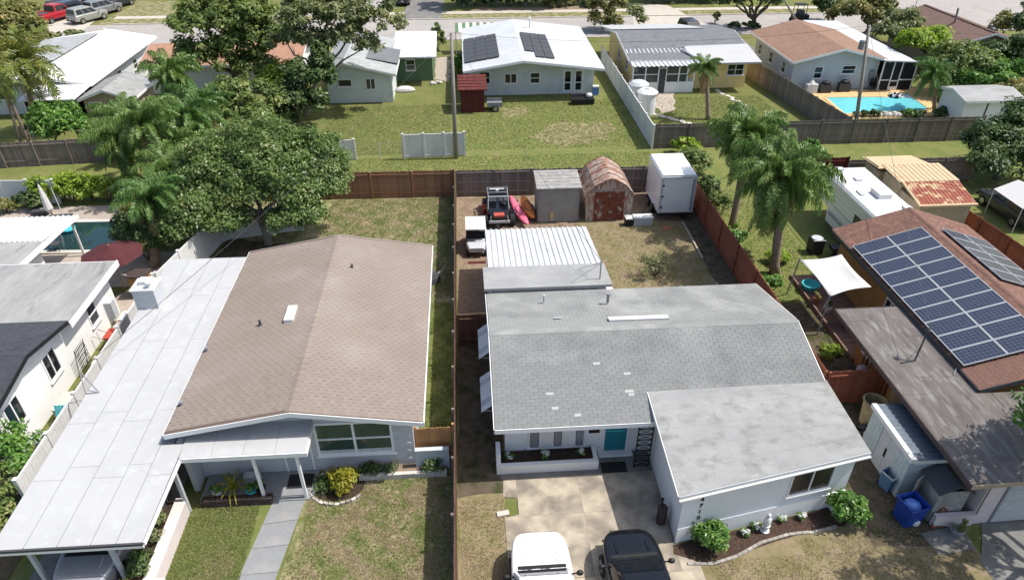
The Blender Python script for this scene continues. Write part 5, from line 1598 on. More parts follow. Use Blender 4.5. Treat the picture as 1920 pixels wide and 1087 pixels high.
fh = gable_house('house', 'yellow house with grey roof and white ribbed porch roof behind vinyl fence', 14.75, 25.0, 60.3, 71.2, 2.7, 3.55, 'x', 'wall_yellow', 'shingle_far_grey', .5, 66.2, overy=.5)
corrugated('porch_roof', fh, (14.3, 58.9, 2.42), (20.0, 58.9, 2.42), (19.6, 62.2, 2.98), (14.3, 62.2, 2.98), 14, .07, M_['roof_metal_white'])
B().slab([(20.05, 58.9, 2.62), (25.6, 58.8, 2.66), (25.6, 62.8, 3.15), (19.6, 62.4, 3.15)], .12).build('flat_roof', M_['roof_white'], fh)
B().slab([(14.1, 67.5, 3.45), (23, 67.5, 3.45), (22, 72.6, 2.62), (13.8, 72.6, 2.62)], .06).build('flat_roof', M_['roof_white'], fh)
B().tube((19.8, 62.3, 3.0), (19.8, 62.3, 4.0), .05).tube((19.3, 61.6, 3.1), (20.1, 60.0, 2.8), .1).build('roof_pipe', M_['pale_grey'], fh)
pw_ = B().box(14.5, 20.0, 59.25, 60.29, 0, .95)
pw_.build('porch_wall', M_['white_wall'], fh)
for x in (14.5, 15.6, 16.75, 17.4, 18.55, 19.3, 19.9):
    B().box(x, x + .1, 59.25, 59.33, .96, 2.4).build('porch_post', M_['white_trim'], fh)
for x0, x1 in ((14.6, 15.6), (15.7, 16.75), (17.5, 18.55), (18.65, 19.3)):
    B().box(x0 + .01, x1 - .01, 59.3, 59.32, .97, 2.38).build('screen', M_['glass_grey'], fh)
    B().box(x0 + .01, x1 - .01, 59.26, 59.295, 1.6, 1.66).build('screen_rail', M_['white_trim'], fh)
door(fh, (16.83, 59.24, .05), (1, 0, 0), .6, 2.1, 'dark_grey')
window(fh, (23.2, 60.3, 1.1), (1, 0, 0), 1.5, 1.0, 2, 2, 'white_trim', 'glass_dark', .06)
window(fh, (14.75, 66.5, 1.1), (0, -1, 0), .7, .9, 1, 2, 'white_trim', 'glass_dark')
window(fh, (14.75, 63.0, 1.1), (0, -1, 0), .7, .9, 1, 2, 'white_trim', 'glass_dark')

ph = gable_house('house', 'pale blue-grey house with brown shingle roof facing the bright pool', 28.7, 36.4, 59.2, 68.2, 2.7, 3.75, 'y', 'wall_bluegrey', 'shingle_far', .5, 32.6, overy=.75)
b = B().slab([(36.2, 58.1, 2.78), (39.1, 58.1, 2.62), (38.9, 72.7, 2.62), (35.0, 72.6, 2.8)], .1)
b.build('porch_roof', M_['roof_metal_white'], ph)
for x0, x1 in ((36.5, 37.35), (37.45, 38.1), (38.2, 39.4)):
    B().box(x0, x1, 58.55, 58.57, .1, 2.58).build('screen', M_['screen_dark'], ph)
for x in (36.42, 37.36, 38.11, 39.4):
    B().box(x, x + .09, 58.5, 58.62, 0, 2.6).build('porch_post', M_['white_trim'], ph)
B().box(36.5, 37.35, 58.5, 58.6, .9, .98).box(38.2, 39.4, 58.5, 58.6, .9, .98).box(37.45, 38.1, 58.5, 58.6, .8, .9).box(37.45, 38.1, 58.5, 58.56, .05, .35).build('screen_rail', M_['white_trim'], ph)
B().box(39.4, 39.45, 58.6, 68, 0, 2.55).build('screen', M_['screen_dark'], ph)
window(ph, (30.6, 59.2, 1.0), (1, 0, 0), .8, 1.05, 1, 2, 'white_trim', 'glass_dark', .06)
window(ph, (33.1, 59.2, 1.35), (1, 0, 0), 1.25, .75, 1, 2, 'white_trim', 'glass_dark', .06)
for y in (61.5, 64.5, 67.3):
    window(ph, (28.7, y, 1.0), (0, -1, 0), .8, 1.0, 1, 2, 'white_trim', 'glass_dark', .06)
b = B().box(35.7, 36.1, 59.05, 59.19, .9, 1.6)
b.build('meter_box', M_['mid_grey'], ph)

hh = gable_house('house', 'pale grey-green house with a green annexe behind the tall trees', -11.5, -6.15, 58.5, 68.0, 2.5, 3.5, 'y', 'wall_greygreen', 'shingle_far_palegrey', .45, -10.0, overy=.45)
B().slab([(-5.68, 60.5, 2.66), (-8.3, 60.5, 3.19), (-8.3, 64.8, 3.19), (-5.68, 64.8, 2.66)][::-1], .04).build('roof_patch', M_['shingle_far_grey'], hh)
B().box(-6.14, -2.9, 64.0, 71, 0, 2.5).build('annexe_wall', M_['wall_green'], hh)
B().slab([(-6.4, 62.5, 2.66), (-2.45, 62.5, 2.62), (-2.6, 71.4, 2.62), (-6.6, 71.4, 2.66)], .14).build('annexe_roof', M_['roof_white_hot'], hh)
window(hh, (-5.3, 64.0, 1.0), (1, 0, 0), .85, 1.0, 1, 2, 'white_trim', 'glass_dark', .06)
window(hh, (-10.6, 58.5, 1.4), (1, 0, 0), 1.15, .6, 1, 1, 'white_trim', 'glass_dark', .05)
window(hh, (-8.3, 58.5, 1.1), (1, 0, 0), .8, .95, 2, 1, 'white_trim', 'glass_grey', .06)
B().box(-6.2, -6.1, 58.44, 58.5, 0, 2.4).build('corner_board', M_['white_trim'], hh)

ih = gable_house('house', 'white-roofed house at far left with a dark screened porch', -38.5, -29.9, 57.6, 69.8, 2.7, 3.4, 'y', 'wall_palegrey', 'roof_white_hot', .45, -33.5, overy=1.2)
B().slab([(-39, 60.5, 2.92), (-33.9, 60.5, 3.5), (-33.9, 69.5, 3.5), (-39, 69.5, 2.92)], .04).build('shingle_patch', M_['shingle_far_palegrey'], ih)
B().slab([(-33.6, 53.4, 2.5), (-29.5, 53.4, 2.5), (-29.4, 56.8, 2.72), (-33.5, 56.8, 2.72)], .1).build('porch_roof', M_['roof_white_hot'], ih)
for x0, x1 in ((-33.3, -32.2), (-32.1, -31.1), (-31.0, -29.8)):
    B().box(x0, x1, 53.75, 53.78, .1, 2.4).build('screen', M_['screen_dark'], ih)
for x in (-33.4, -32.18, -31.08, -29.8):
    B().box(x, x + .09, 53.68, 53.82, 0, 2.45).build('porch_post', M_['white_trim'], ih)
for y0, y1 in ((53.85, 55.5), (55.6, 57.2)):
    B().box(-29.75, -29.72, y0, y1, .1, 2.4).build('screen', M_['screen_dark'], ih)
B().box(-29.8, -29.68, 55.5, 55.6, 0, 2.45).build('porch_post', M_['white_trim'], ih)
window(ih, (-37.5, 57.6, 1.2), (1, 0, 0), 1.2, .6, 1, 1, 'white_trim', 'glass_dark')
for y in (62, 65.5):
    window(ih, (-29.9, y, 1.1), (0, 1, 0), .9, .9, 1, 2, 'white_trim', 'glass_dark')

gable_house('house', 'house with an orange-tan roof partly hidden by the tall trees at left', -27.2, -14.5, 62.0, 68.0, 2.6, 3.5, 'x', 'white_wall', 'roof_orange', .5, overy=.7)
gable_house('house', 'dark brown hip-roofed house near the street corner at top right', 45.0, 51.5, 62.5, 73.0, 2.8, 3.9, 'y', 'wall_tan', 'roof_darkbrown', .6)
wd = [o for o in bpy.data.objects if o.get('label', '').startswith('dark brown hip')][0]
for i in range(26):
    B().box(48.1, 48.4, 61.9 + i * .45, 61.9 + i * .45 + .36, 3.89, 3.95).build('ridge_tile', M_['roof_darkbrown'], wd)
B().ell((49.6, 64.5, 3.6), .45, .45, .25, 10, 5).build('satellite_dish', M_['black'], wd)
b_ = gable_house('garage', 'small taupe garage with a pale gabled roof beside the white-roofed house at left', -29.3, -25.7, 54.3, 58.6, 2.25, 3.0, 'y', 'wall_tan', 'roof_membrane_pale', .3, overy=.3, cat='garage')
door(b_, (-28.9, 54.3, 0), (1, 0, 0), .8, 1.9, 'dark_grey')
sp = gable_house('shed', 'white shed with a grey roof by the right end of the bright pool', 38.3, 42.6, 49.6, 52.6, 2.2, 2.6, 'x', 'white_wall', 'roof_membrane', .25, overy=.3, cat='shed')
B().box(40.1, 40.2, 49.56, 49.6, 0, 2.1).build('corner_board', M_['dark_grey'], sp)
rs2 = T('shed', 'small red wooden shed behind the leaning utility pole', 'shed', (.6, 55.4, 0))
ms = [Matrix.Translation((-.4 + i * .16, 55.4, 0)) for i in range(12)]
B().box(-.4, 1.5, 55.43, 57.3, 0, 1.95).build('wall', M_['red_wood'], rs2)
pieces(rs2, 'plank', B().box(0, .15, 0, .025, 0, 1.95), ms, M_['red_wood'])
B().slab([(-.6, 55.1, 1.98), (1.75, 55.1, 1.98), (1.75, 57.5, 2.5), (-.6, 57.5, 2.5)], .08).build('roof', M_['red_wood'], rs2)
for i in range(5):
    B().box(-.6, 1.75, 55.1 + i * .48, 55.14 + i * .48, 2.0 + i * .105, 2.03 + i * .105).build('roof_batten', M_['rust'], rs2)
tr = T('utility_trailer', 'small grey open trailer beside the red shed', 'trailer', (2.4, 55.9, 0))
B().box(1.75, 3.0, 55.4, 56.6, .45, .53).box(1.75, 3.0, 55.4, 55.44, .53, .8).box(1.75, 3.0, 56.56, 56.6, .53, .8).build('bed', M_['mid_grey'], tr)
wheel(tr, 2.4, 55.4, .28, .16)

# ------------------------------------------------------------------ fences
wood_fence('fence', 'long weathered wooden fence running straight from the street between the two middle houses', (-.86, 9.5), (-.86, 40.2), 1.83, 'wood_fence', -1, .145, jit=.05, railm='wood_weathered')
wood_fence('fence', 'tall rust-red wooden fence along the right of the middle yard', (13.95, 20.05), (13.72, 40.1), 1.85, 'wood_fence_red', -1, .145)
wood_fence('fence', 'dark weathered wooden fence behind the rusty barn and grey shed', (-.78, 40.2), (13.5, 40.0), 1.83, 'wood_weathered', 1, .145, rails=3, jit=.06)
wood_fence('fence', 'reddish brown wooden fence at the back of the tan-roofed house yard', (-13.9, 40.45), (-.95, 40.25), 1.83, 'wood_fence_brown', 1, .145)
wood_fence('fence', 'short rust-red cross fence panel joining the ochre garage', (14.05, 20.1), (16.65, 20.15), 1.8, 'wood_fence_red', 1, .145)
wood_fence('fence', 'long grey weathered fence in front of the bright pool', (13.6, 47.05), (38.2, 47.0), 1.85, 'wood_fence_grey', 1, .15)
wood_fence('fence', 'grey wooden fence between the yellow house yard and the bright pool', (28.3, 47.6), (26.0, 66.0), 1.8, 'wood_fence_grey', 1, .15, limit=120)
wood_fence('fence', 'dark grey wooden fence at far left behind the pool hedge', (-34, 46.6), (-25.4, 47.3), 1.8, 'wood_weathered', 1, .15)
wood_fence('fence', 'dark red wooden fence panel behind the white camper', (18.6, 40.3), (24.6, 40.35), 1.9, 'red_wood', 1, .145, limit=80)
wood_fence('fence', 'weathered fence behind the tan sheds', (24.7, 40.35), (33.5, 40.3), 1.7, 'wood_weathered', 1, .145, limit=80)
wood_fence('fence', 'red-brown low fence between the solar roof and the white canopy', (29.2, 26.0), (28.4, 34.6), 1.5, 'wood_fence_red', -1, .145, limit=80)
wood_fence('fence_gate', 'dark brown gate panel closing the side passage of the grey-roofed house', (-.7, 25.0), (.5, 25.0), 1.75, 'wood_fence', 1, .145, post=1.2)
vinyl_fence('fence', 'white vinyl fence beside the white carport roof', (-15.42, 16.6), (-15.4, 29.2), 1.8, 6)
vinyl_fence('fence', 'white vinyl fence running from the white chimney back to the big dark tree', (-15.3, 29.3), (-14.1, 35.4), 1.8, 3)
vinyl_fence('fence', 'white vinyl fence in front of the pool hedge at far left', (-30.5, 41.2), (-25.6, 40.9), 1.6, 3)
vinyl_fence('fence', 'white vinyl fence with slats between the white solar roof and the yellow house', (13.45, 47.0), (13.4, 68.0), 1.75, 9, slats=7)
vinyl_fence('fence', 'free-standing white vinyl gate panels on the alley by the leaning utility pole', (-4.5, 46.5), (-.2, 46.65), 1.75, 3)
vinyl_fence('fence', 'short white vinyl panel left of the vinyl gate panels', (-8.9, 46.45), (-7.9, 46.45), 1.5, 1)
vinyl_fence('fence', 'white fence panels under the big dark tree', (-14.0, 35.5), (-9.8, 36.4), 1.7, 2)
t = T('wire_fence', 'thin wire fence with pale posts across the back of the far lawn', 'fence', (-6, 47.2, 0))
for x in (-7.9, -6.2, -4.6):
    B().tube((x, 46.5, 0), (x, 46.5, 1.2), .03).build('post', M_['pale_grey'], t)
for z in (.4, .8, 1.18):
    B().tube((-7.9, 46.5, z), (-4.6, 46.5, z), .008, n=4).build('wire', M_['mid_grey'], t)
# garden edging logs and boards in the middle yard
t = T('lawn_edging', 'timber edging board along the right of the dry lawn', 'edging', (12.6, 30, 0))
for y0, y1 in ((26.2, 29.2), (31.6, 35.8)):
    k = int((y1 - y0) / .6)
    for i in range(k):
        a, e = y0 + (y1 - y0) * i / k, y0 + (y1 - y0) * (i + 1) / k - .015
        B().box(12.52 + (a - 26) * .008, 12.62 + (a - 26) * .008, a, e, 0, .13).build('timber', M_['wood_pale'], t)
# edging of the flower bed by the wing
t = T('garden_edging', 'curved edging of pale stones along the flower bed by the white front wing', 'edging', (9.5, 13.6, 0))
pts = PX((1290, 1060), (1340, 1060), (1385, 1045), (1430, 1020), (1480, 1005), (1530, 1000), (1570, 990))
for i in range(len(pts) - 1):
    L_ = (pts[i + 1] - pts[i]).length
    k = max(1, int(L_ / .2))
    d_ = (pts[i + 1] - pts[i]) / k
    for j in range(k):
        p = pts[i] + d_ * j
        B().obox(p, d_ * .93, Vector((-d_.y, d_.x, 0)).normalized() * .1, (0, 0, .05 + RND.uniform(0, .04))).build('stone', M_['stone_grey'], t)
# ------------------------------------------------------------------ trees and palms
tree('mango_tree', 'big dense dark-leaved tree between the white vinyl fence and the brown back fence', (-11.5, 35.0, 0),
     [(at(400, 305, 36.4), 1.9, 1.9, 1.6), (at(490, 275, 37.0), 2.3, 2.2, 1.6), (at(585, 300, 36.6), 2.0, 2.0, 1.6), (at(455, 350, 35.2), 1.9, 1.7, 1.3),
      (at(560, 355, 35.0), 1.8, 1.7, 1.3), (at(375, 355, 35.2), 1.4, 1.5, 1.2), (at(520, 325, 35.6), 2.3, 2.0, 1.6), (at(615, 340, 35.8), 1.3, 1.4, 1.2), (at(570, 395, 33.8), 1.0, 1.1, .8), (at(360, 395, 33.6), 1.2, 1.1, 1.0), (at(425, 412, 33.8), 1.2, 1.1, .8), (at(530, 412, 33.6), 1.1, 1.0, .7), (at(335, 425, 33.0), .9, .9, .9)],
     95000, .185, 'mango', 1, .2, 'bark_pale', .5, limbs=9, fork=.35)
tree('tall_tree', 'tall leafy tree with twin pale trunks left of the grey-green house', G(440, 190),
     [(at(375, 45, 58), 2.6, 2.4, 2.4), (at(440, 20, 58.5), 2.8, 2.6, 2.6), (at(500, 60, 58), 2.2, 2.2, 2.2), (at(400, 100, 57.5), 2.0, 2.0, 1.7), (at(480, 120, 57.5), 1.7, 1.8, 1.6), (at(350, 105, 57.5), 1.3, 1.3, 1.2), (at(450, 70, 58), 2.3, 2.3, 2.2)],
     15000, .36, 'oak', 2, .26, 'bark', .6, limbs=7, core=.05, per=60)
tree('tall_tree', 'tall airy pale-leaved tree leaning over the grey-green house', G(575, 215),
     [(at(570, 20, 56), 2.4, 2.4, 2.0), (at(640, 15, 56.5), 2.6, 2.4, 2.0), (at(705, 30, 56.5), 1.8, 1.8, 1.9), (at(690, 80, 56), 1.2, 1.3, 1.1), (at(600, 75, 55.5), 1.7, 1.8, 1.4), (at(545, 75, 56), 1.5, 1.6, 1.4), (at(655, 55, 56), 1.6, 1.8, 1.4)],
     11000, .34, 'pale', 3, .2, 'bark_pale', .55, limbs=8, core=.05, per=55)
tree('dark_tree', 'dark bushy tree at the left end of the grey-green house', G(555, 238),
     [(at(545, 185, 52.5), 1.7, 1.6, 1.6), (at(590, 195, 52), 1.3, 1.3, 1.3), (at(600, 145, 53), 1.4, 1.4, 1.4), (at(560, 140, 53), 1.3, 1.3, 1.5), (at(520, 215, 51.5), 1.4, 1.4, 1.2), (at(600, 110, 53.5), .8, .8, 1.0)],
     9000, .3, 'dark', 4, .16, 'bark', .5, limbs=6)
tree('small_tree', 'mid-green tree behind the big dark tree at left', G(440, 215),
     [(at(440, 180, 51), 1.5, 1.5, 1.3), (at(490, 180, 51), 1.3, 1.3, 1.2), (at(415, 215, 49.5), 1.6, 1.6, 1.1), (at(475, 225, 49), 1.4, 1.4, 1.0)],
     6500, .3, 'oak', 5, .12, 'bark', .5)
tree('small_tree', 'yellow-green small tree behind the flat-roofed pale house edge, beside the dark tree', G(525, 150),
     [(at(525, 135, 55), 1.1, 1.1, .9), (at(505, 150, 55), .8, .8, .8)], 1800, .3, 'bright', 6, .09)
# queen palms at left
queen_palm('tall queen palm with dark green plumes behind the pool hedge', G(300, 395), at(268, 235, 41), 'palm', 44, 0.17, 1.05, 25, 3, -55, 'queen palms at left')
queen_palm('queen palm beside the orange-tan roof', G(330, 235), at(322, 140, 51), 'palm', 38, 0.15, 1.0, 28, 2, -50, 'queen palms at left')
queen_palm('queen palm between the taupe garage and the big dark tree', G(385, 270), at(375, 200, 47), 'palm_dark', 36, 0.15, 1.0, 28, 2, -50, 'queen palms at left')
queen_palm('low queen palm in front of the taupe garage', G(235, 290), at(232, 225, 47.5), 'palm', 34, 0.14, 0.95, 23, 0, -45, 'queen palms at left')
queen_palm('queen palm close to the left of the big dark tree', G(345, 330), at(335, 275, 41.5), 'palm', 36, 0.15, 0.95, 28, 2, -55, 'queen palms at left')
queen_palm('bushy palm with hanging dead brown fronds beside the dark pool', G(290, 500), at(283, 375, 33.6), 'palm_dark', 44, 0.24, 0.85, 23, 14, -65)
palm('palm with yellowing fronds in front of the white-roofed house at far left', G(62, 245), at(48, 120, 53), CO('palm_yellow'), 24, .2, .95, 17, (78, -40), 4, boots=False)
palm('leaning thin-trunked palm at the left edge, left one of two', G(47, 298), at(-8, 128, 47.5), CO('palm_yellow'), 12, .1, .6, 18, (70, -40), 1, boots=False)
palm('leaning thin-trunked palm at the left edge, right one of two', G(66, 298), at(8, 165, 48), CO('palm'), 9, .11, .4, 19, (70, -40), 2, boots=False)
queen_palm('queen palm with pale plumes above the right end of the pool hedge', G(262, 345), at(222, 262, 43.5), 'palm', 40, .15, 1.0, 61, 1, -60, 'queen palms at left')
queen_palm('queen palm touching the upper left side of the big dark tree', G(372, 330), at(352, 222, 44.5), 'palm_dark', 38, .15, .95, 62, 2, -55, 'queen palms at left')
queen_palm('queen palm right behind the bushy palm by the dark pool', G(318, 400), at(318, 318, 38.0), 'palm', 38, .15, .85, 63, 2, -60, 'queen palms at left')
for i, (px, py, rx, h, lf_) in enumerate(((262, 378, .9, 1.8, 'bright'), (296, 372, .9, 1.6, 'olive'), (205, 300, .9, 1.5, 'pale'))):
    bush('shrub', ('yellow-green shrub at the right end of the pool hedge under the queen palms', 'olive shrub under the queen palms at the left of the big dark tree', 'pale shrub behind the dark grey fence under the queen palms')[i], G(px, py), rx, .8, h, 1500, .2, lf_, 210 + i, clump=.28)
# palms at right
queen_palm('queen palm further back beside the rust-red fence', G(1372, 430), at(1400, 258, 35.2), 'palm', 66, 0.19, 0.95, 23, 3, -76, 'queen palms beside the rust-red fence', L_=3.0, leaf=.72)
queen_palm('big queen palm with bright fronds beside the rust-red fence, nearer to the house', G(1452, 515), at(1464, 335, 30.4), 'palm', 80, 0.22, 1.04, 26, 4, -80, 'queen palms beside the rust-red fence', L_=3.1, leaf=.75)
queen_palm('palm with brown hanging fronds in front of the yellow house', G(1328, 225), at(1322, 128, 53), 'palm', 24, 0.17, 0.62, 23, 12, -10)
queen_palm('small palm at the corner of the bright pool and white shed', G(1752, 205), at(1752, 138, 53.5), 'palm_dark', 30, 0.14, 0.8, 24, 4, -40)
# shrubs and trees at right of the far houses
tree('tree', 'light yellow-green tree behind the white porch roof of the pool house', G(1738, 108), [(at(1715, 78, 62), 1.5, 1.5, .9), (at(1750, 72, 63), 1.5, 1.5, 1.0)], 4500, .32, 'bright', 31, .12)
tree('tree', 'pale olive tree behind the pool house roof', G(1690, 85), [(at(1695, 45, 69), 1.9, 1.9, 1.4), (at(1665, 60, 68), 1.5, 1.6, 1.2)], 4500, .34, 'pale', 32, .13)
tree('tree', 'broad mid-green tree on the street behind the pool house', G(1625, 60), [(at(1600, 20, 77), 2.2, 2.2, 1.6), (at(1640, 15, 77), 2.3, 2.3, 1.8), (at(1655, 38, 75), 1.8, 1.8, 1.3)], 6000, .4, 'olive', 33, .16)
tree('tree', 'dark round tree on the street left of the broad mid-green one', G(1553, 42), [(at(1552, 10, 83), 1.9, 1.9, 1.8)], 3000, .4, 'dark', 34, .16)
tree('tree', 'dark green tree over the far end of the brown roof at top right', G(1900, 110), [(at(1870, 108, 60), 2.2, 2, 1.6), (at(1905, 100, 60), 2.0, 2, 1.6)], 5000, .36, 'dark', 35, .15)
tree('tree', 'mid-green tree between the small pool palm and the top right tree', G(1810, 150), [(at(1795, 112, 57.5), 2.0, 1.9, 1.5), (at(1830, 125, 57), 2.0, 1.9, 1.5), (at(1770, 140, 57), 1.6, 1.5, 1.3)], 8500, .33, 'oak', 36, .13)
tree('tree', 'deep green tree behind the white shed', G(1870, 175), [(at(1855, 145, 55.5), 2.4, 2.0, 1.5), (at(1900, 150, 55), 2.0, 1.8, 1.6), (at(1815, 150, 56), 1.7, 1.5, 1.2)], 9000, .32, 'shrub', 37, .13)
tree('tree', 'olive tree at the right edge behind the white shed', G(1905, 205), [(at(1905, 178, 52), 1.5, 1.5, 1.2)], 2500, .3, 'olive', 38, .12)
tree('big_tree', 'big dark glossy tree at the right edge in front of the white shed', G(1868, 335),
     [(at(1850, 275, 41), 1.7, 1.6, 1.5), (at(1895, 255, 41.5), 1.9, 1.8, 1.7), (at(1905, 300, 40), 1.6, 1.5, 1.4), (at(1850, 305, 39.5), 1.2, 1.3, 1.1), (at(1925, 220, 42.5), 1.4, 1.4, 1.4)],
     15000, .24, 'dark', 39, .2, limbs=6)
tree('slender_tree', 'slender dark cypress-like shrub by the street at top right', G(1882, 62), [(at(1882, 48, 68), .8, .8, 1.0), (at(1885, 35, 68.5), .5, .5, .8)], 1300, .3, 'olive', 40, .08)
tree('tree', 'purplish dark tree at the top right corner', G(1925, 75), [(at(1918, 40, 67), 1.0, 1.2, 1.8)], 1400, .34, 'dark', 41, .1)
# street trees
tree('street_tree', 'street tree with hanging foliage behind the yellow house, left of the dark car', G(1140, 52), [(at(1125, 12, 81), 1.5, 1.5, 1.6), (at(1155, 5, 81), 1.6, 1.6, 1.6), (at(1120, 38, 80), .9, .9, .8), (at(1148, 40, 80), .9, .9, .7)], 4500, .36, 'olive', 42, .13)
tree('street_tree', 'thin street sapling right of the hanging street tree', G(1200, 48), [(at(1190, 22, 81), .8, .8, 1.0), (at(1205, 38, 80.5), .5, .5, .6)], 1000, .34, 'pale', 43, .06)
tree('street_tree', 'spreading street tree with a bare forked trunk behind the pool house', G(1413, 52), [(at(1380, -2, 81), 1.8, 1.6, 1.0), (at(1430, -6, 81), 1.8, 1.6, 1.0), (at(1405, -15, 81), 2, 2, 1.2), (at(1455, 2, 80.5), .9, .9, .7)], 4000, .36, 'dark', 44, .28, limbs=8, fork=.3)
bush('street_shrub', 'clump of yellow-green leaves behind the yellow house next to the dark car', G(1340, 62), 1.6, .6, .7, 900, .3, 'bright', 45)
bush('street_shrub', 'dark trimmed hedge on the verge below the forked street tree', G(1395, 55), 2.5, .5, .8, 1300, .3, 'dark', 46)
bush('street_shrub', 'small upright shrub between dark car and forked tree', G(1340, 45), .4, .4, 1.6, 500, .28, 'olive', 47)
for i, (px, y, lf) in enumerate(((870, 94.2, 'dark'), (930, 95.2, 'dark'), (985, 94.4, 'oak'), (1040, 94.2, 'dark'), (1095, 95.4, 'oak'), (1225, 95.2, 'dark'), (1285, 96, 'dark'), (1345, 97, 'oak'))):
    x = at(px, 5, y).x
    h = 5.0 + .5 * (i % 3)
    tree('street_tree', ('leftmost', 'second', 'third', 'fourth', 'fifth', 'sixth', 'seventh', 'rightmost')[i] + ' from left of the shady trees across the street' if 0 < i < 7 else ('leftmost', 'rightmost')[i > 0] + ' of the shady trees across the street', (x, y, 0), [((x - 1.4, y, h - 1.4), 2.6, 2.6, 1.3), ((x + 1.5, y + .4, h - 1.1), 2.6, 2.6, 1.4), ((x, y - .6, h - .2), 2.6, 2.6, 1.2)], 4200, .5, lf, 60 + i, .17, 'bark_pale', .7, group='shady row of trees across the street', limbs=4)
for i, (px, py, rx, h, lf) in enumerate(((890, 10, 2.9, 1.1, 'dark'), (970, 8, 2.9, 1.2, 'dark'), (1055, 12, 2.4, .9, 'olive'), (1120, 13, 2.2, 1.0, 'dark'), (1250, 5, 2.8, 1.3, 'dark'), (1325, 4, 2.4, 1.2, 'shrub'))):
    bush('hedge_shrub', ('leftmost of the low shrubs', 'second low shrub from left', 'olive low shrub', 'dark low shrub right of the olive one', 'dark low shrub right of the pale drive', 'rightmost green low shrub')[i] + ' under the shady trees across the street', G(px, py), rx * 1.1, 1.6, h * 1.15, 2400, .36, lf, 80 + i, 'undergrowth across the street')
# left edge and top left
tree('tree', 'tangled grey-green tree in the top left corner', G(25, 85), [(at(15, 40, 76), 2.2, 2, 2.0), (at(50, 50, 76), 1.8, 1.8, 1.6), (at(75, 70, 75), 1.1, 1.2, .9), (at(20, 75, 74), 1.6, 1.6, 1.2), (at(50, 20, 79), 1.5, 1.6, 1.4)], 6500, .4, 'olive', 51, .16)
bush('shrub', 'pale spiky hedge by the street behind the white-roofed house', G(137, 75), 1.55, .8, 1.1, 1100, .36, 'pale', 52)
tree('shrub', 'large glossy shrub in front of the dark screened porch at far left', G(105, 262), [(at(95, 225, 49.5), 1.3, 1.2, 1.0), (at(130, 235, 49), 1.4, 1.2, 1.0), (at(85, 245, 48.8), 1.0, 1.0, .8), (at(120, 208, 50.2), .7, .7, .8)], 4500, .27, 'shrub', 53, .07, cat='shrub')
bush('shrub', 'grey-leaved shrub right of the large glossy shrub at far left', G(172, 265), .9, .7, 1.2, 900, .24, 'pale', 54)
for i, (px, rx, h) in enumerate(((92, .75, 1.9), (118, .8, 1.6), (142, .8, 2.1), (172, .9, 1.8), (205, .9, 1.9), (238, .8, 1.5))):
    bush('hedge_shrub', ('yellow-green shrub of the pool hedge, leftmost', 'yellow-green shrub of the pool hedge, second from left', 'tallest yellow-green shrub of the pool hedge', 'yellow-green shrub right of the tallest one in the pool hedge', 'yellow-green shrub of the pool hedge, second from right', 'yellow-green shrub of the pool hedge, next to the queen palm')[i],
         (G(px, 378).x, 40.9 + (i % 2) * .3), rx, .7, h, 1500, .2, 'bright', 100 + i, 'yellow-green shrubs of the pool hedge', clump=.25)
bush('shrub', 'dark green rounded shrub left of the closed white parasol', G(62, 392), .85, .7, 1.3, 1600, .2, 'dark', 110)
bush('shrub', 'sparse reddish-green shrub at the left edge by the pool patio', G(12, 400), .7, .6, 1.0, 900, .18, 'olive', 111)
bush('shrub', 'bright broad-leaved shrub in front of the left side of the big dark tree', G(352, 440), 1.1, 1.0, 2.3, 3000, .24, 'shrub', 112, clump=.3)
bush('shrub', 'dark tall shrub under the bushy palm by the dark pool', G(280, 488), 1.6, 1.2, 3.2, 6000, .19, 'dark', 113, clump=.3)
bush('shrub', 'olive shrub with brownish leaves left of the bushy palm by the dark pool', G(268, 440), .9, .8, 2.4, 2200, .2, 'olive', 134, clump=.3)
tree('shrub', 'leafy light-green shrub at the left edge in front of the white house', (-16.6, 18.9, 0), [((-16.9, 18.7, 1.5), 1.0, .9, .8), ((-16.3, 18.3, 1.2), .7, .8, .7)], 2600, .17, 'shrub', 114, .05, cat='shrub', clump=.3)
tree('shrub', 'darker shrub at the left edge beside the white carport roof', (-16.3, 16.6, 0), [((-16.3, 16.7, 1.3), .9, 1.0, .8), ((-16.0, 15.6, 1.1), .7, .9, .7)], 2600, .16, 'oak', 115, .05, cat='shrub', clump=.3)
bush('hedge', 'green hedge strip between the left white house and the vinyl fence', (-16.0, 23.3, 0), .4, 1.1, .8, 1300, .13, 'shrub', 116)
# shrubs by the white wing, and the tree over the right drive
bush('round_shrub', 'round glossy shrub at the near corner of the white front wing', (7.5, 13.8, 0), .55, .5, 1.05, 2200, .13, 'shrub', 121, 'shrubs by the white front wing')
bush('round_shrub', 'taller glossy shrub at the far end of the white front wing', (12.4, 14.5, 0), .62, .58, 1.2, 2500, .13, 'shrub', 122, 'shrubs by the white front wing')
for i, (px, py) in enumerate(((1395, 1003), (1418, 992), (1465, 978), (1500, 972))):
    p = G(px, py)
    t = T('flowering_plant', 'small pale flowering plant in the bed by the white wing, ' + ('nearest the round shrub', 'second from the round shrub', 'right of the statue', 'nearest the tall shrub')[i], 'plant', p, None, 'flowers along the white front wing')
    crown(t, [(p + Vector((0, 0, .14)), .16, .14, .12)], 110, .09, LF['shrub'], 130 + i, .09, 'foliage', per=20)
    crown(t, [(p + Vector((0, 0, .24)), .14, .12, .08)], 32, .075, LF['flower'], 140 + i, .07, 'blossom', per=12)
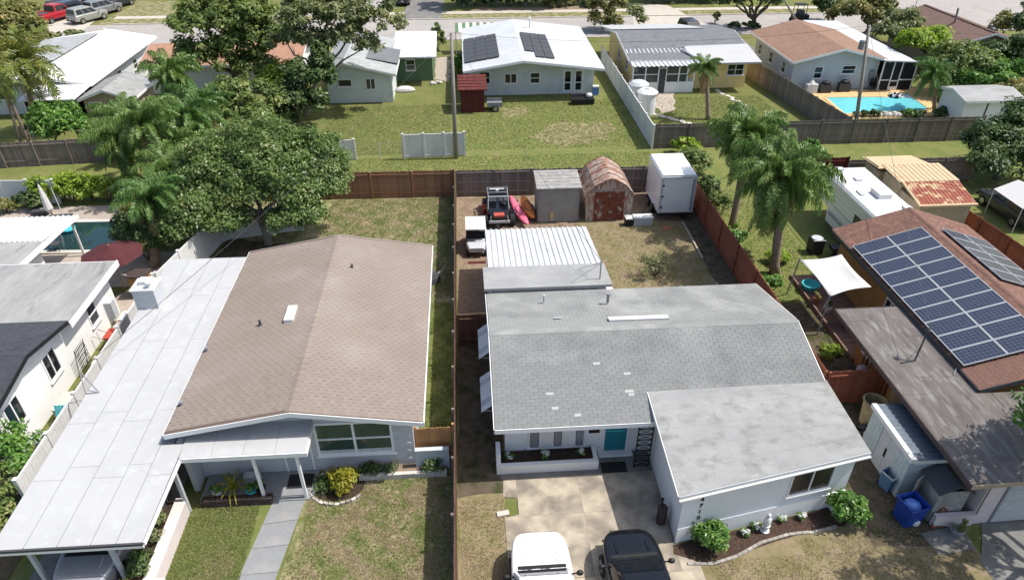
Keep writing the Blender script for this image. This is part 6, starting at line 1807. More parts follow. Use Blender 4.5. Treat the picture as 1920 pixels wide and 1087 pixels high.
tree('tree', 'leafy tree at the right edge shading the ochre garage and its drive', (20.8, 11.6, 0),
     [((20.2, 13.6, 7.2), 1.7, 1.7, 1.1), ((18.6, 11.6, 7.4), 1.5, 1.5, 1.1), (at(1938, 765, 15.6), .75, .9, .85), ((21.2, 15.6, 6.4), 1.5, 1.3, 1.1), ((17.6, 9.2, 7.2), 1.6, 1.6, 1.1), ((19.6, 10.2, 7.6), 1.6, 1.6, 1.1), ((18.9, 14.3, 7.5), 1.5, 1.4, 1.0), ((17.4, 12.2, 7.8), 1.5, 1.5, 1.0), ((20.6, 14.6, 7.4), 1.4, 1.4, 1.0)], 15000, .2, 'shrub', 123, .2, clump=.45, limbs=7)
bush('shrub', 'broad dark shrub behind the white cargo trailer', G(1292, 325), 1.3, 1.0, 2.0, 2200, .24, 'oak', 124, clump=.35)
bush('shrub', 'yellowish crown-leaved shrub on the alley behind the white cargo trailer', G(1285, 290), 1.3, .8, 1.2, 1500, .26, 'bright', 125)
bush('shrub', 'dark shrub between the rust-red fence and the queen palms', G(1325, 368), .8, .7, 1.3, 1300, .2, 'dark', 126)
bush('shrub', 'spiky green plants on the alley right of the queen palms', G(1512, 290), 1.3, .6, 1.0, 1300, .26, 'shrub', 127)
bush('shrub', 'leafy shrub on the alley behind the red fence panel', G(1440, 300), .9, .6, .9, 900, .24, 'pale', 128)
bush('shrub', 'tall bush by the street between the white annexe roof and the striped awning', G(822, 95), .9, .8, 2.6, 1700, .3, 'oak', 129)
bush('shrub', 'narrow green bush at the left wall of the white solar-roofed house', G(862, 140), .5, 1.2, 2.0, 1500, .26, 'shrub', 130)
bush('shrub', 'dark bushes at the foot of the white shed by the pool', G(1770, 222), 1.1, .5, 1.0, 1200, .24, 'dark', 131)
bush('shrub', 'yellow-green shrub above the sidewall of the white-roofed house at far left', G(225, 158), .9, .8, 2.6, 1500, .28, 'bright', 132)
for i, (x, y, r_, h, lf_) in enumerate(((14.7, 33.0, .7, 1.3, 'shrub'), (14.6, 30.8, .5, .9, 'olive'), (15.0, 28.2, .6, 1.0, 'shrub'), (14.9, 36.2, .8, 1.7, 'oak'), (16.6, 31.0, .6, .8, 'bright'))):
    bush('shrub', ('leafy shrub between the trunks of the two queen palms by the rust-red fence', 'olive shrub against the rust-red fence', 'leafy shrub against the rust-red fence, nearest to the grey roof', 'tall leafy shrub behind the further queen palm', 'bright low shrub right of the bigger queen palm')[i], (x, y, 0), r_, r_ * .9, h, 1200, .17, lf_, 190 + i)
bush('bare_shrub', 'sparse grey-leaved shrub on the dry lawn by the patio roof', (9.6, 30.2, 0), .9, .8, 1.7, 700, .12, 'pale', 133, clump=.3)
# ------------------------------------------------------------------ things in the yards
# back yard of the middle house
t = T('shed', 'grey metal shed with a ribbed pale roof left of the rusty barn', 'shed', (5.2, 37, 0))
B().box(4.0, 6.45, 36.35, 38.2, .05, 2.28).build('wall', M_['shed_greywall'], t)
corrugated('roof', t, (3.9, 36.2, 2.3), (3.9, 38.35, 2.5), (6.55, 38.35, 2.5), (6.55, 36.2, 2.3), 6, .04, M_['shed_grey'])
for x in (4.0, 6.41):
    B().box(x, x + .04, 36.31, 36.349, .05, 2.2).build('corner_trim', M_['mid_grey'], t)
B().box(4.75, 4.95, 36.31, 36.349, .15, .75).build('yellow_patch', M_['yellow_paint'] if 'yellow_paint' in M_ else M_['tan_paint'], t)
# gambrel barn
t = T('barn_shed', 'rusty red barn-shaped metal shed with a peeling gambrel roof', 'shed', (8.25, 37, 0))
x0, x1, y0, y1 = 6.85, 9.65, 36.35, 39.3
prof = [(x0, 1.75), (x0 + .45, 2.32), (x0 + 1.05, 2.68), ((x0 + x1) / 2, 2.8), (x1 - 1.05, 2.68), (x1 - .45, 2.32), (x1, 1.75)]
poly = [(x0 + .05, 0), (x1 - .05, 0)] + [(x, z - .03) for x, z in prof[::-1]]
n = len(poly)
B().add([(x, y0, z) for x, z in poly] + [(x, y1, z) for x, z in poly], [tuple(range(n)), tuple(range(2 * n - 1, n - 1, -1))] + [(i, n + i, n + (i + 1) % n, (i + 1) % n) for i in range(n)]).build('wall', M_['rust_streak'], t)
for i in range(6):
    (xa, za), (xb, zb) = prof[i], prof[i + 1]
    ys_ = [y0 - .12 + k * (y1 - y0 + .24) / 4 for k in range(5)]
    for k in range(4):
        ya, yb = ys_[k] + .012, ys_[k + 1] - .012
        B().slab([(xa - (.07 if i == 0 else 0), ya, za - (.1 if i == 0 else 0)), (xa - (.07 if i == 0 else 0), yb, za - (.1 if i == 0 else 0)), (xb + (.07 if i == 5 else 0), yb, zb - (.1 if i == 5 else 0)), (xb + (.07 if i == 5 else 0), ya, zb - (.1 if i == 5 else 0))][::-1], .025).build('roof_panel', M_['rust_pale'], t)
for k in range(5):
    r = B()
    for i in range(6):
        (xa, za), (xb, zb) = prof[i], prof[i + 1]
        y = ys_[k]
        r.slab([(xa, y - .025, za + .03), (xa, y + .025, za + .03), (xb, y + .025, zb + .03), (xb, y - .025, zb + .03)][::-1], .03)
    r.build('roof_seam', M_['rust'], t)
for xa in (7.35, 8.25):
    B().box(xa, xa + .88, y0 - .035, y0 - .002, .06, 1.95).build('door', M_['rust'], t)
B().box(7.25, 9.25, y0 - .05, y0 - .036, 1.96, 2.02).build('door_track', M_['rust_streak'], t)
# cargo trailer
t = T('cargo_trailer', 'white box trailer standing in the corner of the two wooden fences', 'trailer', (12.1, 37.2, 0))
b = B().loft([[(x, y, z) for x, y, z in ((11.15, yy, .55), (13.25, yy, .55), (13.25, yy, 2.86), (13.17, yy, 2.98), (11.23, yy, 2.98), (11.15, yy, 2.86))] for yy in (36.1, 39.2)])
b.build('body', M_['car_white'], t)
B().loft([[(11.15, 39.2, .55), (13.25, 39.2, .55), (13.25, 39.2, 2.86), (11.15, 39.2, 2.86)], [(11.75, 39.75, .6), (12.65, 39.75, .6), (12.65, 39.75, 2.7), (11.75, 39.75, 2.7)]]).build('nose', M_['car_white'], t)
B().box(11.3, 13.1, 36.06, 36.099, .62, 2.75).build('rear_door', M_['white'], t)
B().box(11.15, 13.25, 36.05, 36.098, 2.78, 2.86).box(11.15, 11.27, 36.05, 36.098, .55, 2.77).box(13.13, 13.25, 36.05, 36.098, .55, 2.77).build('door_frame', M_['pale_grey'], t)
for z in (.9, 1.6, 2.3):
    B().box(11.24, 11.36, 36.02, 36.049, z, z + .1).build('hinge', M_['black'], t)
B().box(13.02, 13.09, 36.01, 36.055, .7, 2.7).build('lock_bar', M_['mid_grey'], t)
B().box(11.1, 13.3, 36.0, 36.1, .42, .54).build('bumper', M_['black'], t)
for y in (37.3, 38.15):
    o = B().path([(11.06, y, .34), (11.26, y, .34)], [.34, .34], 16).build('wheel', M_['black_rubber'], t)
    B().path([(11.04, y, .34), (11.059, y, .34)], [.2, .2], 12).build('rim', M_['steel'], o)
    o = B().path([(13.14, y, .34), (13.34, y, .34)], [.34, .34], 16).build('wheel', M_['black_rubber'], t)
B().box(11.04, 11.149, 36.9, 38.55, .74, .8).build('mudguard', M_['white'], t)
# chest and bin by the barn
t = T('chest', 'white chest with a pale lid in front of the rusty barn', 'chest', (10.1, 35.8, 0))
B().box(9.65, 10.75, 35.55, 36.0, .02, .5).build('box', M_['pale_grey'], t)
B().box(9.62, 10.78, 35.52, 36.03, .5, .57).build('lid', M_['white'], t)
t = T('generator', 'small black box with a white top left of the white chest', 'generator', (9.35, 35.75, 0))
B().box(9.15, 9.55, 35.5, 35.95, .02, .48).build('body', M_['black'], t)
B().box(9.14, 9.56, 35.49, 35.96, .481, .55).build('cover', M_['white'], t)
B().tube((9.2, 35.7, .55), (9.2, 35.7, .75), .03).build('spout', M_['white'], t)
tag(B().lathe((11.55, 35.15, .01), [(.3, 0), (.3, .04), (.1, .06)], 14).build('stepping_stone', M_['terracotta']), 'flat round terracotta slab on the dirt before the white trailer', 'stepping stone')
# off-road buggy with a roll cage
t = T('off_road_buggy', 'black open off-road buggy with a roll cage in the back yard corner', 'buggy', (1.7, 37.3, 0), math.pi / 2 * -1)
B().loft([rrect(-1.5, .5, .5, .8, .06), rrect(-1.3, .68, .42, .95, .08), (rrect(.2, .72, .4, .92, .08)), rrect(1.0, .66, .42, .95, .1), rrect(1.55, .45, .5, .8, .08)]).build('body', M_['car_black'], t)
cg = B()
for s in (-1, 1):
    cg.path([(-1.25, s * .62, .85), (-1.1, s * .6, 1.42), (.2, s * .58, 1.44), (.75, s * .62, .9)], .03, 6)
for x, z in ((-1.1, 1.42), (.2, 1.44), (-.45, 1.43)):
    cg.tube((x, -.6, z), (x, .6, z), .028)
cg.build('roll_cage', M_['mid_grey'], t)
for k_ in range(4):
    B().tube((-1.0 + k_ * .38, -.58, 1.45), (-1.0 + k_ * .38, .58, 1.45), .02).build('cage_bar', M_['pale_grey' if k_ % 2 else 'dark_grey'], t)
for s in (-1, 1):
    B().box(-.6, -.1, s * .33 - .24, s * .33 + .24, .9, 1.02).box(-.72, -.6, s * .33 - .24, s * .33 + .24, .9, 1.5).build('seat', M_['dark_grey'], t)
B().lathe((.35, .33, 1.1), [(.12, 0), (.16, .02), (.12, .04)], 10).build('steering_wheel', M_['black'], t)
B().box(1.2, 1.6, -.3, .3, .8, .93).build('hood', M_['red_plastic'], t)
B().box(1.58, 1.66, -.62, .62, .45, .6).tube((1.62, -.5, .6), (1.62, -.5, .9), .025).tube((1.62, .5, .6), (1.62, .5, .9), .025).build('bumper', M_['pale_grey'], t)
for x in (-1.05, 1.1):
    for s in (-1, 1):
        wheel(t, x, s * .78, .36, .3)
B().box(-1.6, -1.2, -.45, .45, .96, 1.2).build('cargo_box', M_['pale_grey'], t)
t = T('golf_cart', 'small white golf cart by the long fence', 'golf cart', (.28, 33.6, 0), -math.pi / 2)
B().loft([rrect(-1.05, .48, .4, .75, .06), rrect(-.6, .55, .3, .8, .08), rrect(0, .55, .28, .5, .06), rrect(.6, .55, .3, .8, .1), rrect(1.05, .42, .4, .65, .1)]).build('body', M_['pale_grey'], t)
B().box(-.55, -.05, -.5, .5, .8, .92).box(-.65, -.55, -.5, .5, .8, 1.25).build('seat', M_['pale_grey'], t)
B().box(-.95, .55, -.56, .56, 1.5, 1.55).build('roof', M_['stone_pale'], t)
for x in (-.85, .5):
    for s in (-1, 1):
        B().tube((x, s * .5, .7), (x, s * .52, 1.5), .02, n=5).build('roof_post', M_['black'], t)
B().box(.52, .54, -.5, .5, .95, 1.46).build('windshield', M_['glass_dark'], t)
B().box(-1.2, -1.05, -.5, .5, .45, .6).build('bumper', M_['black'], t)
for x in (-.7, .72):
    for s in (-1, 1):
        wheel(t, x, s * .5, .22, .16)
tag(B().box(-.2, .75, 32.0, 32.2, .01, .05).build('plank', M_['red_wood']), 'reddish plank on the dirt in front of the golf cart', 'plank')
# kayaks leaning together
def kayak(label, m, p0, p1, w, group, roll=0):
    p0, p1 = Vector(p0), Vector(p1)
    u = (p1 - p0)
    L_ = u.length
    u.normalize()
    side = u.cross(Vector((0, 0, 1))).normalized()
    up = side.cross(u)
    t = T('kayak', label, 'kayak', p0, None, group)
    secs = []
    for i in range(9):
        f = i / 8
        s = max(.05, math.sin(math.pi * (f * .92 + .04)) ** .65)
        c = p0 + u * L_ * f + up * (.12 * (2 * f - 1) ** 2)
        secs.append([c + side * w * s * math.cos(a) + up * (w * .55 * s * math.sin(a)) for a in [k * 2 * math.pi / 10 for k in range(10)]])
    B().loft(secs).build('hull', MT[m], t, smooth=True)
    c = p0 + u * L_ * .5 + up * (w * .5)
    k = B()
    k.path([c + u * .38 * math.cos(a * .524) + side * w * .62 * math.sin(a * .524) for a in range(13)], .03, 5)
    k.build('cockpit_rim', M_['dark_grey'], t)
    return t
kayak('pink kayak leaning beside the buggy', 'pink', (3.35, 35.6, .25), (2.5, 37.9, .95), .3, 'kayaks leaning in the back yard')
kayak('orange kayak leaning behind the pink one', 'orange', (3.75, 36.4, .25), (3.2, 37.9, 1.0), .36, 'kayaks leaning in the back yard')
t = T('junk_pile', 'heap of small dark garden odds and ends beside the orange kayak', 'clutter', (3.75, 36.9, 0))
for i in range(7):
    p = Vector((3.55 + RND.uniform(0, .4), 36.5 + RND.uniform(0, 1.2), .02))
    B().obox(p, (RND.uniform(.15, .4), RND.uniform(-.2, .2), 0), (RND.uniform(-.1, .1), .25, 0), (0, 0, RND.uniform(.1, .6))).build('piece', M_[('brick_dark', 'terracotta', 'mid_grey', 'black')[i % 4]], t)
t = T('scrap_pile', 'jumble of dark machine parts and frames left of the pink kayak', 'clutter', (1.9, 36.2, 0))
for i in range(16):
    p = Vector((RND.uniform(.75, 2.9), RND.uniform(35.7, 38.6), .02))
    if 1.2 < p.x < 2.2 and 36.0 < p.y < 38.4: p.x += 1.0 if p.x > 1.7 else -.7
    B().obox(p, (RND.uniform(.15, .5), RND.uniform(-.3, .3), RND.uniform(0, .2)), (RND.uniform(-.2, .2), RND.uniform(.1, .3), 0), (RND.uniform(-.1, .1), 0, RND.uniform(.1, .55))).build('piece', M_[('black', 'dark_grey', 'mid_grey', 'pale_grey', 'black', 'red_plastic')[i % 6]], t)
for i in range(7):
    p = Vector((RND.uniform(.8, 2.9), RND.uniform(35.8, 38.4), .1))
    B().tube(p, p + Vector((RND.uniform(-.6, .6), RND.uniform(-.6, .6), RND.uniform(.3, 1.0))), .025).build('tube', M_[('mid_grey', 'black', 'pale_grey')[i % 3]], t)
t = T('folding_table', 'white plastic table at the right edge of the patio roof', 'table', (6.6, 28.0, 0))
B().obox((6.25, 27.45, .7), (.75, -.1, 0), (-.1, 1.1, 0), (0, 0, .05)).build('tabletop', M_['white'], t)
for x, y in ((6.3, 27.5), (6.9, 27.5), (6.25, 28.4), (6.85, 28.4)):
    B().tube((x, y, 0), (x, y, .7), .02).build('leg', M_['mid_grey'], t)
# yard of the tan-roofed house
t = T('covered_heap', 'crumpled dark tarpaulin heap behind the tan-roofed house', 'tarpaulin', (-2.4, 30.5, 0))
rs_ = random.Random(4)
ring0 = [(-3.0 + 1.15 * math.cos(a * .5236) * (1 + rs_.uniform(-.15, .15)) + .3, 30.5 + .6 * math.sin(a * .5236), .02) for a in range(12)]
secs = [[(x + (-2.4 - x) * f, y + (30.5 - y) * f, .02 + h + rs_.uniform(-.05, .05)) for x, y, z in ring0] for f, h in ((0, 0), (.1, .3), (.4, .6), (.75, .75), (.97, .78))]
B().loft(secs).build('tarpaulin', M_['dark_grey'], t)
for i in range(4):
    B().tube((-2.2 + i * .15, 30.2 + i * .1, .1), (-1.7 + i * .1, 30.6 + i * .2, .5), .03).build('branch', M_['wood_pale'], t)
for i, (x, y, a) in enumerate(((-10.2, 31.6, .4), (-9.4, 32.5, 2.2))):
    t = T('fallen_branch', ('pale fallen branch on the soil under the big dark tree', 'second pale fallen branch nearer to the tree trunk')[i], 'branch', (x, y, 0))
    B().path([(x, y, .05), (x + .8 * math.cos(a), y + .8 * math.sin(a), .3), (x + 1.7 * math.cos(a + .2), y + 1.7 * math.sin(a + .2), .25)], [.05, .04, .02], 6).build('branch', M_['wood_pale'], t)
# cars in the middle drive
car('white car with black mirrors parked nose-in on the concrete drive', (1.78, 11.75, 0), math.pi / 2, 'car_white', 'boxy', group='cars on the middle drive')
car('black car parked nose-in beside the white one', (4.72, 11.72, 0), math.pi / 2 + .03, 'car_black', 'suv', group='cars on the middle drive')
tag(B().obox((.55, 15.42, .004), (.42, .06, 0), (-.02, .2, 0), (0, 0, .07)).build('paving_block', M_['stone_pale']), 'single pale block lying at the left edge of the drive', 'block')
# statue by the wing
t = T('statue', 'small white garden statue in the flower bed by the wing', 'statue', G(1433, 995))
p = G(1433, 995)
B().lathe(p, [(.16, 0), (.16, .08), (.1, .1), (.09, .3), (.14, .32), (.14, .36)], 10).build('pedestal', M_['white'], t)
B().lathe(p, [(.1, .361), (.13, .5), (.09, .68), (.06, .74)], 10).ell(p + Vector((0, 0, .82)), .07, .07, .09, 10, 6).ell(p + Vector((.09, -.03, .58)), .04, .05, .12, 8, 5).ell(p + Vector((-.09, -.03, .58)), .04, .05, .12, 8, 5).build('figure', M_['white'], t, smooth=True)
# right side passage
def wheelie_bin(label, p, rz, m, w, d, h, bag=None, group=None, round_=False):
    t = T('recycling_bin', label, 'bin', p, rz, group)
    b = B()
    if round_:
        b.lathe((0, 0, .04), [(w * .36, 0), (w * .5, h), (w * .56, h), (w * .56, h + .04), (w * .47, h + .04), (w * .34, .05)], 16)
    else:
        b.add([(-w * .4, -d * .4, .05), (w * .4, -d * .4, .05), (w * .4, d * .4, .05), (-w * .4, d * .4, .05), (-w / 2, -d / 2, h), (w / 2, -d / 2, h), (w / 2, d / 2, h), (-w / 2, d / 2, h),
               (-w * .46, -d * .46, h), (w * .46, -d * .46, h), (w * .46, d * .46, h), (-w * .46, d * .46, h), (-w * .38, -d * .38, .1), (w * .38, -d * .38, .1), (w * .38, d * .38, .1), (-w * .38, d * .38, .1)],
              [(3, 2, 1, 0), (0, 1, 5, 4), (1, 2, 6, 5), (2, 3, 7, 6), (3, 0, 4, 7), (4, 5, 9, 8), (5, 6, 10, 9), (6, 7, 11, 10), (7, 4, 8, 11), (8, 9, 13, 12), (9, 10, 14, 13), (10, 11, 15, 14), (11, 8, 12, 15), (12, 13, 14, 15)])
    b.build('bin_body', MT[m], t)
    r = B()
    if not round_:
        r.box(-w / 2 - .03, w / 2 + .03, -d / 2 - .03, -d / 2 + .01, h, h + .05).box(-w / 2 - .03, w / 2 + .03, d / 2 - .01, d / 2 + .03, h, h + .05).box(-w / 2 - .03, -w / 2 + .01, -d / 2 + .011, d / 2 - .011, h, h + .05).box(w / 2 - .01, w / 2 + .03, -d / 2 + .011, d / 2 - .011, h, h + .05)
        r.build('rim', MT['pale_grey' if bag is None else m], t)
    if bag:
        g = B().ell((0, 0, h * .82), w * .42, d * .42, .18, 10, 6)
        g.build('bag', MT[bag], t, smooth=True)
    for s in (-1, 1):
        B().path([(s * w * .35 - .03, d * .42, .1), (s * w * .35 + .03, d * .42, .1)], [.1, .1], 12).build('wheel', M_['black_rubber'], t)
wheelie_bin('open bluish crate-like bin with a pale rim beside the white metal shed', G(1664, 912), .35, 'blue_crate', .68, .5, .75)
wheelie_bin('deep blue open bin with a blue bag in it, nearest to the drive', G(1697, 975), .2, 'blue_bin', .72, .72, .95, 'blue_bag')
tag(B().ell(G(1716, 978, .16), .16, .14, .17, 10, 6).build('rubbish_bag', M_['white']), 'small white tied bag on the ground beside the deep blue bin', 'bag')
t = T('metal_shed', 'white metal garden shed with a blue-grey ribbed roof beside the ochre garage', 'shed', (15.25, 16.6, 0))
B().box(14.72, 15.85, 15.3, 17.85, .03, 1.9).build('wall', M_['metal_bluewhite'], t)
corrugated('roof', t, (14.78, 15.2, 2.04), (14.78, 17.95, 2.04), (16.0, 17.95, 1.98), (16.0, 15.2, 1.98), 12, .025, M_['metal_blue'])
B().box(14.6, 14.775, 15.2, 17.95, 1.9, 2.08).box(14.776, 16.0, 15.18, 15.24, 1.86, 2.0).build('roof_trim', M_['white'], t)
for k in range(13):
    y = 15.32 + k * .195
    if 15.95 < y < 17.0: continue
    B().box(14.69, 14.719, y, y + .185, .05, 1.89).build('wall_rib', M_['metal_bluewhite'], t)
for y in (16.02, 16.53):
    B().box(14.685, 14.719, y, y + .5, .06, 1.82).build('door', M_['pale_grey'], t)
B().box(14.66, 14.684, 16.48, 16.52, .8, 1.2).box(14.66, 14.684, 16.545, 16.57, .8, 1.2).build('handle', M_['black'], t)
t = T('plastic_shed', 'small dark grey gabled shed with one door ajar beside the ochre garage', 'shed', (15.8, 14.7, 0))
gx0, gx1, gy0, gy1 = 15.2, 16.35, 14.25, 15.15
gm = (gx0 + gx1) / 2
B().box(gx0 + .05, gx0 + .08, gy0, gy1, .03, 1.5).box(gx1 - .08, gx1 - .05, gy0, gy1, .03, 1.5).box(gx0 + .081, gx1 - .081, gy1 - .03, gy1, .03, 1.5).box(gx0 + .081, gx1 - .081, gy0, gy0 + .03, .03, 1.5).build('wall', M_['shed_grey'], t)
B().slab([(gx0 - .05, gy0 - .1, 1.5), (gm, gy0 - .1, 1.86), (gm, gy1 + .1, 1.86), (gx0 - .05, gy1 + .1, 1.5)], .05).slab([(gm, gy0 - .1, 1.86), (gx1 + .05, gy0 - .1, 1.5), (gx1 + .05, gy1 + .1, 1.5), (gm, gy1 + .1, 1.86)], .05).build('roof', M_['dark_grey'], t)
B().obox((gx0 + .03, gy1 - .02, .05), (-.45, -.3, 0), (.02, -.03, 0), (0, 0, 1.42)).build('door', M_['shed_grey'], t)
t = T('timber_trestle', 'reddish triangular timber trestle lying against the grey shed by the drive', 'trestle', G(1760, 985))
p = G(1745, 990)
b = B().tube(p + Vector((0, 0, .05)), p + Vector((.35, .3, .75)), .04).tube(p + Vector((.35, .3, .75)), p + Vector((1.0, .1, .05)), .04).tube(p + Vector((0, 0, .05)), p + Vector((1.0, .1, .05)), .04)
b.build('beam', M_['rust'], t)
tag(B().box(15.3, 16.7, 14.0, 14.18, 0, .55).build('garden_wall', M_['wall_pinkwhite']), 'low pale wall in front of the small dark grey shed', 'wall')
t = T('flower_pot', 'dark round pot with withered plant at the corner of the garage door', 'flower pot', G(1790, 1000))
p = G(1790, 1000)
B().lathe(p, [(.16, 0), (.22, .25), (.24, .26), (.2, .3), (.17, .2)], 12).build('pot', M_['mid_grey'], t)
crown(t, [(p + Vector((0, 0, .5)), .25, .22, .22)], 160, .1, LF['olive'], 150, .1, 'foliage', per=20)
t = T('trash_basket', 'tall weathered woven bin in the narrow passage behind the white metal shed', 'bin', (15.6, 19.0, 0))
B().lathe((15.6, 19.0, .02), [(.35, 0), (.45, 1.1), (.5, 1.12), (.42, 1.15), (.36, .6)], 14).build('basket', M_['wall_yellowed'], t)
crown(t, [(Vector((15.6, 19.0, 1.0)), .3, .3, .12)], 120, .14, LF['dead'], 151, .1, 'dry_leaves', per=20)
t = T('junk_pile', 'heap of dark plastic bags and scraps next to the woven bin', 'clutter', (15.0, 18.4, 0))
for i in range(6):
    B().ell((14.7 + RND.uniform(0, .6), 18.1 + RND.uniform(0, .6), .15), RND.uniform(.15, .3), RND.uniform(.15, .25), RND.uniform(.12, .3), 8, 5).build('bag', M_[('black', 'dark_grey', 'stone_pale', 'black')[i % 4]], t)
t = T('barbecue', 'round pale-lidded kettle grill beside the ochre wall', 'grill', (16.25, 21.2, 0))
B().ell((16.25, 21.2, .8), .26, .26, .22, 12, 8).build('kettle', M_['pale_grey'], t, smooth=True)
for a in (0, 2.1, 4.2):
    B().tube((16.25 + .1 * math.cos(a), 21.2 + .1 * math.sin(a), .62), (16.25 + .3 * math.cos(a), 21.2 + .3 * math.sin(a), 0), .015).build('leg', M_['black'], t)
bush('low_shrub', 'bright green clump of grass by the ochre wall', (15.9, 23.3, 0), .6, .5, .3, 500, .14, 'bright', 152)
# deck under the shade sail
t = T('wooden_deck', 'low reddish wooden deck under the white shade sail', 'deck', (17.5, 26, 0))
ms = [Matrix.Translation((16.75, 22.7 + i * .2, .12)) for i in range(34)]
pieces(t, 'board', B().box(0, 1.9, 0, .185, 0, .035), ms, M_['deck_boards'])
B().box(16.66, 16.745, 22.6, 29.5, .02, .22).build('beam', M_['deck_boards'], t)
t = T('shade_sail', 'white four-cornered shade sail stretched over the wooden deck', 'shade sail', (17, 26, 0))
c4 = [G(1500, 487, 2.3), G(1578, 477, 2.55), G(1634, 538, 2.5), G(1556, 556, 2.2)]
K = 8
b = B()
for i in range(K + 1):
    for j in range(K + 1):
        u_, v_ = i / K, j / K
        p = (c4[0].lerp(c4[1], u_)).lerp(c4[3].lerp(c4[2], u_), v_)
        sag = .22 * math.sin(u_ * math.pi) * math.sin(v_ * math.pi)
        inw = .10
        cx_ = (c4[0] + c4[1] + c4[2] + c4[3]) / 4
        e_ = (abs(u_ - .5) * 2 == 1) * math.sin(v_ * math.pi) + (abs(v_ - .5) * 2 == 1) * math.sin(u_ * math.pi)
        p = p.lerp(cx_, inw * e_)
        b.v.append((p.x, p.y, p.z - sag))
for i in range(K):
    for j in range(K):
        a = i * (K + 1) + j
        b.f.append((a, a + K + 1, a + K + 2, a + 1))
s_ = b.build('sail_cloth', M_['cloth_white'], t, smooth=True)
sm = s_.modifiers.new('thickness', 'SOLIDIFY')
sm.thickness = .008
g1 = G(1522, 612)
B().tube(c4[3], (g1.x, g1.y, 0), .012, n=5).build('guy_rope', M_['white'], t)
for k, q in ((0, (15.9, 28.0)), (3, (c4[3].x - .05, c4[3].y))):
    B().tube((q[0], q[1], 0), (c4[k].x - .02, c4[k].y, c4[k].z + .1), .035).build('sail_post', M_['mid_grey'], t)
t = T('garden_chair', 'dark blue covered chair under the shade sail', 'chair', (17.9, 24.6, .16))
B().box(17.6, 18.2, 24.4, 25.0, .55, .66).box(17.6, 18.2, 24.95, 25.05, .66, 1.2).build('seat', M_['car_navy'], t)
for x in (17.63, 18.15):
    for y in (24.45, 24.95):
        B().tube((x, y, .16), (x, y, .55), .02).build('leg', M_['mid_grey'], t)
t = T('garden_table', 'round dark wire table under the shade sail', 'table', (17.3, 24.9, .16))
B().lathe((17.3, 24.9, .85), [(.02, 0), (.45, 0), (.45, .03), (.02, .03)], 16).build('tabletop', M_['dark_grey'], t)
B().tube((17.3, 24.9, .16), (17.3, 24.9, .85), .04).build('leg', M_['dark_grey'], t)
t = T('paddling_pool', 'small turquoise plastic tub on the deck edge left of the shade sail', 'tub', (17.1, 28.2, .16))
B().lathe((17.15, 28.2, .16), [(.32, 0), (.42, .3), (.46, .32), (.4, .34), (.3, .08)], 16).build('tub', M_['turquoise'], t)
for i, (x, y, l) in enumerate(((16.95, 27.0, 'terracotta pot of pinkish flowers on the deck edge'), (17.15, 26.2, 'pale pot of leaves on the deck edge, nearer to the house'))):
    t = T('flower_pot', l, 'flower pot', (x, y, .16))
    B().lathe((x, y, .16), [(.13, 0), (.18, .26), (.2, .27), (.15, .3)], 12).build('pot', M_[('terracotta', 'stone_pale')[i]], t)
    crown(t, [(Vector((x, y, .6)), .2, .2, .16)], 120, .1, LF[('olive', 'shrub')[i]], 160 + i, .1, 'foliage', per=20)
t = T('air_conditioner', 'dark upright air conditioning unit on the grass behind the solar-roofed house', 'air conditioner', (19.0, 31.9, 0))
B().box(18.7, 19.35, 31.6, 32.25, .05, .9).build('casing', M_['black'], t)
B().lathe((19.02, 31.92, .9), [(.31, 0), (.31, .05), (.22, .07), (.05, .07)], 16).box(18.68, 19.37, 31.58, 31.63, .9, .94).build('fan_guard', M_['pale_grey'], t)
for k in range(8):
    B().box(18.69 + k * .083, 18.72 + k * .083, 31.585, 31.599, .1, .86).build('grille_bar', M_['dark_grey'], t)
t = T('garden_cart', 'dark hose cart beside the air conditioning unit', 'cart', (20.1, 31.6, 0))
B().box(19.75, 20.5, 31.3, 31.8, .35, .55).tube((19.75, 31.5, .5), (19.4, 31.5, .9), .03).build('tray', M_['dark_grey'], t)
for x in (19.9, 20.4):
    B().path([(x - .04, 31.28, .2), (x + .04, 31.28, .2)], [.2, .2], 12).build('wheel', M_['black_rubber'], t)
# fifth-wheel camper
t = T('camper', 'long white fifth-wheel camper behind the solar-roofed house', 'camper', (22.2, 33, 0))
cx0, cx1 = 20.75, 23.3
sec = lambda y, z0, z1, ins=0.: [(cx0 + ins, y, z0), (cx1 - ins, y, z0), (cx1 - ins, y, z1 - .1), (cx1 - ins - .08, y, z1), (cx0 + ins + .08, y, z1), (cx0 + ins, y, z1 - .1)]
B().loft([sec(29.9, .55, 3.05), sec(34.6, .55, 3.05), sec(34.7, 1.35, 3.05), sec(36.3, 1.5, 3.0), sec(36.8, 1.9, 2.75, .15)]).build('body', M_['car_white'], t)
B().box(cx0 + .1, cx1 - .1, 29.88, 36.2, 3.051, 3.07).build('roof', M_['white'], t)
def camper_window(y, w, z, h):
    window(t, (cx0, y + w, z), (0, -1, 0), w, h, 1, 1, 'dark_grey', 'glass_dark', .05, False, 'window', .03)
camper_window(35.3, .8, 2.05, .55)
camper_window(31.0, .9, 1.75, .6)
for z, h in ((1.05, .1), (1.22, .04), (1.7, .03)):
    B().box(cx0 - .012, cx0 - .001, 29.95, 34.5, z, z + h).build('stripe', M_['mid_grey'], t)
for z in (2.0, 2.3, 2.55, 2.75):
    B().box(cx0 - .008, cx0 - .001, 30, 36.2, z, z + .015).build('seam', M_['pale_grey'], t)
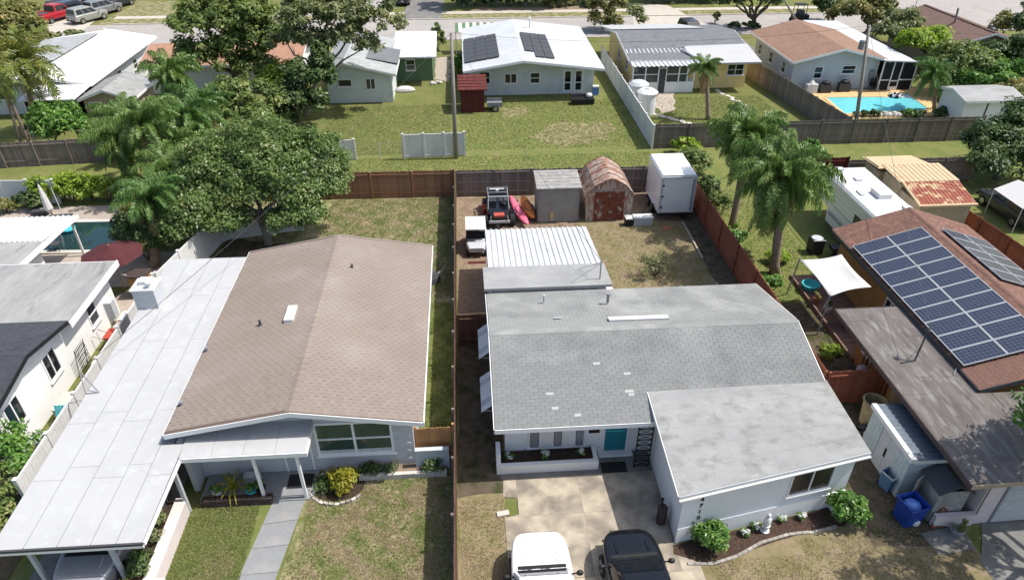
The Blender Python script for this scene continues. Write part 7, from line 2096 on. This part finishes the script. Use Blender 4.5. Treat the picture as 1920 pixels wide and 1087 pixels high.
for (x, y, sx, sy, h) in ((22.3, 32.6, .75, .95, .28), (22.0, 34.6, .4, .4, .1), (21.6, 36.0, .45, .4, .1), (22.9, 31.0, .4, .4, .12), (21.3, 32.9, .25, .6, .08)):
    B().box(x - sx / 2, x + sx / 2, y - sy / 2, y + sy / 2, 3.071, 3.071 + h).build('roof_vent', M_['white' if h > .1 else 'pale_grey'], t, bevel=.03)
for y in (31.4, 32.3):
    o = B().path([(cx0 - .02, y, .38), (cx0 + .22, y, .38)], [.38, .38], 16).build('wheel', M_['black_rubber'], t)
for x in (21.2, 22.9):
    B().box(x, x + .1, 34.9, 35.0, 0, 1.4).build('landing_leg', M_['dark_grey'], t)
B().box(cx0 + .2, cx1 - .2, 30.2, 34.4, .3, .54).build('chassis', M_['black'], t)
# tan sheds
t = T('shed', 'peeling rust-red and yellow roofed tan shed, nearest of the row behind the camper', 'shed', (26.4, 33.8, 0), group='tan sheds behind the camper')
B().box(25.0, 28.0, 32.9, 34.9, 0, 2.2).build('wall', M_['wall_tan'], t)
B().slab([(24.8, 32.6, 2.32), (28.1, 32.6, 2.32), (28.4, 35.0, 2.62), (25.0, 35.0, 2.62)], .06).build('roof', M_['rust_roof'], t)
B().slab([(24.8, 32.55, 2.36), (28.1, 32.55, 2.36), (28.1, 32.68, 2.375), (24.8, 32.68, 2.375)], .12).slab([(24.74, 32.55, 2.36), (24.85, 32.55, 2.36), (25.08, 35.0, 2.66), (24.97, 35.0, 2.66)], .1).build('roof_trim', M_['tan_paint'], t)
for k in range(10):
    B().box(25.0 + k * .3, 25.0 + k * .3 + .29, 32.875, 32.899, .02, 2.15).build('plank', M_['wall_tan'], t)
for k in range(15):
    x = 24.95 + k * .22
    B().slab([(x, 32.7, 2.352), (x + .05, 32.7, 2.352), (x + .2, 34.98, 2.642), (x + .15, 34.98, 2.642)], .025).build('roof_rib', M_['rust_roof'], t)
t = T('shed', 'tan-roofed middle shed of the row behind the camper', 'shed', (26.4, 36, 0), group='tan sheds behind the camper')
B().box(25.1, 28.2, 35.1, 37.0, 0, 2.4).build('wall', M_['wall_tan'], t)
B().slab([(24.85, 35.02, 2.64), (28.45, 35.02, 2.64), (28.4, 37.15, 2.78), (24.85, 37.15, 2.78)], .06).build('roof', M_['tan_paint'], t)
for k in range(12):
    x = 24.95 + k * .29
    B().slab([(x, 35.05, 2.665), (x + .05, 35.05, 2.665), (x + .05, 37.1, 2.8), (x, 37.1, 2.8)], .025).build('roof_rib', M_['tan_paint'], t)
t = T('shed', 'tan-roofed back shed of the row behind the camper', 'shed', (26.4, 38.2, 0), group='tan sheds behind the camper')
B().box(25.0, 27.8, 37.3, 39.0, 0, 2.2).build('wall', M_['wall_tan'], t)
B().slab([(24.8, 37.2, 2.5), (28.2, 37.2, 2.62), (27.95, 39.2, 2.4), (24.75, 39.2, 2.4)], .06).build('roof', M_['tan_paint'], t)
B().slab([(24.85, 37.4, 2.56), (24.9, 37.4, 2.56), (24.9, 39.1, 2.46), (24.85, 39.1, 2.46)], .15).build('roof_trim', M_['tan_paint'], t)
# white canopy tent
t = T('canopy_tent', 'white arched canopy tent at the right edge by the big dark tree', 'canopy', (31.5, 35, 0))
b = B()
K = 2
for i in range(K + 1):
    a = math.pi * i / K
    for y in (33.2, 35.8):
        b.v.append((32.75 - 1.3 * math.cos(a), y, 1.6 + .55 * math.sin(a)))
for i in range(K):
    b.f.append((2 * i, 2 * i + 1, 2 * i + 3, 2 * i + 2))
o = b.build('canopy_cloth', M_['cloth_white'], t)
o.modifiers.new('thickness', 'SOLIDIFY').thickness = .01
for x in (31.47, 34.03):
    for y in (33.25, 35.75):
        B().tube((x, y, 0), (x, y, 1.62), .025).build('pole', M_['white'], t)
car('dark car under the white canopy tent', (32.75, 35.4, 0), math.pi / 2, 'car_dark', 'sedan')
# left pool surround
t = T('closed_parasol', 'folded white parasol by the dark pool', 'parasol', G(100, 408))
p = G(100, 408)
B().lathe(p, [(.3, 0), (.3, .06), (.04, .08), (.03, .5)], 12).build('base', M_['dark_grey'], t)
B().tube(p, p + Vector((-.15, .1, 2.2)), .025).build('pole', M_['mid_grey'], t)
B().path([p + Vector((-.03, .02, .35)), p + Vector((-.05, .03, .6)), p + Vector((-.1, .06, 1.4)), p + Vector((-.15, .1, 2.15))], [.12, .24, .16, .04], 9).build('canopy', M_['cloth_white'], t)
t = T('umbrella_stand', 'flat dark parasol base with a leaning pole by the dark pool', 'parasol base', G(120, 408))
p = G(120, 408)
B().obox(p + Vector((-.4, -.3, 0)), (.8, .05, 0), (0, .6, 0), (0, 0, .1)).build('base', M_['dark_grey'], t)
B().tube(p + Vector((0, 0, .1)), p + Vector((-.2, .25, 1.9)), .025).build('pole', M_['pale_grey'], t)
t = T('sun_lounger', 'dark low lounger left of the folded white parasol', 'lounger', G(78, 405))
p = G(78, 405)
B().obox(p + Vector((-.5, -.25, .25)), (1.0, .1, 0), (0, .5, 0), (0, 0, .08)).build('seat', M_['dark_grey'], t)
for dx in (-.45, .4):
    for dy in (-.2, .2):
        B().tube(p + Vector((dx, dy, 0)), p + Vector((dx, dy, .25)), .025).build('leg', M_['black'], t)
PC = (-17.9, 30.9)
t = T('parasol', 'open dark red parasol over the near end of the dark pool', 'parasol', (*PC, 0))
pts = [(1.5 * math.cos(a * math.pi / 4), 1.5 * math.sin(a * math.pi / 4)) for a in range(8)]
b = B()
for i in range(8):
    a, c = pts[i], pts[(i + 1) % 8]
    b.add([(PC[0] + a[0], PC[1] + a[1], 2.0), (PC[0] + c[0], PC[1] + c[1], 2.0), (PC[0], PC[1], 2.55), (PC[0] + a[0], PC[1] + a[1], 1.99), (PC[0] + c[0], PC[1] + c[1], 1.99), (PC[0], PC[1], 2.54)], [(0, 1, 2), (5, 4, 3), (0, 3, 4, 1)])
b.build('canopy', M_['cloth_red'], t)
B().tube((PC[0], PC[1], 0), (PC[0], PC[1], 2.6), .03).build('pole', M_['wood_pale'], t)
for i in range(8):
    B().tube((PC[0], PC[1], 2.5), (PC[0] + pts[i][0] * .98, PC[1] + pts[i][1] * .98, 1.97), .014, n=4).build('rib', M_['wood_pale'], t)
tag(B().lathe(G(128, 432, .05), [(.2, 0), (.42, .08), (.42, .16), (.2, .2)], 14).build('pool_float', M_['turquoise']), 'turquoise inflatable ring floating at the corner of the dark pool', 'pool float')
tag(B().box(-21.3, -20.4, 38.5, 39.6, .02, .06).build('mat', M_['mid_grey']), 'grey mat on the paving behind the dark pool', 'mat')
t = T('pool_ladder_chair', 'dark wire chair at the near edge of the dark pool', 'chair', G(108, 470))
p = G(108, 470)
for dx in (-.25, .25):
    B().path([p + Vector((dx, -.25, 0)), p + Vector((dx, -.2, .45)), p + Vector((dx, .25, .45)), p + Vector((dx, .3, .95))], .02, 5).build('frame', M_['black'], t)
B().obox(p + Vector((-.25, -.2, .44)), (.5, 0, 0), (0, .45, 0), (0, 0, .03)).build('seat', M_['dark_grey'], t)
t = T('orange_cabinet', 'ochre wooden cabinet behind the corner of the flat grey roof', 'cabinet', (-16.7, 29.9, 0))
B().box(-17.0, -16.1, 29.8, 30.5, 0, 1.3).build('cabinet', M_['wall_ochre'], t)
B().box(-17.05, -16.05, 29.75, 30.55, 1.301, 1.35).build('top', M_['brick_dark'], t)
for x in (-16.95, -16.54):
    B().box(x, x + .39, 29.77, 29.799, .1, 1.2).build('door', M_['wall_ochre'], t)
# clutter between the left house and the vinyl fence
def clutter(name, label, cat, p, fn):
    t = T(name, label, cat, p)
    fn(t, Vector(p))
    return t
def f_sink(t, p):
    B().box(p.x - .35, p.x + .35, p.y - .3, p.y + .3, .1, .85).build('cabinet', M_['dark_grey'], t)
    b = B().box(p.x - .4, p.x + .4, p.y - .35, p.y - .22, .851, .95).box(p.x - .4, p.x + .4, p.y + .22, p.y + .35, .851, .95).box(p.x - .4, p.x - .28, p.y - .219, p.y + .219, .851, .95).box(p.x + .28, p.x + .4, p.y - .219, p.y + .219, .851, .95)
    b.build('basin_rim', M_['white'], t)
    B().box(p.x - .28, p.x + .28, p.y - .219, p.y + .219, .851, .87).build('basin', M_['mid_grey'], t)
clutter('garden_sink', 'white-rimmed sink on a dark cabinet in the passage left of the vinyl fence', 'sink', (-15.95, 27.1, 0), f_sink)
def f_barrow(t, p):
    B().add([(p.x - .35, p.y - .25, .35), (p.x + .3, p.y - .25, .35), (p.x + .3, p.y + .25, .35), (p.x - .35, p.y + .25, .35), (p.x - .5, p.y - .38, .7), (p.x + .45, p.y - .38, .62), (p.x + .45, p.y + .38, .62), (p.x - .5, p.y + .38, .7)],
            [(3, 2, 1, 0), (0, 1, 5, 4), (1, 2, 6, 5), (2, 3, 7, 6), (3, 0, 4, 7)]).build('tray', M_['red_plastic'], t)
    for s in (-.2, .2):
        B().path([(p.x + .5, p.y + s * .5, .25), (p.x - .2, p.y + s, .4), (p.x - .95, p.y + s * 1.4, .75)], .022, 5).build('handle', M_['wood_pale'], t)
    B().path([(p.x + .55, p.y - .05, .2), (p.x + .55, p.y + .05, .2)], [.2, .2], 12).build('wheel', M_['black_rubber'], t)
clutter('wheelbarrow', 'red wheelbarrow in the passage left of the vinyl fence', 'wheelbarrow', (-16.2, 26.1, 0), f_barrow)
def f_boxes(t, p):
    B().box(p.x - .5, p.x + .5, p.y - .4, p.y + .4, 0, .5).build('box', M_['dark_grey'], t)
    for i in range(6):
        B().ell((p.x - .4 + RND.uniform(0, .8), p.y - .3 + RND.uniform(0, .6), .55), .1, .1, .1, 8, 5).build('pot', M_[('white', 'pale_grey', 'wall_pinkwhite')[i % 3]], t)
clutter('pot_stand', 'dark low stand covered with white pots in the passage', 'plant stand', (-15.95, 25.1, 0), f_boxes)
def f_bench(t, p):
    B().box(p.x - .35, p.x + .35, p.y - .55, p.y + .55, .62, .68).build('top', M_['trough'], t)
    for dx in (-.3, .3):
        for dy in (-.5, .5):
            B().box(p.x + dx - .03, p.x + dx + .03, p.y + dy - .03, p.y + dy + .03, 0, .619).build('leg', M_['trough'], t)
clutter('potting_bench', 'pale slatted bench beside the green hedge strip in the passage', 'bench', (-16.45, 21.7, 0), f_bench)
def f_fire(t, p):
    B().lathe((p.x, p.y, .5), [(.1, 0), (.42, .22), (.48, .23), (.42, .26), (.1, .08)], 16).build('bowl', M_['trough'], t)
    B().lathe((p.x, p.y, .62), [(.02, 0), (.3, .02), (.02, .05)], 12).build('soil', M_['mulch_red'], t)
    B().lathe((p.x, p.y, 0), [(.3, 0), (.25, .5)], 12).build('base', M_['black'], t)
clutter('garden_bowl', 'pale round bowl planter on a black base in the passage', 'planter', (-15.95, 24.05, 0), f_fire)
def f_lat(t, p):
    for i in range(8):
        B().tube((p.x, p.y - .4 + i * .11, .1), (p.x, p.y - .4 + i * .11, 1.5), .012, n=4).build('bar', M_['black'], t)
        if i < 7: B().tube((p.x, p.y - .4, .15 + i * .2), (p.x, p.y + .4, .15 + i * .2), .012, n=4).build('bar', M_['black'], t)
    for s in (-.4, .4):
        B().tube((p.x - .25, p.y + s, 0), (p.x, p.y + s, 1.5), .015, n=4).build('leg', M_['black'], t)
clutter('garden_trellis', 'black metal trellis standing before the left white house', 'trellis', (-16.85, 24.3, 0), f_lat)
def f_bluechair(t, p):
    for i in range(5):
        B().box(p.x - .3, p.x + .3, p.y - .3 + i * .12, p.y - .2 + i * .12, .42, .45).build('seat_slat', M_['turquoise'], t)
    for i in range(5):
        B().obox((p.x - .3 + i * .125, p.y + .3, .45), (.1, 0, 0), (0, .03, 0), (0, .18, .55)).build('back_slat', M_['turquoise'], t)
    for dx in (-.3, .26):
        B().box(p.x + dx, p.x + dx + .05, p.y - .3, p.y - .25, 0, .419).box(p.x + dx, p.x + dx + .05, p.y + .24, p.y + .29, 0, .419).build('leg', M_['turquoise'], t)
clutter('garden_chair', 'turquoise slatted chair in the passage beside the pale bench', 'chair', (-16.25, 20.6, 0), f_bluechair)
def f_pot(t, p):
    B().lathe((p.x, p.y, 0), [(.16, 0), (.24, .35), (.27, .36), (.2, .38), (.18, .25)], 12).build('pot', M_['wall_pinkwhite'], t)
    crown(t, [(p + Vector((0, 0, .5)), .2, .2, .16)], 140, .1, LF['dark'], 170, .1, 'foliage', per=20)
clutter('flower_pot', 'pinkish flower pot next to the turquoise chair', 'flower pot', (-15.65, 20.9, 0), f_pot)
def f_white(t, p):
    B().obox((p.x - .3, p.y - .4, .05), (.6, .2, 0), (-.1, .7, 0), (0, 0, .7)).build('box', M_['white'], t)
    B().obox((p.x - .28, p.y - .38, .76), (.56, .18, 0), (-.09, .66, 0), (0, 0, .05)).build('lid', M_['pale_grey'], t)
clutter('storage_box', 'white storage box at the near end of the passage', 'box', (-16.2, 19.6, 0), f_white)
def f_dark(t, p):
    B().ell((p.x, p.y, .4), .6, .9, .45, 12, 6, 0).build('cover', M_['dark_grey'], t)
clutter('covered_heap', 'dark covered heap beside the white-rimmed sink', 'tarpaulin', (-15.6, 28.3, 0), f_dark)
# flag and white box at far left
t = T('flag', 'small red and white striped flag on a thin pole at far left', 'flag', G(62, 275))
p = G(62, 275)
B().tube(p, p + Vector((.2, 0, 2.0)), .02).build('pole', M_['wood_pale'], t)
for i in range(9):
    B().obox(p + Vector((-.35, 0, .75 + i * .1)), (.55, .05, .12), (0, .012, 0), (0, 0, .098)).build('stripe', M_['lamp_red' if i % 2 == 0 else 'white'], t)
B().obox(p + Vector((-.1, -.012, 1.25)), (.28, .03, .06), (0, .01, 0), (0, 0, .42)).build('canton', M_['car_navy'], t)
t = T('white_board', 'white tilted panel above the grey fence next to the flag', 'panel', G(85, 290))
p = G(85, 290)
B().obox(p + Vector((-.5, 0, 1.5)), (1.1, .1, .1), (0, .6, .35), (0, 0, .04)).build('panel', M_['white'], t)
B().tube(p + Vector((-.3, .1, 0)), p + Vector((-.45, .1, 1.5)), .04).tube(p + Vector((.5, .1, 0)), p + Vector((.5, .3, 1.6)), .04).build('post', M_['white'], t)
# utility poles and wires
def pole(label, base, top, r, arm=None):
    base, top = Vector(base), Vector(top)
    t = T('utility_pole', label, 'utility pole', base)
    B().path([base, base.lerp(top, .5), top], [r * 1.25, r, r * .75], 10).build('pole', MT['wood_pole'], t, smooth=True)
    if arm:
        a = base.lerp(top, .95)
        B().obox(a + Vector((-arm, -.05, 0)), (2 * arm, 0, 0), (0, .1, 0), (0, 0, .12)).build('crossarm', MT['wood_pole'], t)
        for dx in (-arm * .85, arm * .85):
            B().lathe(a + Vector((dx, 0, .12)), [(.05, 0), (.06, .08), (.03, .14)], 8).build('insulator', MT['pale_grey'], t)
    return top
pt1 = pole('grey leaning utility pole beside the vinyl gate panels', (-.85, 46.25, 0), at(846, 62, 46.3), .13)
pt2 = pole('slim utility pole in front of the bright pool', (29.0, 47.6, 0), at(1630, 48, 47.8), .12)
b = B().lathe(at(1622, 85, 47.8) + Vector((-.25, 0, -.3)), [(.02, 0), (.2, .02), (.2, .6), (.02, .64)], 10)
b.build('transformer', M_['mid_grey'], [o for o in bpy.data.objects if o.name.startswith('utility_pole')][-1])
pt3 = pole('short tilted utility pole in front of the dark brown roof', G(1775, 100), at(1797, 16, 66), .12)
pt4 = at(1495, -25, 72)
pole('thin pole behind the pool house roof', G(1497, 45), (pt4.x, pt4.y + 6, 5.5), .1)
def wire(label, a, c, sag=.4):
    a, c = Vector(a), Vector(c)
    pts = [a.lerp(c, i / 10) - Vector((0, 0, sag * 4 * (i / 10) * (1 - i / 10))) for i in range(11)]
    o = B().path(pts, .010, 4).build('overhead_wire', MT['dark_grey'])
    tag(o, label, 'wire', 'overhead wires')
wire('overhead wire from the leaning pole to the antenna stay on the white carport roof', pt1, (-14.45, 20.3, 3.35), .5)
wire('overhead wire from the leaning pole to the mast on the grey rear roof', pt1, (5.75, 25.9, 3.7), .4)
wire('overhead wire along the alley between the leaning pole and the pool pole', pt1, pt2, .8)
wire('overhead wire from the pool pole down to the mast on the ochre garage', pt2, (17.4, 20.0, 4.0), .5)
wire('overhead wire from the pool pole towards the right edge', pt2, (60, 48, 7), .6)
# far yards
t = T('water_tank', 'round white plastic tank behind the slatted vinyl fence, nearer one', 'water tank', G(1210, 212), group='white tanks by the vinyl fence')
p = G(1210, 212)
B().lathe(p, [(.75, 0), (.75, 1.65), (.85, 1.7), (.85, 1.78), (.6, 1.95), (.05, 2.0)], 18).build('tank', M_['white'], t)
B().lathe(p + Vector((0, 0, 1.99)), [(.2, 0), (.2, .06)], 12).build('lid', M_['pale_grey'], t)
t = T('water_tank', 'low white covered tub behind the slatted vinyl fence, further one', 'water tank', G(1195, 190), group='white tanks by the vinyl fence')
p = G(1195, 190)
B().lathe(p, [(.8, 0), (.85, 1.5), (.6, 1.7), (.05, 1.75)], 18).build('tank', M_['pale_grey'], t)
t = T('fire_pit_seat', 'black padded bench with a white cushion on the lawn before the glass doors', 'bench', G(1092, 195))
p = G(1092, 195)
B().obox(p + Vector((-.95, -.4, .1)), (1.9, .05, 0), (0, .8, 0), (0, 0, .4)).build('seat', M_['black'], t)
B().obox(p + Vector((-.95, .35, .5)), (1.9, .05, 0), (0, .12, 0), (0, 0, .25)).build('backrest', M_['dark_grey'], t)
B().ell(p + Vector((.55, .1, .7)), .28, .22, .2, 10, 6).build('cushion', M_['white'], t)
t = T('cool_box', 'small blue box with a white lid at the corner of the white solar-roofed house', 'box', G(1116, 178))
p = G(1116, 178)
B().box(p.x - .25, p.x + .25, p.y - .2, p.y + .2, .02, .7).build('box', M_['blue_bag'], t)
B().box(p.x - .27, p.x + .27, p.y - .22, p.y + .22, .7, .8).build('lid', M_['white'], t)
t = T('white_boulder', 'white sheet-covered heap by the corner of the grey-green house', 'covered heap', G(760, 172))
p = G(760, 172)
B().ell(p + Vector((0, 0, .15)), .9, .4, .35, 12, 6, -.4).build('cover', M_['cloth_white'], t)
t = T('white_heap', 'small white heap next to the pale paving behind the utility pole', 'rubble', G(818, 158))
p = G(818, 158)
for i in range(5):
    B().ell(p + Vector((RND.uniform(-.4, .4), RND.uniform(-.3, .3), .12)), .2, .18, .16, 8, 5).build('piece', M_['stone_pale'], t)
sheet('paving', PX((818, 110), (842, 108), (845, 155), (815, 150)), 4, M_['pavers'], .2, .6)
for k, (a, c) in enumerate((((1232, 215), (1290, 232)), ((1345, 170), (1395, 198)))):
    t = T('stepping_stones', ('row of pale stepping stones from the round white tank to the grey fence', 'row of pale stepping stones by the yellow house corner')[k], 'stepping stones', G(*a))
    for i in range(9):
        f_ = i / 8
        p = G(a[0] + (c[0] - a[0]) * f_, a[1] + (c[1] - a[1]) * f_)
        B().lathe(p + Vector((RND.uniform(-.15, .15), 0, .0)), [(.24, 0), (.22, .05)], 7).build('stone', M_['stone_pale'], t)
# pool house patio things
for i, (px, py, l) in enumerate(((1545, 174, 'black covered grill at the pale blue-grey wall by the bright pool, left one'), (1580, 172, 'black covered grill at the pale blue-grey wall by the bright pool, right one'))):
    p = G(px, py)
    t = T('grill', l, 'grill', p, group='grills on the pool patio')
    B().box(p.x - .5, p.x + .5, p.y - .25, p.y + .25, .05, .75).build('cart', M_['dark_grey'], t)
    B().ell(p + Vector((0, 0, .8)), .45, .28, .3, 12, 6, 0).build('lid', M_['black'], t)
p = G(1520, 174)
t = T('storage_chest', 'white covered chest at the left end of the pool patio', 'chest', p)
B().box(p.x - .55, p.x + .4, p.y - .3, p.y + .3, .02, .8).build('box', M_['white'], t)
B().lathe(p + Vector((-.1, 0, .8)), [(.35, 0), (.1, .3)], 8).build('cover', M_['cloth_white'], t)
p = G(1634, 170)
t = T('patio_chair', 'black chair by the screened porch at the bright pool', 'chair', p)
B().box(p.x - .25, p.x + .25, p.y - .25, p.y + .25, .4, .46).box(p.x - .25, p.x + .25, p.y + .21, p.y + .25, .46, .95).build('seat', M_['black'], t)
for dx in (-.22, .22):
    for dy in (-.22, .2):
        B().tube(p + Vector((dx, dy, 0)), p + Vector((dx, dy, .4)), .02).build('leg', M_['black'], t)
p = G(1678, 181, .05)
t = T('pool_ring', 'black and white inflatable ring floating in the bright pool', 'pool float', p)
for i in range(12):
    a0, a1 = i * math.pi / 6, (i + 1) * math.pi / 6
    B().path([p + Vector((.42 * math.cos(a), .42 * math.sin(a), .12)) for a in (a0, (a0 + a1) / 2, a1)], .13, 8).build('ring_segment', M_['white' if i % 2 else 'black'], t)
for i, (px, m, s) in enumerate(((1615, 'dark', .4), (1640, 'dark', .35), (1700, 'shrub', .5), (1722, 'dark', .4))):
    bush('potted_shrub', ('dark low shrub at the near edge of the bright pool, leftmost', 'dark low shrub at the near edge of the bright pool, second from left', 'green low shrub at the near edge of the bright pool', 'dark low shrub at the near right corner of the bright pool')[i], G(px, 219), s * 1.6, s * .6, .55, 500, .2, m, 180 + i, 'shrubs along the pool edge')
t = T('boulders', 'pale boulders at the near edge of the bright pool', 'boulders', G(1665, 219))
for i in range(5):
    p = G(1648 + i * 9, 219)
    B().ell(p + Vector((0, 0, .12)), .28, .22, .25 + .1 * (i % 2), 8, 5).build('boulder', M_['stone_pale'], t)
B().add([(*G(1661, 173)[:2], .036), (*G(1690, 173)[:2], .036), (*G(1706, 184)[:2], .036), (*G(1655, 184)[:2], .036)], [(3, 2, 1, 0)]).build('pool_shelf', M_['pale_grey'], [o for o in bpy.data.objects if o.get('label', '').startswith('bright turquoise')][0])
# street vehicles
car('red pickup truck on the pavement at top left', G(110, 38), rad(68), 'red_paint', 'pickup', 'pickup truck')
car('pale gold-grey car with its back to the street at top left', G(168, 40), rad(60), 'car_gold', 'suv', group='cars parked in the drive at top left')
car('dark blue car behind the red pickup truck', G(143, 27), rad(68), 'car_navy', 'suv', group='cars parked in the drive at top left')
car('grey car behind the pale gold-grey one', G(197, 26), rad(60), 'car_grey', 'suv', group='cars parked in the drive at top left')
car('black car behind the grey one at top left', G(222, 13), rad(60), 'car_dark', 'suv', group='cars parked in the drive at top left')
car('dark car parked across at the back of the top left drive', G(178, 12), rad(150), 'car_dark', 'sedan', group='cars parked in the drive at top left')
car('dark grey car at the back left of the top left drive', G(122, 14), rad(160), 'car_grey', 'sedan', group='cars parked in the drive at top left')
car('dark car parked behind the yellow house', (25.0, 77.4, 0), rad(-83), 'car_dark', 'suv')
car('black car at the top edge beside the white drive', G(757, 6), math.pi / 2, 'car_dark', 'sedan')
p = G(1497, 44)
t = T('utility_cart', 'black open utility cart with a tall frame behind the pool house roof', 'utility cart', p)
B().box(p.x - .9, p.x + .9, p.y - .5, p.y + .5, .4, 1.0).build('body', M_['black'], t)
b = B()
for dx in (-.75, .5):
    for dy in (-.45, .45):
        b.tube(p + Vector((dx, dy, 1.0)), p + Vector((dx * .9, dy, 2.1)), .04)
b.box(p.x - .75, p.x + .5, p.y - .5, p.y + .5, 2.1, 2.18)
b.build('cage', M_['black'], t)
B().box(p.x - .3, p.x + .3, p.y - .4, p.y + .4, 1.0, 1.5).build('seat', M_['dark_grey'], t)
for dx in (-.65, .65):
    for dy in (-.5, .5):
        B().path([p + Vector((dx, dy - .1, .35)), p + Vector((dx, dy + .1, .35))], [.35, .35], 14).build('wheel', M_['black_rubber'], t)
p = G(203, 78)
t = T('mailbox', 'small black and white mailbox on a post by the far street', 'mailbox', p)
B().box(p.x - .05, p.x + .05, p.y - .05, p.y + .05, 0, 1.0).build('post', M_['dark_grey'], t)
B().box(p.x - .12, p.x + .12, p.y - .25, p.y + .25, 1.0, 1.3).build('box', M_['white'], t)
p = G(1714, 20)
t = T('street_sign', 'small red sign on a thin grey post at the top right street corner', 'sign', p)
B().tube(p, p + Vector((0, 0, 2.2)), .04).build('post', M_['mid_grey'], t)
B().add([(p.x + .38 * math.cos(a), p.y - .05, 1.9 + .38 * math.sin(a)) for a in [rad(22.5 + 45 * k) for k in range(8)]] + [(p.x + .38 * math.cos(a), p.y - .03, 1.9 + .38 * math.sin(a)) for a in [rad(22.5 + 45 * k) for k in range(8)]],
        [tuple(range(7, -1, -1)), tuple(range(8, 16))] + [(i, (i + 1) % 8, 8 + (i + 1) % 8, 8 + i) for i in range(8)]).build('sign_plate', M_['lamp_red'], t)
tag(B().box(-46, -40, 104, 110, 0, .05).build('swimming_pool_cover', M_['turquoise']), 'turquoise covered pool at the top edge beyond the parked cars', 'pool cover')
